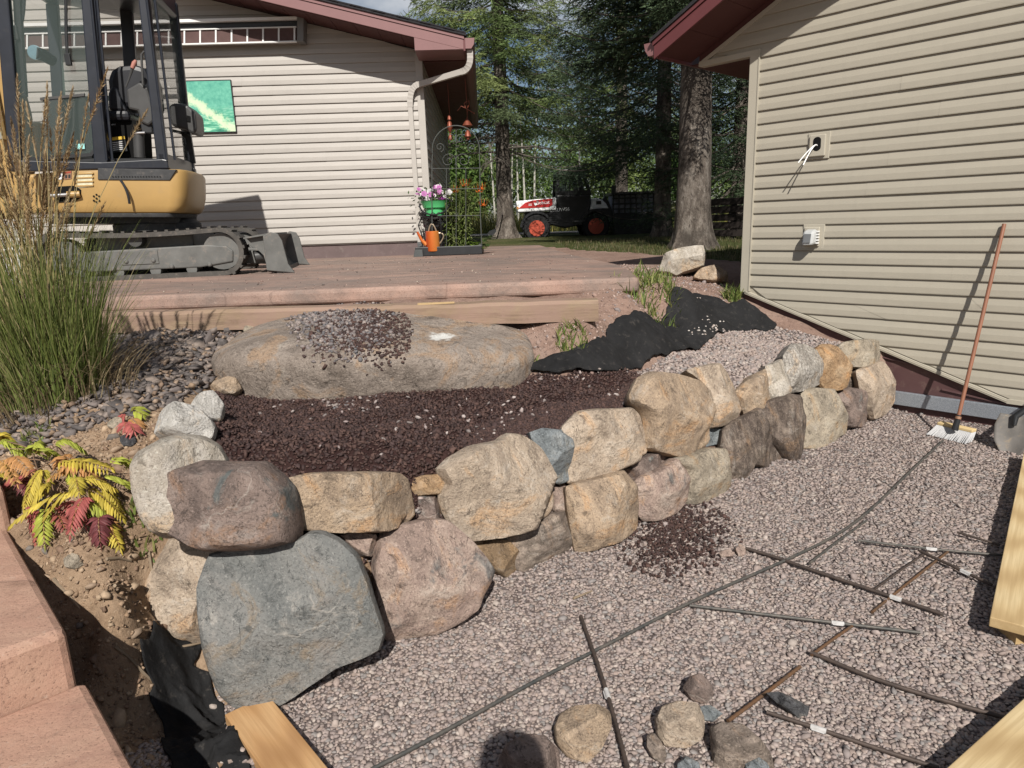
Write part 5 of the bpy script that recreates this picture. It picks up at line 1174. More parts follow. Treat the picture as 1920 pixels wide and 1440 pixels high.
def text(name, s, c, size, mat, parent, dx=(1, 0, 0), up=(0, 0, 1)):
    cu = bpy.data.curves.new(name, 'FONT'); cu.body = s; cu.size = size; cu.extrude = .002; cu.align_x = 'CENTER'; cu.align_y = 'CENTER'
    tmp = bpy.data.objects.new('tmp_text', cu); col.objects.link(tmp)
    me = bpy.data.meshes.new_from_object(tmp.evaluated_get(bpy.context.evaluated_depsgraph_get())); bpy.data.objects.remove(tmp); me.name = name
    me.materials.clear(); me.materials.append(mat)
    o = link_mesh(name, me, np.asarray(c, float), parent)
    dx = Vector(dx).normalized(); up = Vector(up).normalized(); nz_ = dx.cross(up)
    o.rotation_euler = Matrix((dx, up, nz_)).transposed().to_euler(); return o
dxb = T(1035, 378.2) - T(1000, 381)
text('lettering', 'Bobcat', T(1018, 380, -.022), .125, M_uvw, cb, dx=dxb)
# small animal-head emblem left of the name and the line of small print
for pts in ([(1000.5, 379), (1003, 380.6), (1006, 380.4), (1007.2, 378.6), (1006.5, 384), (1004, 386), (1001.6, 384.2)], ): tprism('emblem', pts, -.022, .008, M_uvw, cb)
for y in (382.5, 384.8): tprism('small_print', [(991, y), (997, y - .4), (997, y + .5), (991, y + .9)], -.022, .008, M_uvw, cb)
tprism('tail_lamp', [(968, 388), (972, 387.5), (973, 392), (969.5, 392.5)], -.01, .02, simple('amber', (.4, .18, .05), .4), cb)
tprism('cab_body', [(1043, 366), (1108, 366), (1108, 380), (1104, 400), (1098, 420), (1060, 428), (1030, 420), (1030, 396), (1043, 394)], .0, 1.45, M_uvb, bevel=.03)
cp = [(1043, 395), (1043, 330), (1047, 320), (1060, 316.5), (1083, 315.2), (1094, 321), (1101, 336), (1106, 352), (1110, 372)]
def uvpost(a, b, w, dv): return tprism('cab_post', [(a[0] - w, a[1]), (b[0] - w, b[1]), (b[0] + w, b[1]), (a[0] + w, a[1])], dv, .07, M_uvb, bevel=.01)
for dv in (.02, 1.34):
    uvpost((1047, 322), (1045, 370), 3.4, dv); uvpost((1068, 330), (1069, 368), 1.5, dv); uvpost((1086, 330), (1092, 368), 4.5, dv)
    tprism('cab_post', [(1084, 318), (1095, 323), (1103, 340), (1110, 366), (1105, 366), (1097, 342), (1090, 328), (1082, 323)], dv, .07, M_uvb, bevel=.01)
    tprism('door_lower', [(1045, 358), (1106, 356), (1106, 372), (1045, 372)], dv, .06, M_uvb)
tprism('cab_roof', [(1042, 331), (1045, 321), (1058, 316), (1084, 315), (1094, 319), (1100, 329), (1090, 330), (1050, 332)], -.02, 1.5, M_uvb, bevel=.04)
M_uvg = simple('windscreen', (.03, .05, .05), .08, .6)
g = MB(); g.prism([T(1097, 322, .08), T(1115, 360, .08), T(1115, 360, 1.3), T(1097, 322, 1.3)], (.02, 0, .02)); ws = g.build('windscreen', M_glass, UV)
for dv in (.05, 1.36):
    tprism('side_window', [(1050, 334), (1067, 332), (1068, 358), (1050, 359)], dv, .01, M_glass); tprism('side_window', [(1070, 332), (1084, 331), (1090, 357), (1071, 358)], dv, .01, M_glass)
tprism('seat', [(1052, 348), (1060, 346), (1064, 372), (1052, 372)], .4, .7, M_seat, bevel=.03)
hd = tprism('hood', [(1110, 372), (1120, 371), (1130, 375), (1137, 382), (1142, 391), (1125, 391), (1106, 393), (1108, 384)], .03, 1.4, M_uvw, bevel=.03)
tprism('headlamp', [(1118, 377), (1127, 376.5), (1127.5, 383), (1118, 383.5)], .02, .02, M_uvb, hd)
text('lettering', 'UW56', T(1056, 393, -.012), .125, M_uvw, UV, dx=dxb)
for px, py, r0 in ((1006.5, 428, .345), (1117.5, 424, .345)):
    for dv in (-.02, 1.2):
        c = T(px, py, dv); g = MB(); g.lathe(c, (0, 1, 0), [(.20, .02), (.33, 0), (.365, .06), (.365, .24), (.33, .29), (.20, .27)], 28); wh = g.build('wheel', M_tire, UV, smooth=True)
        g = MB(); g.lathe(c, (0, 1, 0), [(.21, .0), (.205, .03), (.15, .09), (.06, .07), (.05, .05)], 24); g.build('rim', M_red, wh, smooth=True)
        for k in range(6):
            a = k * math.pi / 3; g = MB(); g.lathe(c + np.array([math.cos(a) * .10, .062, math.sin(a) * .10]), (0, -1, 0), [(.018, -.02), (.018, .015)], 8); g.build('wheel_nut', M_uvb, wh)
        g = MB(); g.lathe(c + np.array([0, .045, 0]), (0, -1, 0), [(.045, -.04), (.045, .02)], 12); g.build('hub', M_uvb, wh, smooth=True)
        for k in range(22):
            a = k * 2 * math.pi / 22; d3 = np.array([math.cos(a), 0, math.sin(a)]); t3 = np.array([-math.sin(a), 0, math.cos(a)])
            g = MB(); g.box(c + d3 * .368 + np.array([0, .15, 0]), (.022, .26, .045), (d3, (0, 1, 0), t3)); g.build('tread_block', M_tire, wh)
    fc_ = [T(px, py, -.03) + np.array([math.cos(t) * .45, 0, math.sin(t) * .45]) for t in np.linspace(.25, math.pi - .1, 14)] + [T(px, py, -.03) + np.array([math.cos(t) * .39, 0, math.sin(t) * .39]) for t in np.linspace(math.pi - .1, .25, 14)]
    g = MB(); g.prism(fc_, (0, .35, 0)); g.build('fender', M_uvb, UV)
for k in range(5): tprism('louvre', [(1025, 400 + k * 3.6), (1044, 400 + k * 3.6), (1044, 402 + k * 3.6), (1025, 402 + k * 3.6)], -.02, .03, M_uvb)
tprism('side_step', [(1073, 414), (1092, 413), (1092, 416), (1073, 417)], -.06, .12, M_gray)
tprism('chassis', [(985, 398), (1140, 392), (1140, 420), (985, 425)], .3, .9, M_uvb)
mr_ = tprism('mirror', [(1146, 348), (1154, 348), (1154, 361), (1146, 362)], -.1, .05, M_gray, bevel=.01)
g = MB(); g.tube([T(1110, 355, .0), T(1130, 350, -.05), T(1147, 352, -.08)], .02, 6); g.build('mirror_arm', M_uvb, UV)
# front loader with a caged crate bucket
tprism('loader_arm', [(1126, 380), (1136, 366), (1144, 380), (1150, 400), (1146, 420), (1140, 420)], .1, .15, M_uvb, bevel=.02)
tprism('loader_arm', [(1126, 380), (1136, 366), (1144, 380), (1150, 400), (1146, 420), (1140, 420)], 1.15, .15, M_uvb, bevel=.02)
cg = tprism('crate_bucket', [(1148, 400), (1238, 396), (1238, 440), (1152, 442)], .0, 1.5, M_uvb, bevel=.03)
tprism('crate_load', [(1152, 366), (1236, 362), (1236, 398), (1152, 400)], .35, .8, simple('crate_load', (.36, .37, .42), .8, .2, var=.45, scale=4))
for k in range(9):
    x = 1150 + k * 10.8; tprism('cage_bar', [(x - 1.3, 362), (x + 1.3, 362), (x + 1.3, 402), (x - 1.3, 402)], .0, .04, M_uvb, cg)
for y in (361.5, 371, 381.5, 391):
    tprism('cage_bar', [(1148, y), (1238, y - 3), (1238, y - .5), (1148, y + 2.5)], -.01, .04, M_uvb, cg)
tprism('cage_rim', [(1146, 361), (1240, 357), (1240, 361), (1146, 365)], -.02, 1.5, M_gray, cg)
# ------------------------------------------------------------------ vegetation helpers
def leaf_mat(name, c, trans=.25, var=.35, rough=.55):
    m = Mat(name, rough, .25); m.base(C(*c)); m.tint(); m.done()
    tr = m.n.new('ShaderNodeBsdfTranslucent'); mx = m.n.new('ShaderNodeMixShader'); mx.inputs[0].default_value = trans
    out = m.n['Material Output']; m.l.new(m.b.outputs[0], mx.inputs[1]); m.l.new(tr.outputs[0], mx.inputs[2]); m.l.new(mx.outputs[0], out.inputs['Surface'])
    m.l.new(m.col, tr.inputs['Color']); return m.m
M_leaf = leaf_mat('leaf', (1, 1, 1)); M_needle = leaf_mat('needles', (1, 1, 1), .12, rough=.6); M_blade = leaf_mat('grass_blade', (1, 1, 1), .3)
m = Mat('spruce_bark', .95, .1)
m.base(m.ramp(m.noise(7, 8, .7, stretch=(1, 1, .35)), [(.36, C(.06, .05, .042)), (.5, C(.14, .118, .10)), (.64, C(.26, .23, .20))]))
m.mix(m.ramp(m.noise(22, 7, .75, stretch=(1, 1, .45), dist=1.0), [(.36, .8), (.48, 0)]), C(.04, .032, .027)); m.mix(m.ramp(m.noise(30, 6, .75), [(.55, 0), (.7, .6)]), C(.34, .32, .28))
m.mix(m.ramp(m.voro(1.5, 'F1', stretch=(1, 1, .8)), [(.10, .85), (.22, 0)]), C(.05, .042, .036))
m.mix(m.ramp(m.noise(2.6, 6, .7), [(.5, 0), (.62, .55)]), C(.06, .052, .045))
m.bump(m.noise(20, 7, .75, stretch=(1, 1, .45), dist=1.0), 1, .03).bump(m.noise(40, 6, .7), .8, .012); M_bark = m.done()
M_birch = simple('birch_bark', (.40, .385, .34), .8, .2, var=.3, scale=9, dirt=C(.08, .07, .06), stretch=(1, 1, 4))
def blades(name, base, h, az, lean, width, segs, colors, mat, parent=None, curl=1.6, r=None, tip=0.0):
    n = len(base); t = np.linspace(0, 1, segs + 1); r = r or np.random.default_rng(1)
    d = np.stack([np.cos(az), np.sin(az), np.zeros(n)], 1)
    sa = az + math.pi / 2 + r.normal(0, .7, n); sdv = np.stack([np.cos(sa), np.sin(sa), np.zeros(n)], 1)
    V = np.zeros((n, segs + 1, 2, 3))
    for k, tt in enumerate(t):
        p = base + d * (lean * h * tt ** curl)[:, None]; p[:, 2] += h * tt * np.sqrt(np.maximum(.15, 1 - (lean * tt) ** 2 * .8))
        w = width * (1 - tt) ** .7 if k < segs else np.full(n, tip)
        V[:, k, 0] = p - sdv * np.reshape(w, (-1, 1)) / 2; V[:, k, 1] = p + sdv * np.reshape(w, (-1, 1)) / 2
    idx = np.arange(n)[:, None] * (segs + 1) * 2
    F = np.concatenate([np.stack([idx[:, 0] + k * 2, idx[:, 0] + k * 2 + 1, idx[:, 0] + k * 2 + 3, idx[:, 0] + k * 2 + 2], 1) for k in range(segs)])
    o = np_mesh(name, V.reshape(-1, 3), F, mat, parent, smooth=True, colors=np.repeat(colors, (segs + 1) * 2, 0)); return o
def rand_cards(C0, size, r, aspect=.55, up=.0):
    """one small kite-shaped leaf (2 triangles) at every point, any direction"""
    n = len(C0); a = r.normal(size=(n, 3)); a[:, 2] += up; a /= np.linalg.norm(a, axis=1)[:, None]; b = np.cross(a, r.normal(size=(n, 3))); b /= np.linalg.norm(b, axis=1)[:, None]
    s = np.reshape(size, (-1, 1)) * r.uniform(.6, 1.3, (n, 1))
    V = np.stack([C0 - a * s * .5, C0 + b * s * aspect * .5, C0 + a * s * .5, C0 - b * s * aspect * .5], 1)
    return V.reshape(-1, 3), (np.arange(n) * 4)[:, None] + np.array([[0, 1, 2, 3]])
# spruce spray template: unit length along +x, needles all round, slight droop of side twigs
def spray_template(seed, nside=5, nn=9):
    r = np.random.default_rng(seed); V = []
    def twig(p0, d, L):
        d = d / np.linalg.norm(d)
        for k in range(nn):
            t = (k + r.uniform(0, 1)) / nn; p = p0 + d * L * t
            q = r.normal(size=3); q -= d * (q @ d); q /= np.linalg.norm(q); q[2] = abs(q[2]) * .6 - .1
            dd = d * .75 + q * .8; dd /= np.linalg.norm(dd); s = np.cross(dd, r.normal(size=3)); s /= np.linalg.norm(s)
            l = .17 * r.uniform(.7, 1.2); w = .021
            V.append([p - s * w, p + s * w, p + dd * l])
    twig(np.zeros(3), np.array([1., 0, -.05]), 1.0)
    for k in range(nside):
        t = .12 + .75 * k / nside; sgn = 1 if k % 2 else -1
        twig(np.array([t, 0, -.03 * t]), np.array([.65, sgn * .75, -.22 + r.normal(0, .1)]), .52 * (1 - t * .5))
    return np.array(V)     # (m,3,3)
SPRAYS = [spray_template(s) for s in (1, 2, 3)]
SPRAYS_LO = [spray_template(s, 3, 5) for s in (4, 5)]
def spruce(name, base, Ht, Rad, trunk_r, z0, nbr, seed, label, pal, lo=False, group='tall spruces', dead=0, zmax=99, flare=1.0, spacing=.15, vis=None, needle=1.0):
    r = np.random.default_rng(seed); base = np.array(base, float)
    t = thing(name, base, label, 'tree', group)
    g = MB(); hs = np.array([-.15, 0, .12, .3, .6, 1.2, 2.4, Ht * .4, Ht * .7, Ht]); fl = np.array([1.9, 1.75, 1.45, 1.25, 1.12, 1.02, .95, .68, .36, .03])
    fl = 1 + (fl - 1) * np.where(fl > 1, flare, 1)
    NS = 22; V = []; F = []
    for i, h in enumerate(hs):
        for k in range(NS):
            a = 2 * math.pi * k / NS; lob = 1 + (.18 * math.sin(a * 5 + seed) * max(0, 1 - h / .5) if h < .5 else 0) + .03 * math.sin(a * 7 + h * 3)
            V.append(base + np.array([math.cos(a) * trunk_r * fl[i] * lob, math.sin(a) * trunk_r * fl[i] * lob, h]))
    for i in range(len(hs) - 1):
        for k in range(NS): F.append((i * NS + k, i * NS + (k + 1) % NS, (i + 1) * NS + (k + 1) % NS, (i + 1) * NS + k))
    g.add(V, F); g.build('trunk', M_bark, t, smooth=True)
    tv, tc = [], []; lm = MB()
    T_ = SPRAYS_LO if lo else SPRAYS
    for b in range(nbr):
        f = (b + r.uniform(0, 1)) / nbr; h = z0 + (Ht * .97 - z0) * f ** 1.1
        if h > zmax: continue
        az = b * 2.39996 + r.normal(0, .25); L = Rad * (1 - h / Ht) ** .8 * r.uniform(.72, 1.12) + .15
        d = np.array([math.cos(az), math.sin(az), 0.]); el = R_(8) * (h / Ht * 3 - 1.6) + r.normal(0, .07)
        n = max(4, int(L / .22)); pts = []
        for k in range(n + 1):
            tt = k / n; pts.append(base + np.array([0, 0, h]) + d * L * tt + np.array([0, 0, L * (math.tan(el) * tt - .22 * tt * (1 - tt) * 2.0 + .10 * tt ** 3)]))
        lm.tube(pts, [max(.006, trunk_r * .10 * (1 - k / n) + .004) for k in range(n + 1)], 5, cap=False)
        ns = int(L / spacing); pal_i = np.array(pal[r.integers(len(pal))])
        side = np.array([-d[1], d[0], 0])
        for k in range(ns):
            tt = .12 + .88 * (k + r.uniform(0, 1)) / ns; x = tt * n; i = min(int(x), n - 1); p = pts[i] + (pts[i + 1] - pts[i]) * (x - i)
            for sg in ((-1, 1) if k % 3 else (-1, 0, 1)):
                l = min(.75, .20 + .34 * (1 - abs(tt - .45))) * r.uniform(.7, 1.25) * (1 if L > .8 else .6)
                dr = d * r.uniform(.35, .9) + side * sg * r.uniform(.5, 1.0) + np.array([0, 0, r.normal(-.38, .2) - (.35 if sg == 0 else 0)]); dr /= np.linalg.norm(dr)
                up = np.array([0, 0, 1.]) + r.normal(0, .25, 3); yv = np.cross(up, dr); yv /= np.linalg.norm(yv); zv = np.cross(dr, yv)
                Mx = np.stack([dr, yv, zv]) * l; q = T_[r.integers(len(T_))] @ Mx + p
                tv.append(q); tc.append(np.tile(pal_i * r.uniform(.65, 1.35), (len(q) * 3, 1)))
    if dead:
        dm = MB()
        for b in range(dead):
            h = z0 * r.uniform(.62, 1.12); az = r.uniform(0, 6.28); L = Rad * r.uniform(.35, .8); d = np.array([math.cos(az), math.sin(az), 0])
            pts = [base + np.array([0, 0, h]) + d * L * k / 5 + np.array([0, 0, -.12 * L * (k / 5) ** 2 + r.normal(0, .03)]) for k in range(6)]
            dm.tube(pts, [.03, .025, .02, .015, .01, .005], 5, cap=False)
            for k in range(16):
                i = r.integers(1, 6); dd = d * .5 + np.array([r.normal(0, .6), r.normal(0, .6), r.normal(-.3, .4)]); l = r.uniform(.2, .65)
                dm.tube([pts[i], pts[i] + dd * l * .6, pts[i] + dd * l + np.array([0, 0, -.08])], [.009, .007, .004], 3, cap=False)
        dm.build('dead_branch', simple('dead_twig', (.095, .083, .07), .95), t, fixn=False)
    lm.build('limb', M_bark, t, smooth=True, fixn=False)
    q = np.concatenate(tv); cc = np.concatenate(tc)
    o = np_mesh('crown', q.reshape(-1, 3), np.arange(len(q) * 3).reshape(-1, 3), M_needle, t, colors=cc); return t
GP_LIT = [(.105, .15, .052), (.14, .19, .062), (.075, .11, .045), (.18, .22, .08), (.11, .145, .068)]  # needle tones brightened for the spruces that stand in the sun
GP_SHADE = [(.045, .07, .036), (.06, .09, .044), (.034, .054, .03)]  # darker needle tones, shade painted into the spruces by the building
def gz(p): p = np.array(p, float); p[2] = float(H(p[0], p[1])); return p
spruce('spruce_tree', gz(at_y(948, 440, 19.0)), 15.5, 3.4, .20, 3.3, 165, 1, 'left spruce with a slim gray trunk and bare dead twigs below its lit boughs', GP_LIT, dead=16, zmax=10.0, flare=1.3, spacing=.15)
spruce('spruce_tree', gz(at_y(1298, 458, 10.9)), 10.5, 2.8, .24, 3.2, 110, 2, 'nearest big spruce with the thick knobbly trunk beside the tan building', GP_SHADE, dead=0, flare=.85, spacing=.13)
spruce('spruce_tree', gz(at_y(1241, 440, 15.8)), 14.0, 3.5, .17, 2.0, 190, 3, 'dark slim spruce just left of the thick trunk', GP_SHADE, lo=True, zmax=10, spacing=.12)
spruce('spruce_tree', gz(at_y(1385, 440, 16.0)), 13.0, 3.4, .2, .9, 170, 4, 'dark spruce between the thick trunk and the tan building', GP_SHADE, lo=True, zmax=8, spacing=.12)
spruce('spruce_tree', gz(at_y(1165, 430, 25.0)), 17.0, 4.2, .22, 3.4, 180, 5, 'farther spruce behind the work machine', GP_LIT, lo=True, zmax=14, spacing=.15)
tp = at_y(766, 13, 24.0)
spruce('spruce_tree', (tp[0], tp[1], 1.1), tp[2] - 1.1, 2.6, .15, 4.0, 110, 6, 'spruce whose tip just shows above the roof of the cream house', GP_LIT, lo=True, group=None, spacing=.2)
# hanging dead twig under the eave of the tan building
# ------------------------------------------------------------------ far woods, birches, meadow
r = np.random.default_rng(61); Vs, Fs, Cs = [], [], []; nb = 0
WP = [(.075, .125, .03), (.10, .15, .038), (.055, .10, .027), (.13, .175, .05), (.07, .11, .04)]
for k in range(84):
    y = r.uniform(34, 62); x = r.uniform(-16, 28) * y / 45; hgt = r.uniform(4.2, 8.2) * (.7 + y / 130)
    rad = hgt * r.uniform(.22, .34); n = int(900 + 900 * r.uniform())
    a = r.normal(size=(n, 3)); a /= np.linalg.norm(a, axis=1)[:, None]; a *= r.uniform(.55, 1, (n, 1)) ** .4
    # clumpy: pull leaves towards random clump centres
    cl = r.normal(size=(26, 3)); cl /= np.linalg.norm(cl, axis=1)[:, None]; cl *= r.uniform(.5, 1.0, (26, 1)); a = a * .35 + cl[r.integers(26, size=n)] * .75 + r.normal(0, .08, (n, 3))
    P = np.array([x, y, 1.15 + hgt * .52]) + a * np.array([rad, rad, hgt * .52])
    P = P[P[:, 2] > 1.1]
    V, F = rand_cards(P, .24, r, .6); c = np.array(WP[r.integers(len(WP))]) * r.uniform(.75, 1.25); Vs.append(V); Fs.append(F + nb); nb += len(V)
    Cs.append(np.repeat(c * r.uniform(.7, 1.35, (len(P), 1)), 4, 0))
o = np_mesh('woods', np.concatenate(Vs), np.concatenate(Fs), M_leaf, colors=np.concatenate(Cs)); props(o, 'green deciduous woods beyond the lawn', 'woods', kind='stuff')
o = None
BLAB = ['birch stem nearest the left spruce trunk, on its right', 'tall birch stem just left of the work machine', 'birch stem close behind the left spruce trunk', 'tall birch stem rising behind the machine cab', 'short thin birch stem right of the left spruce', 'tall birch stem right of the machine cab, before the woods', 'birch stem between the trellis and the left spruce']
for k, (px, py0, y, h) in enumerate([(985, 402, 31, 6.5), (1002, 404, 34, 7.0), (960, 402, 36, 6.0), (1086, 398, 33, 7.5), (972, 404, 33, 5.5), (1168, 396, 34, 7.5), (928, 404, 35, 6.2)]):
    b = gz(at_y(px, py0, y)); t = thing('birch_tree', b, 'slim white ' + BLAB[k], 'tree', 'birch stems before the woods')
    g = MB(); lx = r.normal(0, .25); g.tube([b + np.array([lx * (i / 5) ** 2, 0, h * i / 5 - .1]) for i in range(6)], [.05, .048, .042, .034, .024, .01], 8); g.build('trunk', M_birch, t, smooth=True)
    P = b + np.array([lx, 0, h * .8]) + r.normal(size=(420, 3)) * np.array([.8, .8, h * .18]); V, F = rand_cards(P, .17, r, .6)
    np_mesh('crown', V, F, M_leaf, t, colors=np.repeat(np.array([.085, .125, .035]) * r.uniform(.7, 1.3, (420, 1)), 4, 0))
n = 9000; x = r.uniform(-12, 16, n); y = r.uniform(26, 33, n); B = np.stack([x, y, H(x, y)], 1)
cc = np.array([(.12, .13, .04), (.16, .15, .05), (.09, .115, .035), (.22, .19, .05)])[r.integers(4, size=n)] * r.uniform(.7, 1.3, (n, 1))
o = blades('meadow_grass', B, r.uniform(.5, 1.1, n), r.uniform(0, 6.28, n), r.uniform(.1, .5, n), .035, 2, cc, M_blade, r=r); o['kind'] = 'stuff'
n = 16000; x = r.uniform(1.0, 5.2, n); y = r.uniform(8.2, 15, n); k = inside(x, y, LAWNP) & (r.uniform(size=n) < np.clip(.55 + .6 * _n2(x, y, 2.5, 1), .05, 1)); x, y = x[k], y[k]; n = len(x); B = np.stack([x, y, H(x, y)], 1)
cc = np.array([(.075, .09, .03), (.11, .11, .045), (.18, .145, .08), (.06, .07, .025)])[r.integers(4, size=n)] * r.uniform(.7, 1.3, (n, 1))
o = blades('lawn_grass', B, r.uniform(.03, .085, n), r.uniform(0, 6.28, n), r.uniform(.2, .7, n), .010, 2, cc, M_blade, r=r); o['kind'] = 'stuff'

# ------------------------------------------------------------------ tall ornamental grass on the left
r = np.random.default_rng(71)
gb = at_ground(95, 738)
OG = thing('ornamental_grass', gb, 'tall clump of feather reed grass with tan seed heads in the slate chips', 'grass clump')
n = 2100; a = r.uniform(0, 6.28, n); q = np.sqrt(r.uniform(0, 1, n)) * .22
B = np.stack([gb[0] + np.cos(a) * q * 1.15, gb[1] + np.sin(a) * q * .8, np.full(n, gb[2])], 1); B[:, 2] = H(B[:, 0], B[:, 1]) - .01
az = np.where(r.uniform(size=n) < .8, a + r.normal(0, .5, n), r.uniform(0, 6.28, n)); hh = r.uniform(.42, 1.02, n) * (1 - .25 * (q / .22) ** 2)
cc = np.array([(.145, .185, .05), (.19, .225, .07), (.10, .135, .04), (.23, .24, .10), (.30, .26, .14)])[r.choice(5, n, p=[.32, .27, .2, .14, .07])] * r.uniform(.75, 1.25, (n, 1))
o = blades('blade', B, hh, az, np.abs(r.normal(.14, .16, n)) + .30 * (q / .22) * r.uniform(0, 1, n), .0060, 5, cc, M_blade, OG, r=r); o['kind'] = 'stuff'
n = 500; a = r.uniform(0, 6.28, n); B = np.stack([gb[0] + np.cos(a) * r.uniform(.12, .38, n), gb[1] + np.sin(a) * r.uniform(.1, .30, n), np.zeros(n)], 1); B[:, 2] = H(B[:, 0], B[:, 1])
cc = np.array([(.26, .20, .12), (.20, .15, .09), (.32, .26, .16)])[r.integers(3, size=n)] * r.uniform(.7, 1.2, (n, 1))
o = blades('dry_straw', B, r.uniform(.12, .42, n), a + r.normal(0, .6, n), r.uniform(.6, .98, n), .005, 3, cc, M_blade, OG, r=r); o['kind'] = 'stuff'
# seed stalks
n = 120; SV, SF, SC = [], [], []; st = MB(); base_i = 0
for k in range(n):
    a0 = r.uniform(0, 6.28); p0 = gb + np.array([math.cos(a0) * r.uniform(0, .17), math.sin(a0) * r.uniform(0, .14), 0]); hgt = r.uniform(.85, 1.36)
    if k < 98: dx, dy = r.normal(-.10, .14), r.normal(.0, .12)
    else: dx, dy = r.normal(.22, .12), r.normal(.0, .12)
    pts = [p0 + np.array([dx * hgt * t ** 1.7, dy * hgt * t ** 1.7, hgt * t]) for t in np.linspace(0, 1, 7)]
    st.tube(pts, [.0026, .0025, .0024, .0022, .0020, .0016, .001], 4, cap=False)
    L = r.uniform(.20, .32); d = pts[-1] - pts[-2]; d /= np.linalg.norm(d); m_ = 95
    tt = r.uniform(0, 1, m_); P = pts[-1][None] - d * L * (1 - tt)[:, None] * .95; 
    q = r.normal(size=(m_, 3)); q -= d * (q @ d)[:, None]; q /= np.linalg.norm(q, axis=1)[:, None]; w = .026 * np.sin(np.clip(tt, .06, .97) * math.pi) ** .7 * r.uniform(.4, 1, m_)
    tipv = P + q * w[:, None] + d * .022; s_ = np.cross(q, d) * .0032
    SV.append(np.stack([P - s_, P + s_, tipv], 1).reshape(-1, 3)); SC.append(np.tile(np.array([(.36, .25, .14), (.42, .31, .18), (.29, .20, .115), (.46, .36, .23)][r.integers(4)]) * r.uniform(.8, 1.15), (m_ * 3, 1)))
V = np.concatenate(SV); st.build('stalk', simple('straw', (.32, .26, .13), .7), OG, fixn=False)
o = np_mesh('seed_heads', V, np.arange(len(V)).reshape(-1, 3), M_blade, OG, colors=np.concatenate(SC)); o['kind'] = 'stuff'

# ------------------------------------------------------------------ yellow and red shrub with feathery leaves
SB = thing('shrub', at_ground(130, 940), 'low shrub with feathery yellow, green and red leaves on the soil by the steps', 'shrub')
r = np.random.default_rng(81)
YE, YG, OR, RD, DR_ = (.47, .37, .06), (.34, .37, .06), (.48, .25, .10), (.36, .10, .09), (.15, .045, .048)
def frond(p0, p1, colr, parent, nl=14, ll=.062, arch=.05, name='frond', seed=0):
    r = np.random.default_rng(seed); L = np.linalg.norm(p1 - p0); up = np.array([0, 0, 1.]); d = (p1 - p0) / L; sdv = np.cross(d, up); sdv /= np.linalg.norm(sdv)
    V = []; F = []; Cc = []
    f = lambda t: p0 + (p1 - p0) * t + up * arch * 4 * t * (1 - t) * (1 - .35 * t)
    for k in range(nl + 1):
        t = .12 + .88 * k / nl; p = f(t); tang = f(min(1, t + .03)) - f(t - .03); tang /= np.linalg.norm(tang)
        sc = (.55 + .9 * math.sin(math.pi * min(.97, t * .85 + .1))) * ll * .8
        for sg in ((-1, 1) if k < nl else (0,)):
            dd = tang * (.55 if sg else 1) + sdv * sg * .8 + up * r.normal(-.22, .12); dd /= np.linalg.norm(dd); l = sc * r.uniform(.8, 1.15)
            wv = np.cross(dd, up); wv /= np.linalg.norm(wv) + 1e-9; nn = np.cross(wv, dd); w = l * .115
            b = len(V); c = np.array(colr) * r.uniform(.75, 1.25)
            l2 = r.uniform(.1, .35); dd2 = dd - up * l2; pts = [p, p + dd * l * .3 + wv * w - nn * .004, p + dd * l * .65 + wv * w * .8 - nn * .008, p + dd2 * l - up * l * .12, p + dd * l * .65 - wv * w * .8 - nn * .008, p + dd * l * .3 - wv * w - nn * .004, p + dd * l * .5 + nn * .003]
            V += pts; F += [(b + i, b + i + 1, b + 6) for i in range(5)] + [(b + 5, b, b + 6)]; Cc += [c] * 7
    # rachis
    for k in range(8):
        a, b_ = f(k / 8), f((k + 1) / 8); i = len(V); w = .0018
        V += [a - sdv * w, a + sdv * w, b_]; F += [(i, i + 1, i + 2)]; Cc += [np.array((.3, .16, .06))] * 3
    return np_mesh(name, np.array(V), np.array(F), M_leaf, parent, colors=np.array(Cc))
FR = [((100, 869), (208, 879), YE, .20), ((187, 900), (268, 928), YG, .16), ((108, 892), (185, 902), OR, .15), ((82, 876), (46, 950), YE, .17), ((160, 922), (20, 985), YE, .13), ((175, 940), (131, 1002), RD, .08), ((160, 915), (230, 970), YE, .10),
 ((98, 842), (156, 842), YG, .18), ((-10, 843), (50, 860), YG, .2), ((52, 894), (8, 914), RD, .10), ((14, 866), (58, 886), OR, .17), ((92, 962), (83, 1020), YG, .07), ((185, 974), (228, 1020), YE, .05), ((188, 975), (188, 1018), DR_, .05), ((205, 880), (262, 890), YG, .2), ((250, 880), (262, 908), YG, .2),
 ((-10, 826), (24, 830), YE, .2), ((76, 972), (60, 996), RD, .06), ((120, 870), (160, 893), YG, .16), ((60, 850), (90, 846), YG, .17), ((140, 890), (110, 870), OR, .14), ((150, 900), (215, 915), YE, .15), ((30, 900), (60, 930), DR_, .06), ((120, 955), (160, 985), RD, .05), ((205, 985), (225, 1012), OR, .04), ((0, 880), (30, 900), YE, .15), ((100, 920), (55, 965), YE, .12), ((150, 940), (195, 960), YG, .10)]
sbase = at_ground(130, 935)
stm = MB()
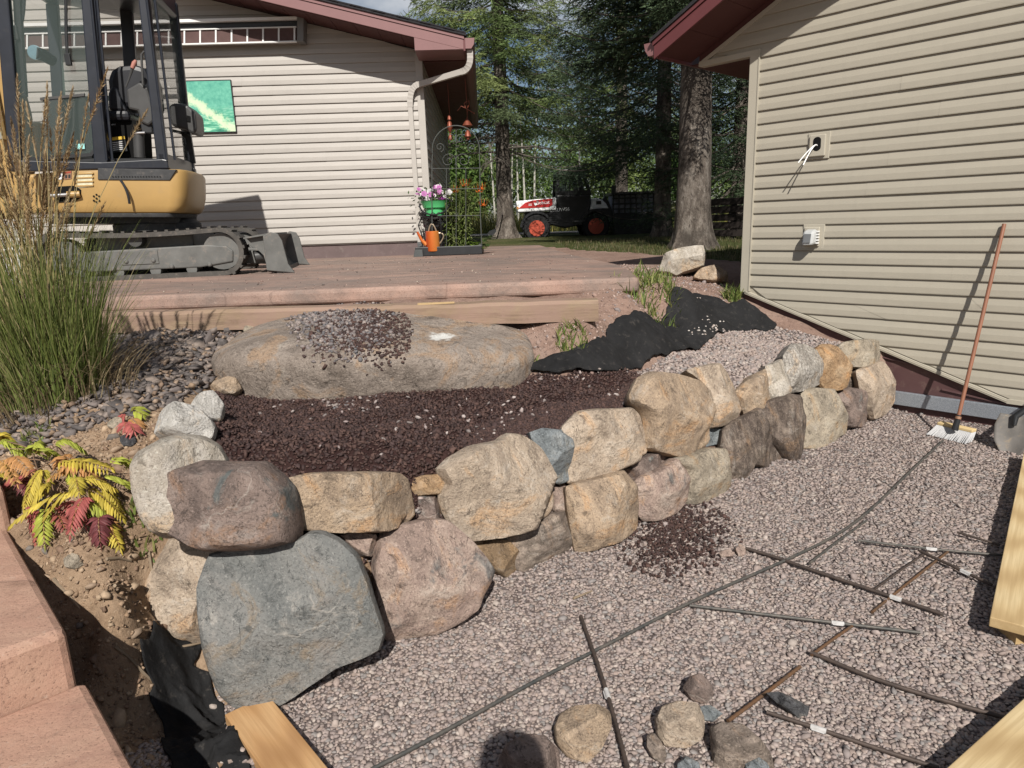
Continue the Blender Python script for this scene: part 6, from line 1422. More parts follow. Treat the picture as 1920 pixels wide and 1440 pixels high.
for k, (a, b, c, hgt) in enumerate(FR):
    p0 = at_ground(a[0], a[1] + hgt * 120, 0); p0 = at_ground(*a, lift=hgt); p1 = at_ground(*b, lift=max(.03, hgt * .65))
    frond(p0, p1, c, SB, seed=k, arch=.025 + .02 * (k % 3), ll=.042)
    for j in range(1):
        o0 = r.normal(0, .03, 3) * np.array([1, 1, .4]); o1 = r.normal(0, .045, 3) * np.array([1, 1, .3]) - np.array([0, 0, .02])
        frond(p0 + o0, p0 + (p1 - p0) * r.uniform(.55, .95) + o1, np.array(c) * r.uniform(.7, 1.0) + np.array((.02, .03, .0)) * r.uniform(0, 1), SB, seed=200 + k * 3 + j, arch=.03, ll=.034, nl=11)
    q = sbase + np.array([r.normal(-.05, .05), r.normal(.06, .04), 0]); q[2] = float(H(q[0], q[1])) - .01
    stm.tube(arc(q, (q + p0) / 2 + np.array([0, 0, .05]), p0, 6), [.003, .0025, .002, .002, .0015, .0015], 5, cap=False)
stm.build('stem', simple('shrub_stem', (.20, .13, .085), .8), SB, fixn=False)
S2 = thing('small_shrub', at_ground(245, 795), 'little red and green sprout on the soil below the tall grass', 'plant')
for k, (a, b, c) in enumerate([((236, 778), (228, 786), RD), ((242, 795), (252, 808), RD), ((248, 770), (262, 762), YG), ((250, 772), (268, 778), YG), ((240, 792), (232, 800), RD), ((245, 785), (258, 796), OR)]):
    frond(at_ground(*a, lift=.05), at_ground(*b, lift=.04), c, S2, nl=6, ll=.045, arch=.01, seed=90 + k)
# weeds
def weed(px, py, rad, n, h, label, seed, cols=((.10, .15, .035), (.15, .19, .05), (.20, .20, .07))):
    r = np.random.default_rng(seed); c = at_ground(px, py); t = thing('weed', c, label, 'weed')
    a = r.uniform(0, 6.28, n); q = rad * np.sqrt(r.uniform(0, 1, n)); B = np.stack([c[0] + np.cos(a) * q, c[1] + np.sin(a) * q, np.zeros(n)], 1); B[:, 2] = H(B[:, 0], B[:, 1])
    cc = np.array(cols)[r.integers(len(cols), size=n)] * r.uniform(.7, 1.3, (n, 1))
    blades('leaves', B, r.uniform(.3, 1, n) * h, r.uniform(0, 6.28, n), r.uniform(.3, .9, n), .012, 3, cc, M_blade, t, r=r); return t
weed(1215, 545, .26, 260, .17, 'green weeds growing at the right corner of the patio slab', 1)
weed(1228, 530, .2, 120, .2, 'loose taller weeds behind the patio corner', 2)
weed(1075, 640, .11, 110, .10, 'small green weed in the pink dirt beside the black fabric', 3)
weed(1000, 690, .05, 40, .06, 'tiny green weed at the right tip of the big flat boulder', 4)
weed(1260, 568, .05, 60, .12, 'small bright weed above the black fabric', 5)
weed(1372, 560, .08, 110, .16, 'bright green weed at the corner of the tan building', 6)
weed(68, 818, .06, 60, .06, 'small green weed among slate left of the yellow shrub', 7)
weed(265, 1000, .06, 50, .07, 'small green weed against the pale beige boulder', 8)
weed(195, 960, .08, 60, .05, 'dry brown weed stalks under the yellow shrub', 9, cols=((.16, .11, .07), (.10, .075, .05)))
# ------------------------------------------------------------------ landscape fabric
m = Mat('landscape_fabric', .92, .15); m.base(m.ramp(m.noise(5, 8, .7), [(.3, C(.010, .010, .0105)), (.6, C(.019, .019, .02)), (.8, C(.036, .034, .033))]))
m.mix(m.ramp(m.noise(24, 8, .8), [(.56, 0), (.74, .55)]), C(.13, .115, .10)); m.bump(m.noise(18, 8, .7), .6, .012).bump(m.wave(420, 0, 0), .12, .001); M_fab = m.done()
def cloth(name, pts, label, amp, seed, base_lift=.02, step=.012, folds=(), fs=1.0):
    W = np.array([at_ground(*p) for p in pts]); poly = [tuple(w[:2]) for w in W]
    p = np.array(poly); x0, y0 = p.min(0) - .02; x1, y1 = p.max(0) + .02
    from mathutils.geometry import delaunay_2d_cdt
    gx_ = np.arange(x0, x1, step); gy_ = np.arange(y0, y1, step); X, Y = np.meshgrid(gx_, gy_); X = X.ravel(); Y = Y.ravel()
    rg = np.random.default_rng(seed); X = X + rg.uniform(-.3, .3, X.size) * step; Y = Y + rg.uniform(-.3, .3, Y.size) * step
    bp_ = resample(chaikin(np.array(poly), 2), int(len(poly) * 9)); bp_ = bp_ + .008 * np.stack([_n2(bp_[:, 0], bp_[:, 1], 40, seed), _n2(bp_[:, 1], bp_[:, 0], 40, seed + 1)], 1)
    bl_ = [tuple(q_) for q_ in bp_]; k = inside(X, Y, bl_) & (seg_dist(X, Y, bl_) > step * .5); nb_ = len(bl_)
    vs_ = [Vector(q_) for q_ in bl_] + [Vector((a_, c_)) for a_, c_ in zip(X[k], Y[k])]
    res = delaunay_2d_cdt(vs_, [(i, (i + 1) % nb_) for i in range(nb_)], [], 1, 1e-5)
    X = np.array([v.x for v in res[0]]); Y = np.array([v.y for v in res[0]]); F = np.array([f for f in res[2] if len(f) == 3])
    d = seg_dist(X, Y, bl_); edge = np.clip(d / .10, 0, 1)
    wx = X + .10 * _n2(X, Y, 3.1, seed + 7); wy = Y + .10 * _n2(Y, X, 3.4, seed + 8)
    fb = .8 * (1 - np.abs(_n2(wx, wy, fs * 5.2, seed + 3))) ** 4 + .40 * (1 - np.abs(_n2(wx, wy, fs * 10, seed + 4))) ** 6 + .22 * (1 - np.abs(_n2(wx, wy, fs * 19, seed + 5))) ** 7 + .05 * _n2(X, Y, 47, seed + 6)
    Z = H(X, Y) + base_lift * (.3 + .7 * edge) + amp * fb * (.30 + .70 * edge)
    for (fx, fy, fz, fr_) in folds:
        c = at_ground(fx, fy); Z += fz * np.exp(-((X - c[0]) ** 2 + (Y - c[1]) ** 2) / fr_ ** 2)
    o = np_mesh(name, np.stack([X, Y, Z], 1), F, M_fab, smooth=True); s = o.modifiers.new('thick', 'SOLIDIFY'); s.thickness = .003; s.offset = -1
    return props(o, label, 'fabric')
cloth('landscape_fabric', [(975, 704), (1000, 690), (1060, 668), (1100, 652), (1135, 640), (1140, 622), (1170, 606), (1210, 588), (1255, 575), (1285, 568), (1300, 553), (1322, 556), (1345, 560), (1368, 572), (1400, 582), (1432, 592), (1458, 612), (1445, 624), (1410, 622), (1372, 622), (1345, 630), (1330, 642), (1300, 660), (1255, 672), (1220, 682), (1185, 696), (1150, 704), (1110, 706), (1040, 707)],
      'black landscape fabric draped over the dirt slope beside the tan building', .06, 3, fs=.75, base_lift=.035, folds=((1180, 640, .06, .18), (1300, 590, .09, .16), (1395, 592, .06, .10), (1060, 690, .02, .2)))
cloth('landscape_fabric', [(300, 1190), (318, 1180), (325, 1205), (350, 1215), (385, 1205), (372, 1240), (362, 1262), (392, 1275), (398, 1305), (420, 1330), (440, 1370), (470, 1420), (480, 1470), (330, 1470), (305, 1400), (310, 1360), (285, 1330), (288, 1290), (270, 1258), (275, 1215)],
      'crumpled black landscape fabric in the trench by the big gray green boulder', .065, 9, fs=1.9, base_lift=.02, step=.007, folds=((300, 1230, .04, .07), (340, 1330, .02, .10), (400, 1400, .02, .10)))
# pale gravel crumbs resting on the upper fabric
bpy.context.view_layer.update()
fo = bpy.data.objects['landscape_fabric']; bvF = bvh_of(fo); r = np.random.default_rng(91); cp_ = []
for px, py, sx, sy, n in ((1335, 612, 14, 6, 26), (1310, 622, 10, 4, 10), (1300, 560, 8, 3, 6), (1165, 690, 14, 6, 14), (1130, 695, 14, 5, 8)):
    for k in range(n):
        q = at_ground(px + r.normal(0, sx), py + r.normal(0, sy), .05); z = drop(bvF, q[0], q[1])
        if z is not None: cp_.append((q[0], q[1], z + .004))
pebbles('fabric_gravel', np.array(cp_), .016, [(.42, .38, .35), (.34, .29, .26), (.5, .46, .43)], M_peb, seed=92, tilt=.6)

# ------------------------------------------------------------------ boards
def board_mat(name, a, b, c, dr=(.05, 1, 1)):
    m = Mat(name, .6, .3)
    w = m.wave(17, 3.2, 2.5, stretch=(.05, 1, 1), dscale=.9)
    m.base(m.ramp(w, [(0, C(*a)), (.5, C(*b)), (1, C(*c))])); m.mix(m.ramp(m.noise(50, 5, .7, stretch=(.03, 1, 1)), [(.4, .45), (.6, 0)]), C(a[0] * .75, a[1] * .7, a[2] * .6))
    k = m.voro(2.6, 'F1', stretch=(.5, 2.0, 1), out='Distance'); m.mix(m.ramp(k, [(0.0, .9), (.05, .6), (.075, 0)]), C(.17, .085, .035))
    m.bump(w, .15, .002); return m.done()
M_lum = board_mat('fresh_lumber', (.42, .30, .155), (.53, .40, .22), (.58, .46, .27)); M_lum2 = board_mat('orange_lumber', (.36, .205, .095), (.46, .275, .13), (.51, .325, .165))
def board(corner_px, end_px, z, w, th, mat, label, side, lift_to=None, L=None):
    """corner and far point of one top edge; side = +1 board lies to the right of the direction"""
    a = at_z(*corner_px, z); b = at_z(*end_px, z); d = b - a; d /= np.linalg.norm(d)
    if L: b = a + d * L
    L_ = np.linalg.norm(b - a); s = np.array([d[1], -d[0], 0]) * side; c = (a + b) / 2 + s * w / 2 - np.array([0, 0, th / 2])
    g = MB(); g.box((0, 0, 0), (L_, w, th)); o = g.build('board', mat, bevel=.003, label=label, cat='board')
    o.location = Vector(c); o.rotation_euler = (0, 0, math.atan2(d[1], d[0])); return o, a, b, d, s
o, a, b, d, s = board((502, 1301), (620, 1446), .062, .14, .038, M_lum2, 'orange brown board at the bottom edge beside the black fabric', 1, L=1.3)
g = MB(); g.box(a + d * .35 + s * .07 + np.array([0, 0, -.055]), (.09, .09, .05)); g.build('wood_block', M_lum2, label='offcut propping up the board by the black fabric', cat='wood block')
o, a, b, d, s = board((1843, 1221), (1917, 862), .095, .185, .038, M_lum, 'long pale board lying at the right edge above the rebar', 1)
o.location = Vector((a + b) / 2 + d * .25 + s * .0925 - np.array([0, 0, .019]))
for f_ in (.15, .8):
    g = MB(); g.box(a + (b - a) * f_ + s * .09 + np.array([0, 0, -.066]), (.09, .09, .056)); g.build('wood_block', M_lum, label='offcut under the near end of the long pale board' if f_ < .5 else 'offcut under the far end of the long pale board', cat='wood block')
o, a, b, d, s = board((1768, 1446), (1930, 1300), .10, .185, .038, M_lum, 'pale board crossing the lower right corner', 1, L=1.4)
o.location = Vector((a + b) / 2 - d * .1 + s * .0925 - np.array([0, 0, .019]))
g = MB(); g.box((a + b) / 2 + s * .09 + np.array([0, 0, -.07]), (.09, .09, .06)); g.build('wood_block', M_lum, label='offcut under the board of the lower right corner', cat='wood block')

# ------------------------------------------------------------------ rebar
def rebar_mat(name, a, b):
    m = Mat(name, .6, .4, .35); m.base(m.ramp(m.noise(12, 8, .7), [(.35, C(*a)), (.65, C(*b))])); return m.done()
M_rs = rebar_mat('rebar_steel', (.05, .055, .055), (.13, .115, .10)); M_rr = rebar_mat('rebar_rusty', (.17, .085, .04), (.10, .07, .05)); M_rd = rebar_mat('rebar_dark', (.05, .04, .036), (.095, .07, .058))
M_tag = simple('tag_paper', (.42, .41, .40), .8, .2, var=.2, scale=60)
def rebar(pts, mat, label, rad=.0062, tag=None, z=.022, z2=None, ribs=True):
    W = [at_z(a, b, z if z2 is None else z + (z2 - z) * i / (len(pts) - 1)) for i, (a, b) in enumerate(pts)]
    P = np.array(W); Lc = np.r_[0, np.cumsum(np.linalg.norm(np.diff(P, axis=0), axis=1))]; n = max(12, int(Lc[-1] / .02)) 
    if len(pts) > 2:   # smooth the bends
        for _ in range(2): P = np.vstack([P[:1], np.stack([P[:-1] * .75 + P[1:] * .25, P[:-1] * .25 + P[1:] * .75], 1).reshape(-1, 3), P[-1:]])
        Lc = np.r_[0, np.cumsum(np.linalg.norm(np.diff(P, axis=0), axis=1))]
    step = .011; n = max(12, int(Lc[-1] / step)); t = np.linspace(0, Lc[-1], n); Q = np.stack([np.interp(t, Lc, P[:, k]) for k in range(3)], 1)
    rad *= .82
    g = MB(); g.tube(list(Q), [rad * (1.0 if i % 2 else 1.22) for i in range(n)], 7); o = g.build('rebar', mat, smooth=True, label=label, cat='rebar', group='rebar lying on the gravel', fixn=False)
    o.data.set_sharp_from_angle(angle=R_(60))
    if tag:
        i = np.argmin(np.linalg.norm(Q - at_z(tag[0], tag[1], z), axis=1)); i = min(max(i, 3), n - 4); d = Q[i + 2] - Q[i - 2]; d /= np.linalg.norm(d)
        g = MB(); g.tube([Q[i] - d * .022, Q[i] + d * .022], rad * 1.35, 10); sd_ = np.cross(d, (0, 0, 1.)); g.prism([Q[i] - d * .02 + np.array([0, 0, .002]), Q[i] + d * .02 + np.array([0, 0, .002]), Q[i] + d * .018 + sd_ * .011 - np.array([0, 0, .004]), Q[i] - d * .018 + sd_ * .011 - np.array([0, 0, .004])], (0, 0, .0015))
        g.build('paper_tag', M_tag, o)
    return o
rebar([(690, 1446), (800, 1390), (1000, 1278), (1100, 1228), (1300, 1125), (1480, 1048), (1580, 998), (1640, 950), (1700, 890), (1768, 826)], M_rs, 'longest rebar, curving across the gravel from the bottom edge to the broom', rad=.0075)
rebar([(1089, 1155), (1140, 1300), (1178, 1446)], M_rd, 'brown rebar with a white tag crossing the long curved one at the bottom', tag=(1143, 1300), rad=.0075, z=.03)
rebar([(1398, 1028), (1450, 1043), (1520, 1068), (1640, 1108), (1768, 1152)], M_rd, 'thick dark rebar with a white tag running from beside a small pink stone', tag=(1677, 1122), rad=.0085)
rebar([(1293, 1135), (1500, 1160), (1725, 1186)], M_rs, 'straight gray rebar with a white tag in the middle of the gravel', tag=(1572, 1166), rad=.007)
rebar([(1518, 1056), (1570, 1015), (1625, 976)], M_rs, 'short rebar branching off the long curved one', rad=.006)
rebar([(1608, 1013), (1750, 1030), (1880, 1041)], M_rs, 'thin gray rebar with a white tag reaching under the long pale board', tag=(1748, 1029))
rebar([(1725, 1033), (1800, 1068), (1860, 1097)], M_rd, 'dark rebar with a white tag ending at the long pale board', tag=(1812, 1074), rad=.0075)
rebar([(1635, 1148), (1700, 1095), (1778, 1034)], M_rr, 'rusty orange rebar crossing under the thick dark one', z=.016)
rebar([(1640, 1105), (1690, 1068), (1745, 1030)], M_rd, 'thin rusty rebar beside the rusty orange one', z=.016, rad=.005)
rebar([(1520, 1223), (1660, 1282), (1885, 1346)], M_rd, 'dark rebar reaching towards the board of the lower right corner', rad=.0082)
rebar([(1365, 1352), (1438, 1298), (1500, 1250)], M_rr, 'rusty rebar ending at the dark slate shard', rad=.007)
rebar([(1522, 1228), (1560, 1200), (1600, 1172)], M_rr, 'rusty piece of rebar meeting the end of the dark one', z=.018)
rebar([(1438, 1335), (1540, 1368), (1650, 1405), (1760, 1440)], M_rd, 'lowest rebar with a white tag, below the dark slate shard', tag=(1533, 1364), rad=.0075)
rebar([(1795, 998), (1875, 1022)], M_rd, 'short dark rebar stub nearest the top of the long pale board')

# ------------------------------------------------------------------ loose stones on the gravel
FL = (0, -.75, .66)
def gs(poly, mat, label, seed, depth=.08, bulge=.04, n=FL, cat='stone', **kw):
    bx = np.mean([p[0] for p in poly]); by = np.mean([p[1] for p in poly]) * .5 + max(p[1] for p in poly) * .5
    return rock('stone', poly, at_z(bx, by, .02), n, mat, depth=depth, bulge=bulge, seed=seed, label=label, cat=cat, **kw)
gs([(1040, 1365), (1050, 1340), (1075, 1325), (1120, 1322), (1142, 1335), (1143, 1365), (1125, 1405), (1100, 1430), (1065, 1418), (1043, 1392)], TAN2, 'rounded tan and gray stone left of the brown rebar at the bottom', 201, bulge=.06)
gs([(1229, 1345), (1240, 1325), (1270, 1315), (1305, 1320), (1318, 1345), (1312, 1385), (1285, 1402), (1245, 1398), (1232, 1375)], TAN1, 'light tan cube shaped stone in the group at the bottom right', 202, bulge=.055)
gs([(1281, 1290), (1292, 1270), (1312, 1263), (1332, 1282), (1336, 1305), (1320, 1320), (1295, 1312)], PURP, 'small purple stone behind the light tan one', 203, bulge=.03)
gs([(1332, 1365), (1350, 1355), (1385, 1358), (1410, 1380), (1440, 1410), (1452, 1446), (1340, 1446), (1335, 1400)], BROWN, 'brown stone cut by the bottom edge right of the light tan one', 204, bulge=.05)
gs([(1312, 1325), (1330, 1322), (1355, 1338), (1335, 1353), (1315, 1350)], SLAT, 'dark green slate piece beside the light tan stone', 205, bulge=.015, smooth_it=0)
gs([(1438, 1300), (1460, 1297), (1500, 1318), (1517, 1325), (1512, 1345), (1495, 1345), (1465, 1325)], stone_mat('shard_dark', [(.045, .045, .048), (.07, .07, .075), (.09, .09, .09), (.14, .14, .14)], vein=.3), 'dark pointed slate shard on the gravel', 206, bulge=.02, smooth_it=0)
gs([(936, 1425), (950, 1395), (985, 1377), (1020, 1380), (1045, 1405), (1050, 1450), (940, 1450)], PURP, 'round gray purple stone cut by the bottom edge', 207, bulge=.06)
gs([(1213, 1380), (1225, 1374), (1238, 1390), (1250, 1415), (1243, 1432), (1222, 1420), (1212, 1400)], BROWN, 'small brown stone left of the light tan one', 208, bulge=.02)
gs([(1270, 1432), (1285, 1418), (1310, 1430), (1315, 1450), (1270, 1450)], SLAT, 'dark stone corner at the bottom edge', 209, bulge=.02, smooth_it=0)
gs([(1398, 1432), (1420, 1420), (1440, 1434), (1445, 1450), (1398, 1450)], SLAT, 'dark gray chip in front of the brown stone at the bottom edge', 210, bulge=.02, smooth_it=0)
gs([(1378, 1030), (1385, 1021), (1396, 1025), (1397, 1040), (1386, 1044)], PINK, 'small pink stone at the end of the thick dark rebar', 211, bulge=.015)
gs([(1348, 1036), (1362, 1031), (1378, 1036), (1372, 1044), (1352, 1044)], PINK, 'flat pinkish stone left of the small pink one', 212, bulge=.01)
ground_rock('stone', [(226, 826), (236, 817), (252, 818), (257, 829), (247, 838), (232, 837)], stone_mat('stone_black', [(.04, .04, .045), (.06, .06, .065), (.08, .08, .08), (.1, .1, .1)], vein=0), (0, -.7, .7), 'black rounded stone on the soil beside the white boulder', 61, .05, .02)
ground_rock('stone', [(203, 794), (215, 785), (232, 787), (236, 800), (222, 808), (206, 804)], OLIV, (0, -.7, .7), 'gray stone by the little red sprout', 62, .05, .02)
ground_rock('stone', [(120, 1050), (132, 1038), (150, 1042), (156, 1058), (142, 1068), (124, 1064)], OLIV, (0, -.7, .7), 'gray brown stone on the soil by the step edge', 63, .06, .02)
ground_rock('stone', [(60, 945), (72, 935), (92, 940), (96, 960), (78, 968)], SLAT, (0, -.7, .7), 'dark stone under the left side of the yellow shrub', 64, .06, .02)
ground_rock('stone', [(455, 620), (470, 612), (488, 618), (486, 632), (466, 634)], OLIV, (0, -.7, .7), 'gray stone behind the left end of the big flat boulder', 65, .08, .03)

# ------------------------------------------------------------------ scrub broom against the tan wall
BR = thing('broom', at_z(1790, 825, 0), 'scrub broom with brown handle and white bristles leaning on the tan wall', 'broom')
ht = on_r(1883, 420, .03); hb = at_z(1797, 782, .165)
M_handle = simple('broom_handle', (.23, .10, .06), .45, .4, var=.15, scale=6)
g = MB(); g.tube([hb, hb * .5 + ht * .5, ht], .0125, 10); g.build('handle', M_handle, BR, smooth=True)
hd0 = at_z(1790, 806, .075); g = MB(); g.tube([hd0, hd0 + (hb - hd0) * .55, hb + (ht - hb) * .012], [.022, .019, .015], 12); g.build('socket', M_black, BR, smooth=True)
g = MB(); g.tube([hb - (ht - hb) * .01, hb + (ht - hb) * .004], .0185, 12); g.build('ferrule', simple('ferrule', (.30, .17, .11), .4, .4, .3), BR, smooth=True)
h0, h1 = at_z(1761, 793, .075), at_z(1827, 808, .075)
dh = (h1 - h0) / np.linalg.norm(h1 - h0); sh = np.array([-dh[1], dh[0], 0])
g = MB(); g.box((h0 + h1) / 2, (np.linalg.norm(h1 - h0), .055, .022), (dh, sh, (0, 0, 1))); g.build('head_block', simple('broom_wood', (.55, .42, .22), .6, .3, stretch=(.2, 1, 1)), BR, bevel=.004)
bm_ = MB(); r = random.Random(4); Lh = np.linalg.norm(h1 - h0)
for i in range(44):
    for j in range(6):
        p = h0 + dh * Lh * (i + .5) / 44 + sh * (.02 - .01 * j) - np.array([0, 0, .01]); fl = (i / 43 - .5) * .035
        e = p + dh * (fl + r.uniform(-.004, .004)) - sh * (.060 + .006 * j + r.uniform(-.006, .006)) + np.array([0, 0, -.056])
        bm_.tube([p, p * .5 + e * .5 + sh * .004, e], [.0042, .0034, .0022], 4, cap=False)
bm_.build('bristles', simple('bristle_white', (.40, .40, .405), .7, .2, var=.1), BR, fixn=False)

# ------------------------------------------------------------------ shovel at the right edge
SH = thing('shovel', at_z(1895, 830, 0), 'round point shovel with gray blade leaning on the tan wall at the right edge', 'shovel')
c = at_z(1899, 815, .11); nS = np.array([-.62, -.70, .34]); nS /= np.linalg.norm(nS); axx = np.cross((0, 0, 1.), nS); axx /= np.linalg.norm(axx); ayy = np.cross(nS, axx)
out = [(-.085, .13), (.085, .13), (.105, .05), (.095, -.05), (.055, -.12), (0, -.15), (-.055, -.12), (-.095, -.05), (-.105, .05)]
NU, NV = 13, 15; V = []; F = []
for j in range(NV):
    v = .13 - .28 * j / (NV - 1); hw = np.interp(-v, [-.13, -.05, .05, .12, .148, .15], [.085, .105, .095, .055, .012, .002])
    for i in range(NU):
        u = (i / (NU - 1) * 2 - 1); V.append(c + axx * u * hw + ayy * v - nS * (.030 * (1 - u * u) * (1 - .4 * (j / NV)) - .012 * math.exp(-(u / .18) ** 2) * max(0, 1 - j / 9)))
for j in range(NV - 1):
    for i in range(NU - 1): F.append((j * NU + i, j * NU + i + 1, (j + 1) * NU + i + 1, (j + 1) * NU + i))
o = np_mesh('blade', np.array(V), np.array(F), simple('shovel_steel', (.135, .125, .115), .7, .3, .1, var=.25, scale=9, dirt=C(.30, .23, .15)), SH, smooth=True); sm = o.modifiers.new('thick', 'SOLIDIFY'); sm.thickness = .004
top = c + ayy * .12; hb2 = PR(-2.75, .95, .02)
g = MB(); g.tube([top - ayy * .06 + nS * .006, top + nS * .004, top + (hb2 - top) * .12], [.012, .020, .021], 10); g.build('socket', M_black, SH, smooth=True)
g = MB(); g.tube([top + (hb2 - top) * .10, hb2], .018, 10); g.build('handle', simple('shovel_handle', (.38, .27, .15), .6), SH, smooth=True)

# ------------------------------------------------------------------ corner planting at the cream house
YP = 9.75
def Q(px, py, dv=0.0):
    q = at_y(px, py, YP); q[1] += dv; return q
PBZ = PZ + .004
TR = thing('planter_tray', Q(842, 473), 'shallow black planting bed with edging at the house corner', 'planter')
x0, x1 = Q(781, 475)[0], Q(905, 475)[0]
for nm, c_, sz in (('edging', ((x0 + x1) / 2, YP - .12, PBZ + .06), (x1 - x0, .035, .12)), ('edging', ((x0 + x1) / 2, YP + .55, PBZ + .06), (x1 - x0, .035, .12)), ('edging', (x0 + .018, YP + .215, PBZ + .06), (.035, .63, .118)), ('edging', (x1 - .018, YP + .215, PBZ + .06), (.035, .63, .118))):
    g = MB(); g.box(c_, sz); g.build(nm, M_black, TR, bevel=.008)
g = MB(); g.box(((x0 + x1) / 2, YP + .215, PBZ + .03), (x1 - x0 - .07, .62, .06)); g.build('soil', M_soil, TR)
bp = thing('edging_block', Q(787, 472, -.2), 'dark gray block at the foot of the downspout', 'block')
g = MB(); g.prism([Q(779, 481, -.22), Q(797, 481, -.22), Q(795, 467, -.2), Q(781, 467, -.2)], (0, .2, 0)); g.build('block', simple('dark_block', (.06, .065, .065), .8, bump=.4, bscale=60), bp, bevel=.01)
# wire plant stand
PS = thing('plant_stand', Q(815, 470), 'black wire plant stand holding the green flower bucket', 'plant stand')
M_wire = simple('black_wire', (.012, .012, .013), .45, .4)
pc = Q(815, 405, .12); rs = .20
for zz, rr_ in ((pc[2], rs), (pc[2] - .03, rs * .9), (PBZ + .22, rs * .8)):
    g = MB(); g.tube([np.array([pc[0] + math.cos(t) * rr_, pc[1] + math.sin(t) * rr_, zz]) for t in np.linspace(0, 2 * math.pi, 25)], .008, 6); g.build('ring', M_wire, PS, smooth=True)
for k in range(3):
    a = k * 2.094 + .9; ca, sa = math.cos(a), math.sin(a)
    g = MB(); g.tube([np.array([pc[0] + ca * q_, pc[1] + sa * q_, z_]) for q_, z_ in ((rs, pc[2]), (rs * 1.28, pc[2] - .12), (rs * 1.0, pc[2] - .3), (rs * .8, PBZ + .22), (rs * 1.0, PBZ + .02), (rs * 1.2, PBZ + .0))], .009, 6); g.build('leg', M_wire, PS, smooth=True)
for k in range(14):
    a = k * 2 * math.pi / 14; ca, sa = math.cos(a), math.sin(a); u_ = np.array([ca, sa, 0])
    g = MB(); g.tube(arc(pc + u_ * rs * .92 + np.array([0, 0, .0]), pc + u_ * rs * 1.05 + np.array([0, 0, .09]), pc + np.array([math.cos(a + .45), math.sin(a + .45), 0]) * rs * .92, 6), .006, 5); g.build('scroll', M_wire, PS, smooth=True)
for k in range(4):
    g = MB(); x = -.15 + .1 * k; g.tube([pc + np.array([x, -math.sqrt(max(0, rs * rs - x * x)) * .85, -.02]), pc + np.array([x, math.sqrt(max(0, rs * rs - x * x)) * .85, -.02])], .006, 5); g.build('shelf_wire', M_wire, PS)
# green bucket
BK = thing('bucket', pc, 'bright green bucket with a black handle full of white and purple petunias', 'bucket')
M_green = simple('green_plastic', (.085, .46, .17), .4, .4, var=.06, scale=6)
zb = pc[2] + .0; zt = Q(815, 376, .12)[2]
g = MB(); g.lathe((pc[0], pc[1], zb), (0, 0, 1), [(.125, 0), (.135, .10), (.165, (zt - zb) * .55), (.195, (zt - zb) * .96), (.205, zt - zb), (.19, zt - zb), (.18, (zt - zb) * .9)], 28); g.build('bucket_body', M_green, BK, smooth=True)
g = MB(); g.lathe((pc[0], pc[1], zt - .03), (0, 0, 1), [(.18, 0), (.18, .012)], 20); g.build('potting_soil', M_soil, BK)
g = MB(); g.tube([np.array([pc[0] + math.cos(t) * .205, pc[1] - .02 - .16 * abs(math.sin(t)) * .9 - .05, zt - .04 - .15 * math.sin(t)]) for t in np.linspace(0, math.pi, 14)], .011, 6); g.build('handle', M_black, BK, smooth=True)
r = np.random.default_rng(101); fV, fF, fC = [], [], []; nbv = 0
def flower_cluster(cen, n, spread, size, cols, bias):
    global nbv
    for k in range(n):
        p = cen + r.normal(0, 1, 3) * spread; nd = np.array([r.normal(0, .4), -1 + r.normal(0, .4), .6]); nd /= np.linalg.norm(nd); a = np.cross(nd, (0, 0, 1.)); a /= np.linalg.norm(a); b = np.cross(nd, a); s = size * r.uniform(.7, 1.2); c = np.array(cols[r.choice(len(cols), p=bias)]) * r.uniform(.85, 1.1)
        V = [p - nd * s * .35] + [p + (a * math.cos(t) + b * math.sin(t)) * s * (1 if i % 2 else .78) for i, t in enumerate(np.linspace(0, 2 * math.pi, 10, endpoint=False))]
        fV.extend(V); fF.extend([(nbv, nbv + 1 + i, nbv + 1 + (i + 1) % 10) for i in range(10)]); fC.extend([c * .55] + [c] * 10); nbv += 11
W_, PU, PK = (.72, .70, .70), (.22, .035, .22), (.55, .20, .48)
flower_cluster(Q(804, 369, .08), 16, np.array([.07, .06, .07]), .042, [W_, PU, PK], [.75, .1, .15]); flower_cluster(Q(831, 364, .10), 20, np.array([.07, .06, .06]), .042, [W_, PU], [.92, .08]); flower_cluster(Q(817, 362, .10), 16, np.array([.07, .06, .06]), .042, [PU, PK, W_], [.5, .3, .2]); flower_cluster(Q(819, 355, .1), 3, np.array([.02, .03, .02]), .05, [PK], [1.0])
flower_cluster(Q(793, 372, .1), 6, np.array([.04, .05, .06]), .035, [W_, PK], [.7, .3])
np_mesh('flowers', np.array(fV), np.array(fF), M_leaf, BK, colors=np.array(fC))['kind'] = 'stuff'
P = Q(816, 370, .12) + r.normal(size=(260, 3)) * np.array([.13, .09, .07]); V, F = rand_cards(P, .045, r, .6); np_mesh('foliage', V, F, M_leaf, BK, colors=np.repeat(np.array([.045, .085, .025]) * r.uniform(.6, 1.3, (260, 1)), 4, 0))
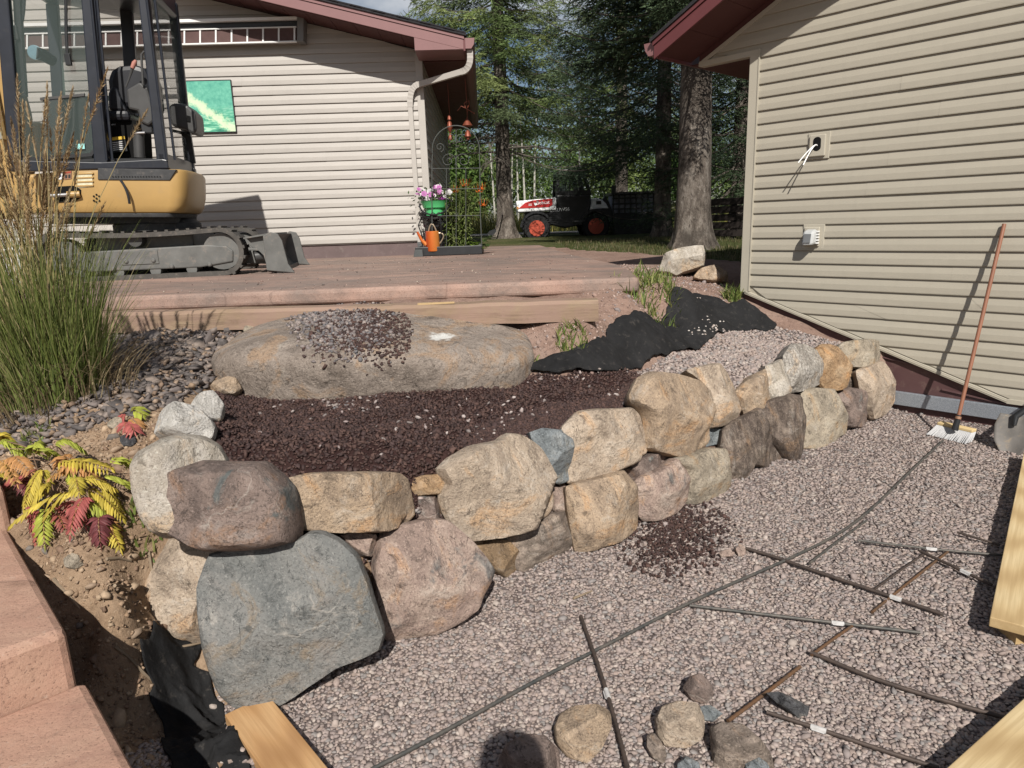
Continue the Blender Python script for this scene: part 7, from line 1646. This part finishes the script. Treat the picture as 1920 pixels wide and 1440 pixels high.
# watering can
WC = thing('watering_can', Q(812, 462), 'orange and red metal watering can under the plant stand', 'watering can')
m = Mat('orange_enamel', .35, .5, .2); sp2 = m.n.new('ShaderNodeSeparateXYZ'); m.l.new(m.vec(), sp2.inputs[0]); mr2 = m.n.new('ShaderNodeMapRange'); mr2.inputs['From Min'].default_value = -.11; mr2.inputs['From Max'].default_value = .1; m.l.new(sp2.outputs[0], mr2.inputs['Value'])
m.base(m.ramp(mr2.outputs[0], [(0, C(.36, .025, .012)), (.45, C(.52, .12, .02)), (1, C(.55, .22, .05))])); m.mix(m.ramp(m.noise(14, 6), [(.55, 0), (.75, .4)]), C(.3, .1, .03)); M_can = m.done()
wc = Q(813, 468, -.06); wc[2] = PBZ + .06; chh = Q(813, 434, -.06)[2] - wc[2]
g = MB(); g.lathe(wc, (0, 0, 1), [(.095, 0), (.10, .01), (.092, chh), (.086, chh + .006), (.05, chh + .006)], 28); g.build('can_body', M_can, WC, smooth=True)
g = MB(); g.tube([wc + np.array([-.09, -.02, .09]), wc + np.array([-.15, -.03, .16]), wc + np.array([-.20, -.04, .27])], [.032, .022, .016], 10); g.build('spout', M_can, WC, smooth=True)
M_brs = simple('worn_metal', (.35, .28, .2), .4, .5, .6)
g = MB(); g.tube(arc(wc + np.array([-.05, 0, chh]), wc + np.array([.0, 0, chh + .2]), wc + np.array([.06, 0, chh]), 10), .010, 8); g.build('top_handle', M_brs, WC, smooth=True)
g = MB(); g.tube(arc(wc + np.array([.085, 0, chh * .92]), wc + np.array([.22, 0, chh * .9]), wc + np.array([.09, 0, chh * .35]), 10), .009, 8); g.build('side_handle', M_brs, WC, smooth=True)
# dark pot behind
DP = thing('dark_pot', Q(822, 455, .3), 'dark pot standing behind the watering can', 'pot')
c_ = Q(824, 468, .32); c_[2] = PBZ + .06; g = MB(); g.lathe(c_, (0, 0, 1), [(.13, 0), (.19, .36), (.205, .37), (.205, .40), (.18, .40), (.17, .34)], 24); g.build('pot_body', M_black, DP, smooth=True)
P = c_ + np.array([0, 0, .5]) + r.normal(size=(260, 3)) * np.array([.12, .1, .13]); V, F = rand_cards(P, .06, r, .5); np_mesh('foliage', V, F, M_leaf, DP, colors=np.repeat(np.array([.06, .022, .035]) * r.uniform(.6, 1.3, (260, 1)), 4, 0))
# lilies
LI = thing('lily_plant', Q(862, 470, .15), 'tall leafy lily with orange turned back flowers behind the trellis', 'plant')
lV, lF, lC = [], [], []; n0 = 0; sm_ = MB()
for k in range(34):
    bx = Q(846 + r.uniform(-12, 36), 468, .15 + r.uniform(-.1, .25)); bx[2] = PBZ + .05; hgt = r.uniform(.55, 1.0); lx, ly = r.normal(.02, .10), r.normal(-.02, .08)
    pts = [bx + np.array([lx * t * t, ly * t * t, hgt * t]) for t in np.linspace(0, 1, 6)]; sm_.tube(pts, [.006, .006, .005, .005, .004, .003], 5, cap=False)
    for j in range(38):
        t = r.uniform(.05, 1); p = bx + np.array([lx * t * t, ly * t * t, hgt * t]); a = r.uniform(0, 6.28); d = np.array([math.cos(a), math.sin(a), .35]); d /= np.linalg.norm(d); L = r.uniform(.08, .15); w = np.cross(d, (0, 0, 1.)); w /= np.linalg.norm(w); w *= .012
        lV += [p, p + d * L * .5 + w, p + d * L - np.array([0, 0, L * .4]), p + d * L * .5 - w]; lF.append((n0, n0 + 1, n0 + 2, n0 + 3)); n0 += 4; lC += [np.array([(.13, .19, .04), (.18, .25, .06), (.24, .28, .10)][r.integers(3)]) * r.uniform(.7, 1.2)] * 4
sm_.build('stem', simple('lily_stem', (.11, .13, .05), .8), LI, fixn=False); np_mesh('leaves', np.array(lV), np.array(lF), M_leaf, LI, colors=np.array(lC))
for px, py, s in ((853, 355, 1), (871, 343, 1.1), (898, 355, 1.1), (905, 381, 1), (902, 350, .8)):
    c_ = Q(px, py, .1); V = []; F = []; Cc = []
    for k in range(6):
        a = k * math.pi / 3 + .3; d = np.array([math.cos(a), math.sin(a) * .8, 0]); w = np.array([-d[1], d[0], 0]); L = .09 * s; b = len(V)
        pts = [(0, -.0), (.35, -.03), (.75, .0), (1.0, .05)]
        for q_, z_ in pts: V += [c_ + d * L * q_ - w * .013 * math.sin(math.pi * min(.95, q_ + .15)) + np.array([0, 0, z_ * 1.2]), c_ + d * L * q_ + w * .013 * math.sin(math.pi * min(.95, q_ + .15)) + np.array([0, 0, z_ * 1.2])]
        for i in range(3): F.append((b + i * 2, b + i * 2 + 1, b + i * 2 + 3, b + i * 2 + 2))
        Cc += [np.array((.70, .16, .03)) * r.uniform(.8, 1.15)] * 8
    np_mesh('flower', np.array(V), np.array(F), M_leaf, LI, colors=np.array(Cc))
    g = MB(); g.tube([c_, c_ + np.array([.02, .02, -.12]), Q(866, 400, .12)], .004, 4); g.build('flower_stalk', simple('stalk_green', (.1, .13, .05), .8), LI)
HO = thing('hosta', Q(892, 465, .0), 'low bright green broad leaved plant at the foot of the trellis', 'plant')
hV, hF, hC = [], [], []; n0 = 0
for k in range(46):
    c_ = Q(890 + r.normal(0, 7), 462 + r.normal(0, 4), r.uniform(-.08, .15)) if k < 30 else Q(905 + r.normal(0, 7), 452 + r.normal(0, 6), r.uniform(.1, .3)); a = r.uniform(0, 6.28); d = np.array([math.cos(a), math.sin(a), r.uniform(-.2, .5)]); d /= np.linalg.norm(d); w = np.cross(d, (0, 0, 1.)); w /= np.linalg.norm(w); L = r.uniform(.10, .17)
    hV += [c_, c_ + d * L * .4 + w * L * .3 - np.array([0, 0, .005]), c_ + d * L - np.array([0, 0, L * .25]), c_ + d * L * .4 - w * L * .3 - np.array([0, 0, .005])]; hF.append((n0, n0 + 1, n0 + 2, n0 + 3)); n0 += 4; hC += [np.array((.17, .26, .04) if k < 24 else (.05, .09, .025)) * r.uniform(.75, 1.2)] * 4
np_mesh('leaves', np.array(hV), np.array(hF), M_leaf, HO, smooth=True, colors=np.array(hC))
# trellis
TL_ = thing('trellis', Q(855, 470, -.05), 'arched dark wire garden trellis with scrolls at the house corner', 'trellis')
M_trl = simple('trellis_wire', (.07, .075, .07), .55, .3)
def wire(pts, rad=.006, name='wire'):
    g = MB(); g.tube([Q(a, b, -.08) for a, b in pts], rad, 6); return g.build(name, M_trl, TL_, smooth=True)
wire([(812, 470), (811, 400), (811, 310), (812, 290)], .007, 'upright'); wire([(904, 470), (901, 400), (900, 310), (899, 290)], .007, 'upright')
cx, cy = 855.5, 282
wire([(cx + 44 * math.cos(t), cy - 45 * math.sin(t) + 0) for t in np.linspace(math.pi + .15, -.15, 30)], .007, 'arch')
for y in (317, 355, 405): wire([(811, y), (901, y - 1)], .0045, 'crossbar')
for x in (838, 856, 874): wire([(x, 470), (x, 317)], .0045, 'upright')
wire([(856, 317), (856, 245)], .0045, 'upright')
def spiral(cx_, cy_, r0, r1, a0, turns, sgn): return [(cx_ + sgn * (r0 + (r1 - r0) * t) * math.cos(a0 + turns * 6.28 * t), cy_ - (r0 + (r1 - r0) * t) * math.sin(a0 + turns * 6.28 * t)) for t in np.linspace(0, 1, 34)]
for sg in (-1, 1):
    wire(spiral(cx + sg * 14, 302, 2, 15, 0, 1.6, sg), .0045, 'scroll'); wire(spiral(cx + sg * 30, 277, 1.5, 9, 2, 1.4, sg), .0045, 'scroll'); wire(spiral(cx + sg * 8, 262, 1.5, 9, 1, 1.2, -sg), .0045, 'scroll')
# wind chimes hanging from the side eave
M_cop = simple('aged_copper', (.20, .055, .03), .5, .5, .4, var=.2, scale=14)
def chime(name, x, y0, y1, label, bits):
    t = thing(name, Q(x, y0, .6), label, 'wind chime'); g = MB(); g.tube([Q(x - 4, y0, .6), Q(x, (y0 + y1) / 2, .6), Q(x + 2, y1, .6)], .0045, 5); g.build('cord', M_cop, t)
    for (yy, r0, r1, h) in bits:
        f = (yy - y0) / (y1 - y0); c_ = Q(x - 4 + 6 * f, yy, .6); g = MB(); g.lathe(c_, (0, 0, -1), [(r0 * .3, -h * .5), (r0, -h * .3), (r1, h * .4), (r1 * .6, h * .5)], 14); g.build('bell', M_cop, t, smooth=True)
    return t
chime('wind_chime', 836, 140, 255, 'rusty hanging chime string near the cream corner trim', [(208, .02, .03, .07), (222, .03, .04, .10), (232, .04, .02, .08), (246, .02, .03, .10)])
t = chime('wind_chime', 871, 130, 250, 'rusty bell chime with a wire dragonfly hanging at the eave edge', [(217, .02, .075, .12), (240, .03, .05, .10), (248, .03, .02, .06)])
g = MB()
for a_ in (((871, 192), (860, 186), (852, 196)), ((871, 192), (880, 197), (886, 201)), ((868, 190), (866, 180), (872, 176)), ((872, 190), (876, 182), (874, 174))): g.tube([Q(x, y, .55) for x, y in a_], .006, 5)
g.build('wire_figure', M_cop, t)
# spade leaning on the left spruce
SP = thing('spade', at_y(930, 432, 18.2), 'small dark spade leaning on the left spruce trunk', 'spade')
g = MB(); g.tube([at_y(929, 430, 18.2), at_y(943, 398, 18.7)], .018, 6); g.build('handle', simple('spade_handle', (.06, .05, .045), .7), SP)
g = MB(); g.prism([at_y(a, b, 18.15) for a, b in ((914, 440), (917, 434), (928, 430), (931, 434), (926, 439))], (0, .03, .01)); g.build('blade', M_black, SP)
# plank fence behind the thick spruce
FE = thing('plank_fence', at_y(1360, 445, 13.5), 'low dark plank fence with small white lights behind the thick spruce', 'fence')
M_fp = simple('dark_plank', (.024, .019, .017), .85, .2, var=.3, scale=5, bump=.4, bscale=40)  # dark timber, its colour lowered further for the shade it stands in
f0, f1 = at_y(1318, 440, 13.5), at_y(1440, 440, 12.6)
zf = float(H(f0[0], f0[1]))
for k in range(5):
    za = zf + .05 + k * .142
    g = MB(); g.beam(np.array([f0[0], f0[1], za + .06]), np.array([f1[0], f1[1], za + .06 + .004 * k]), .045, .125); g.build('plank', M_fp, FE, bevel=.006)
for f_ in (.05, .5, .95):
    p = f0 + (f1 - f0) * f_; g = MB(); g.box((p[0], p[1] + .07, zf + .36), (.09, .09, .78)); g.build('post', M_fp, FE, bevel=.006)
for px, py in ((1332, 397), (1332, 409), (1385, 409)):
    q = at_y(px, py, 13.3); f_ = (q[0] - f0[0]) / (f1[0] - f0[0]); q = np.array([q[0], f0[1] + (f1[1] - f0[1]) * f_ - .03, q[2]]); g = MB(); g.lathe(q, (0, -1, 0), [(.022, 0), (.022, .012), (.012, .018)], 10); g.build('light', M_white, FE, smooth=True)

# twigs on the bare soil
M_stick = simple('dry_stick', (.22, .17, .12), .85, .15, var=.25, scale=14)
for k, (pts, lab) in enumerate([([(279, 1034), (283, 1060), (292, 1100)], 'dry upright stick in the soil beside the tall tan boulder'), ([(200, 1048), (222, 1046), (246, 1052)], 'thin twig on the soil below the yellow shrub'), ([(215, 1098), (240, 1100)], 'short twig halfway down the soil slope'), ([(215, 1212), (240, 1230), (270, 1262), (290, 1280)], 'pale root bending down to the crumpled black fabric'), ([(100, 1085), (130, 1118), (150, 1142)], 'thin dark stick along the edge of the step'), ([(330, 1215), (388, 1203)], 'dark stick between the tall tan boulder and the black fabric'), ([(1075, 1122), (1110, 1108)], 'tiny twig on the gravel')]):
    P = [at_ground(a, b, .012) for a, b in pts]; g = MB(); g.tube(P, [.006] + [.005] * (len(P) - 2) + [.003], 6); g.build('stick', M_stick, smooth=True, label=lab, cat='stick', group='dry sticks on the ground')

# ------------------------------------------------------------------ the person taking the picture, just behind the camera: only the shadow shows
PE = thing('person', (.06, -.25, 0), 'person in dark clothes standing behind the view and casting the shadow at the bottom edge', 'person')
J = {'pelvis': (.06, -.27, .97, .135), 'waist': (.06, -.27, 1.12, .125), 'chest': (.06, -.27, 1.32, .145), 'neck0': (.06, -.26, 1.47, .075), 'neck': (.06, -.25, 1.53, .055), 'head0': (.06, -.24, 1.60, .075), 'head': (.06, -.24, 1.67, .088), 'crown': (.06, -.245, 1.74, .062)}
ED = [('pelvis', 'waist'), ('waist', 'chest'), ('chest', 'neck0'), ('neck0', 'neck'), ('neck', 'head0'), ('head0', 'head'), ('head', 'crown')]
for sg, n_ in ((-1, 'l'), (1, 'r')):
    J.update({n_ + 'sh': (.06 + sg * .17, -.26, 1.43, .062), n_ + 'el': (.06 + sg * .24, -.18, 1.20, .042), n_ + 'wr': (.03 + sg * .085, -.13, 1.38, .028), n_ + 'pa': (.03 + sg * .07, -.09, 1.45, .030), n_ + 'hip': (.06 + sg * .095, -.27, .90, .095), n_ + 'kn': (.06 + sg * .11, -.25, .49, .058), n_ + 'an': (.06 + sg * .12, -.28, .09, .042), n_ + 'to': (.06 + sg * .13, -.11, .04, .035)})
    ED += [('chest', n_ + 'sh'), (n_ + 'sh', n_ + 'el'), (n_ + 'el', n_ + 'wr'), (n_ + 'wr', n_ + 'pa'), ('pelvis', n_ + 'hip'), (n_ + 'hip', n_ + 'kn'), (n_ + 'kn', n_ + 'an'), (n_ + 'an', n_ + 'to')]
    for f_ in range(4):
        J[n_ + 'f%d' % f_] = (.03 + sg * (.066 - .004 * f_), -.070, 1.47 + .017 * f_ - .01, .0095); J[n_ + 'g%d' % f_] = (.03 + sg * (.045 - .002 * f_), -.052, 1.475 + .018 * f_, .008)
        ED += [(n_ + 'pa', n_ + 'f%d' % f_), (n_ + 'f%d' % f_, n_ + 'g%d' % f_)]
nm_ = list(J); me = bpy.data.meshes.new('body'); org = ORG[PE.name]
me.from_pydata([tuple(np.array(J[k][:3]) - org) for k in nm_], [(nm_.index(a), nm_.index(b)) for a, b in ED], [])
bo = bpy.data.objects.new('body', me); col.objects.link(bo); bo.parent = PE; ORG[bo.name] = org
sk = bo.modifiers.new('skin', 'SKIN'); 
for i, k in enumerate(nm_): me.skin_vertices[0].data[i].radius = (J[k][3], J[k][3] * (.72 if k in ('pelvis', 'waist', 'chest') else 1.0))
me.skin_vertices[0].data[0].use_root = True
ss = bo.modifiers.new('sub', 'SUBSURF'); ss.levels = 2; ss.render_levels = 2
bo.data.materials.append(simple('dark_clothes', (.03, .032, .04), .9))
g = MB(); g.lathe((.06, -.255, 1.65), (0, -.12, 1), [(.088, 0), (.098, .05), (.09, .10), (.06, .135), (.02, .15)], 20); g.build('hair', simple('hair', (.05, .035, .025), .7), PE, smooth=True)
PH = thing('phone', (.03, -.06, 1.50), 'dark phone held up by the person behind the view', 'phone')
g = MB(); g.box((.03, -.055, 1.50), (.075, .008, .15)); g.build('case', M_black, PH, bevel=.003)
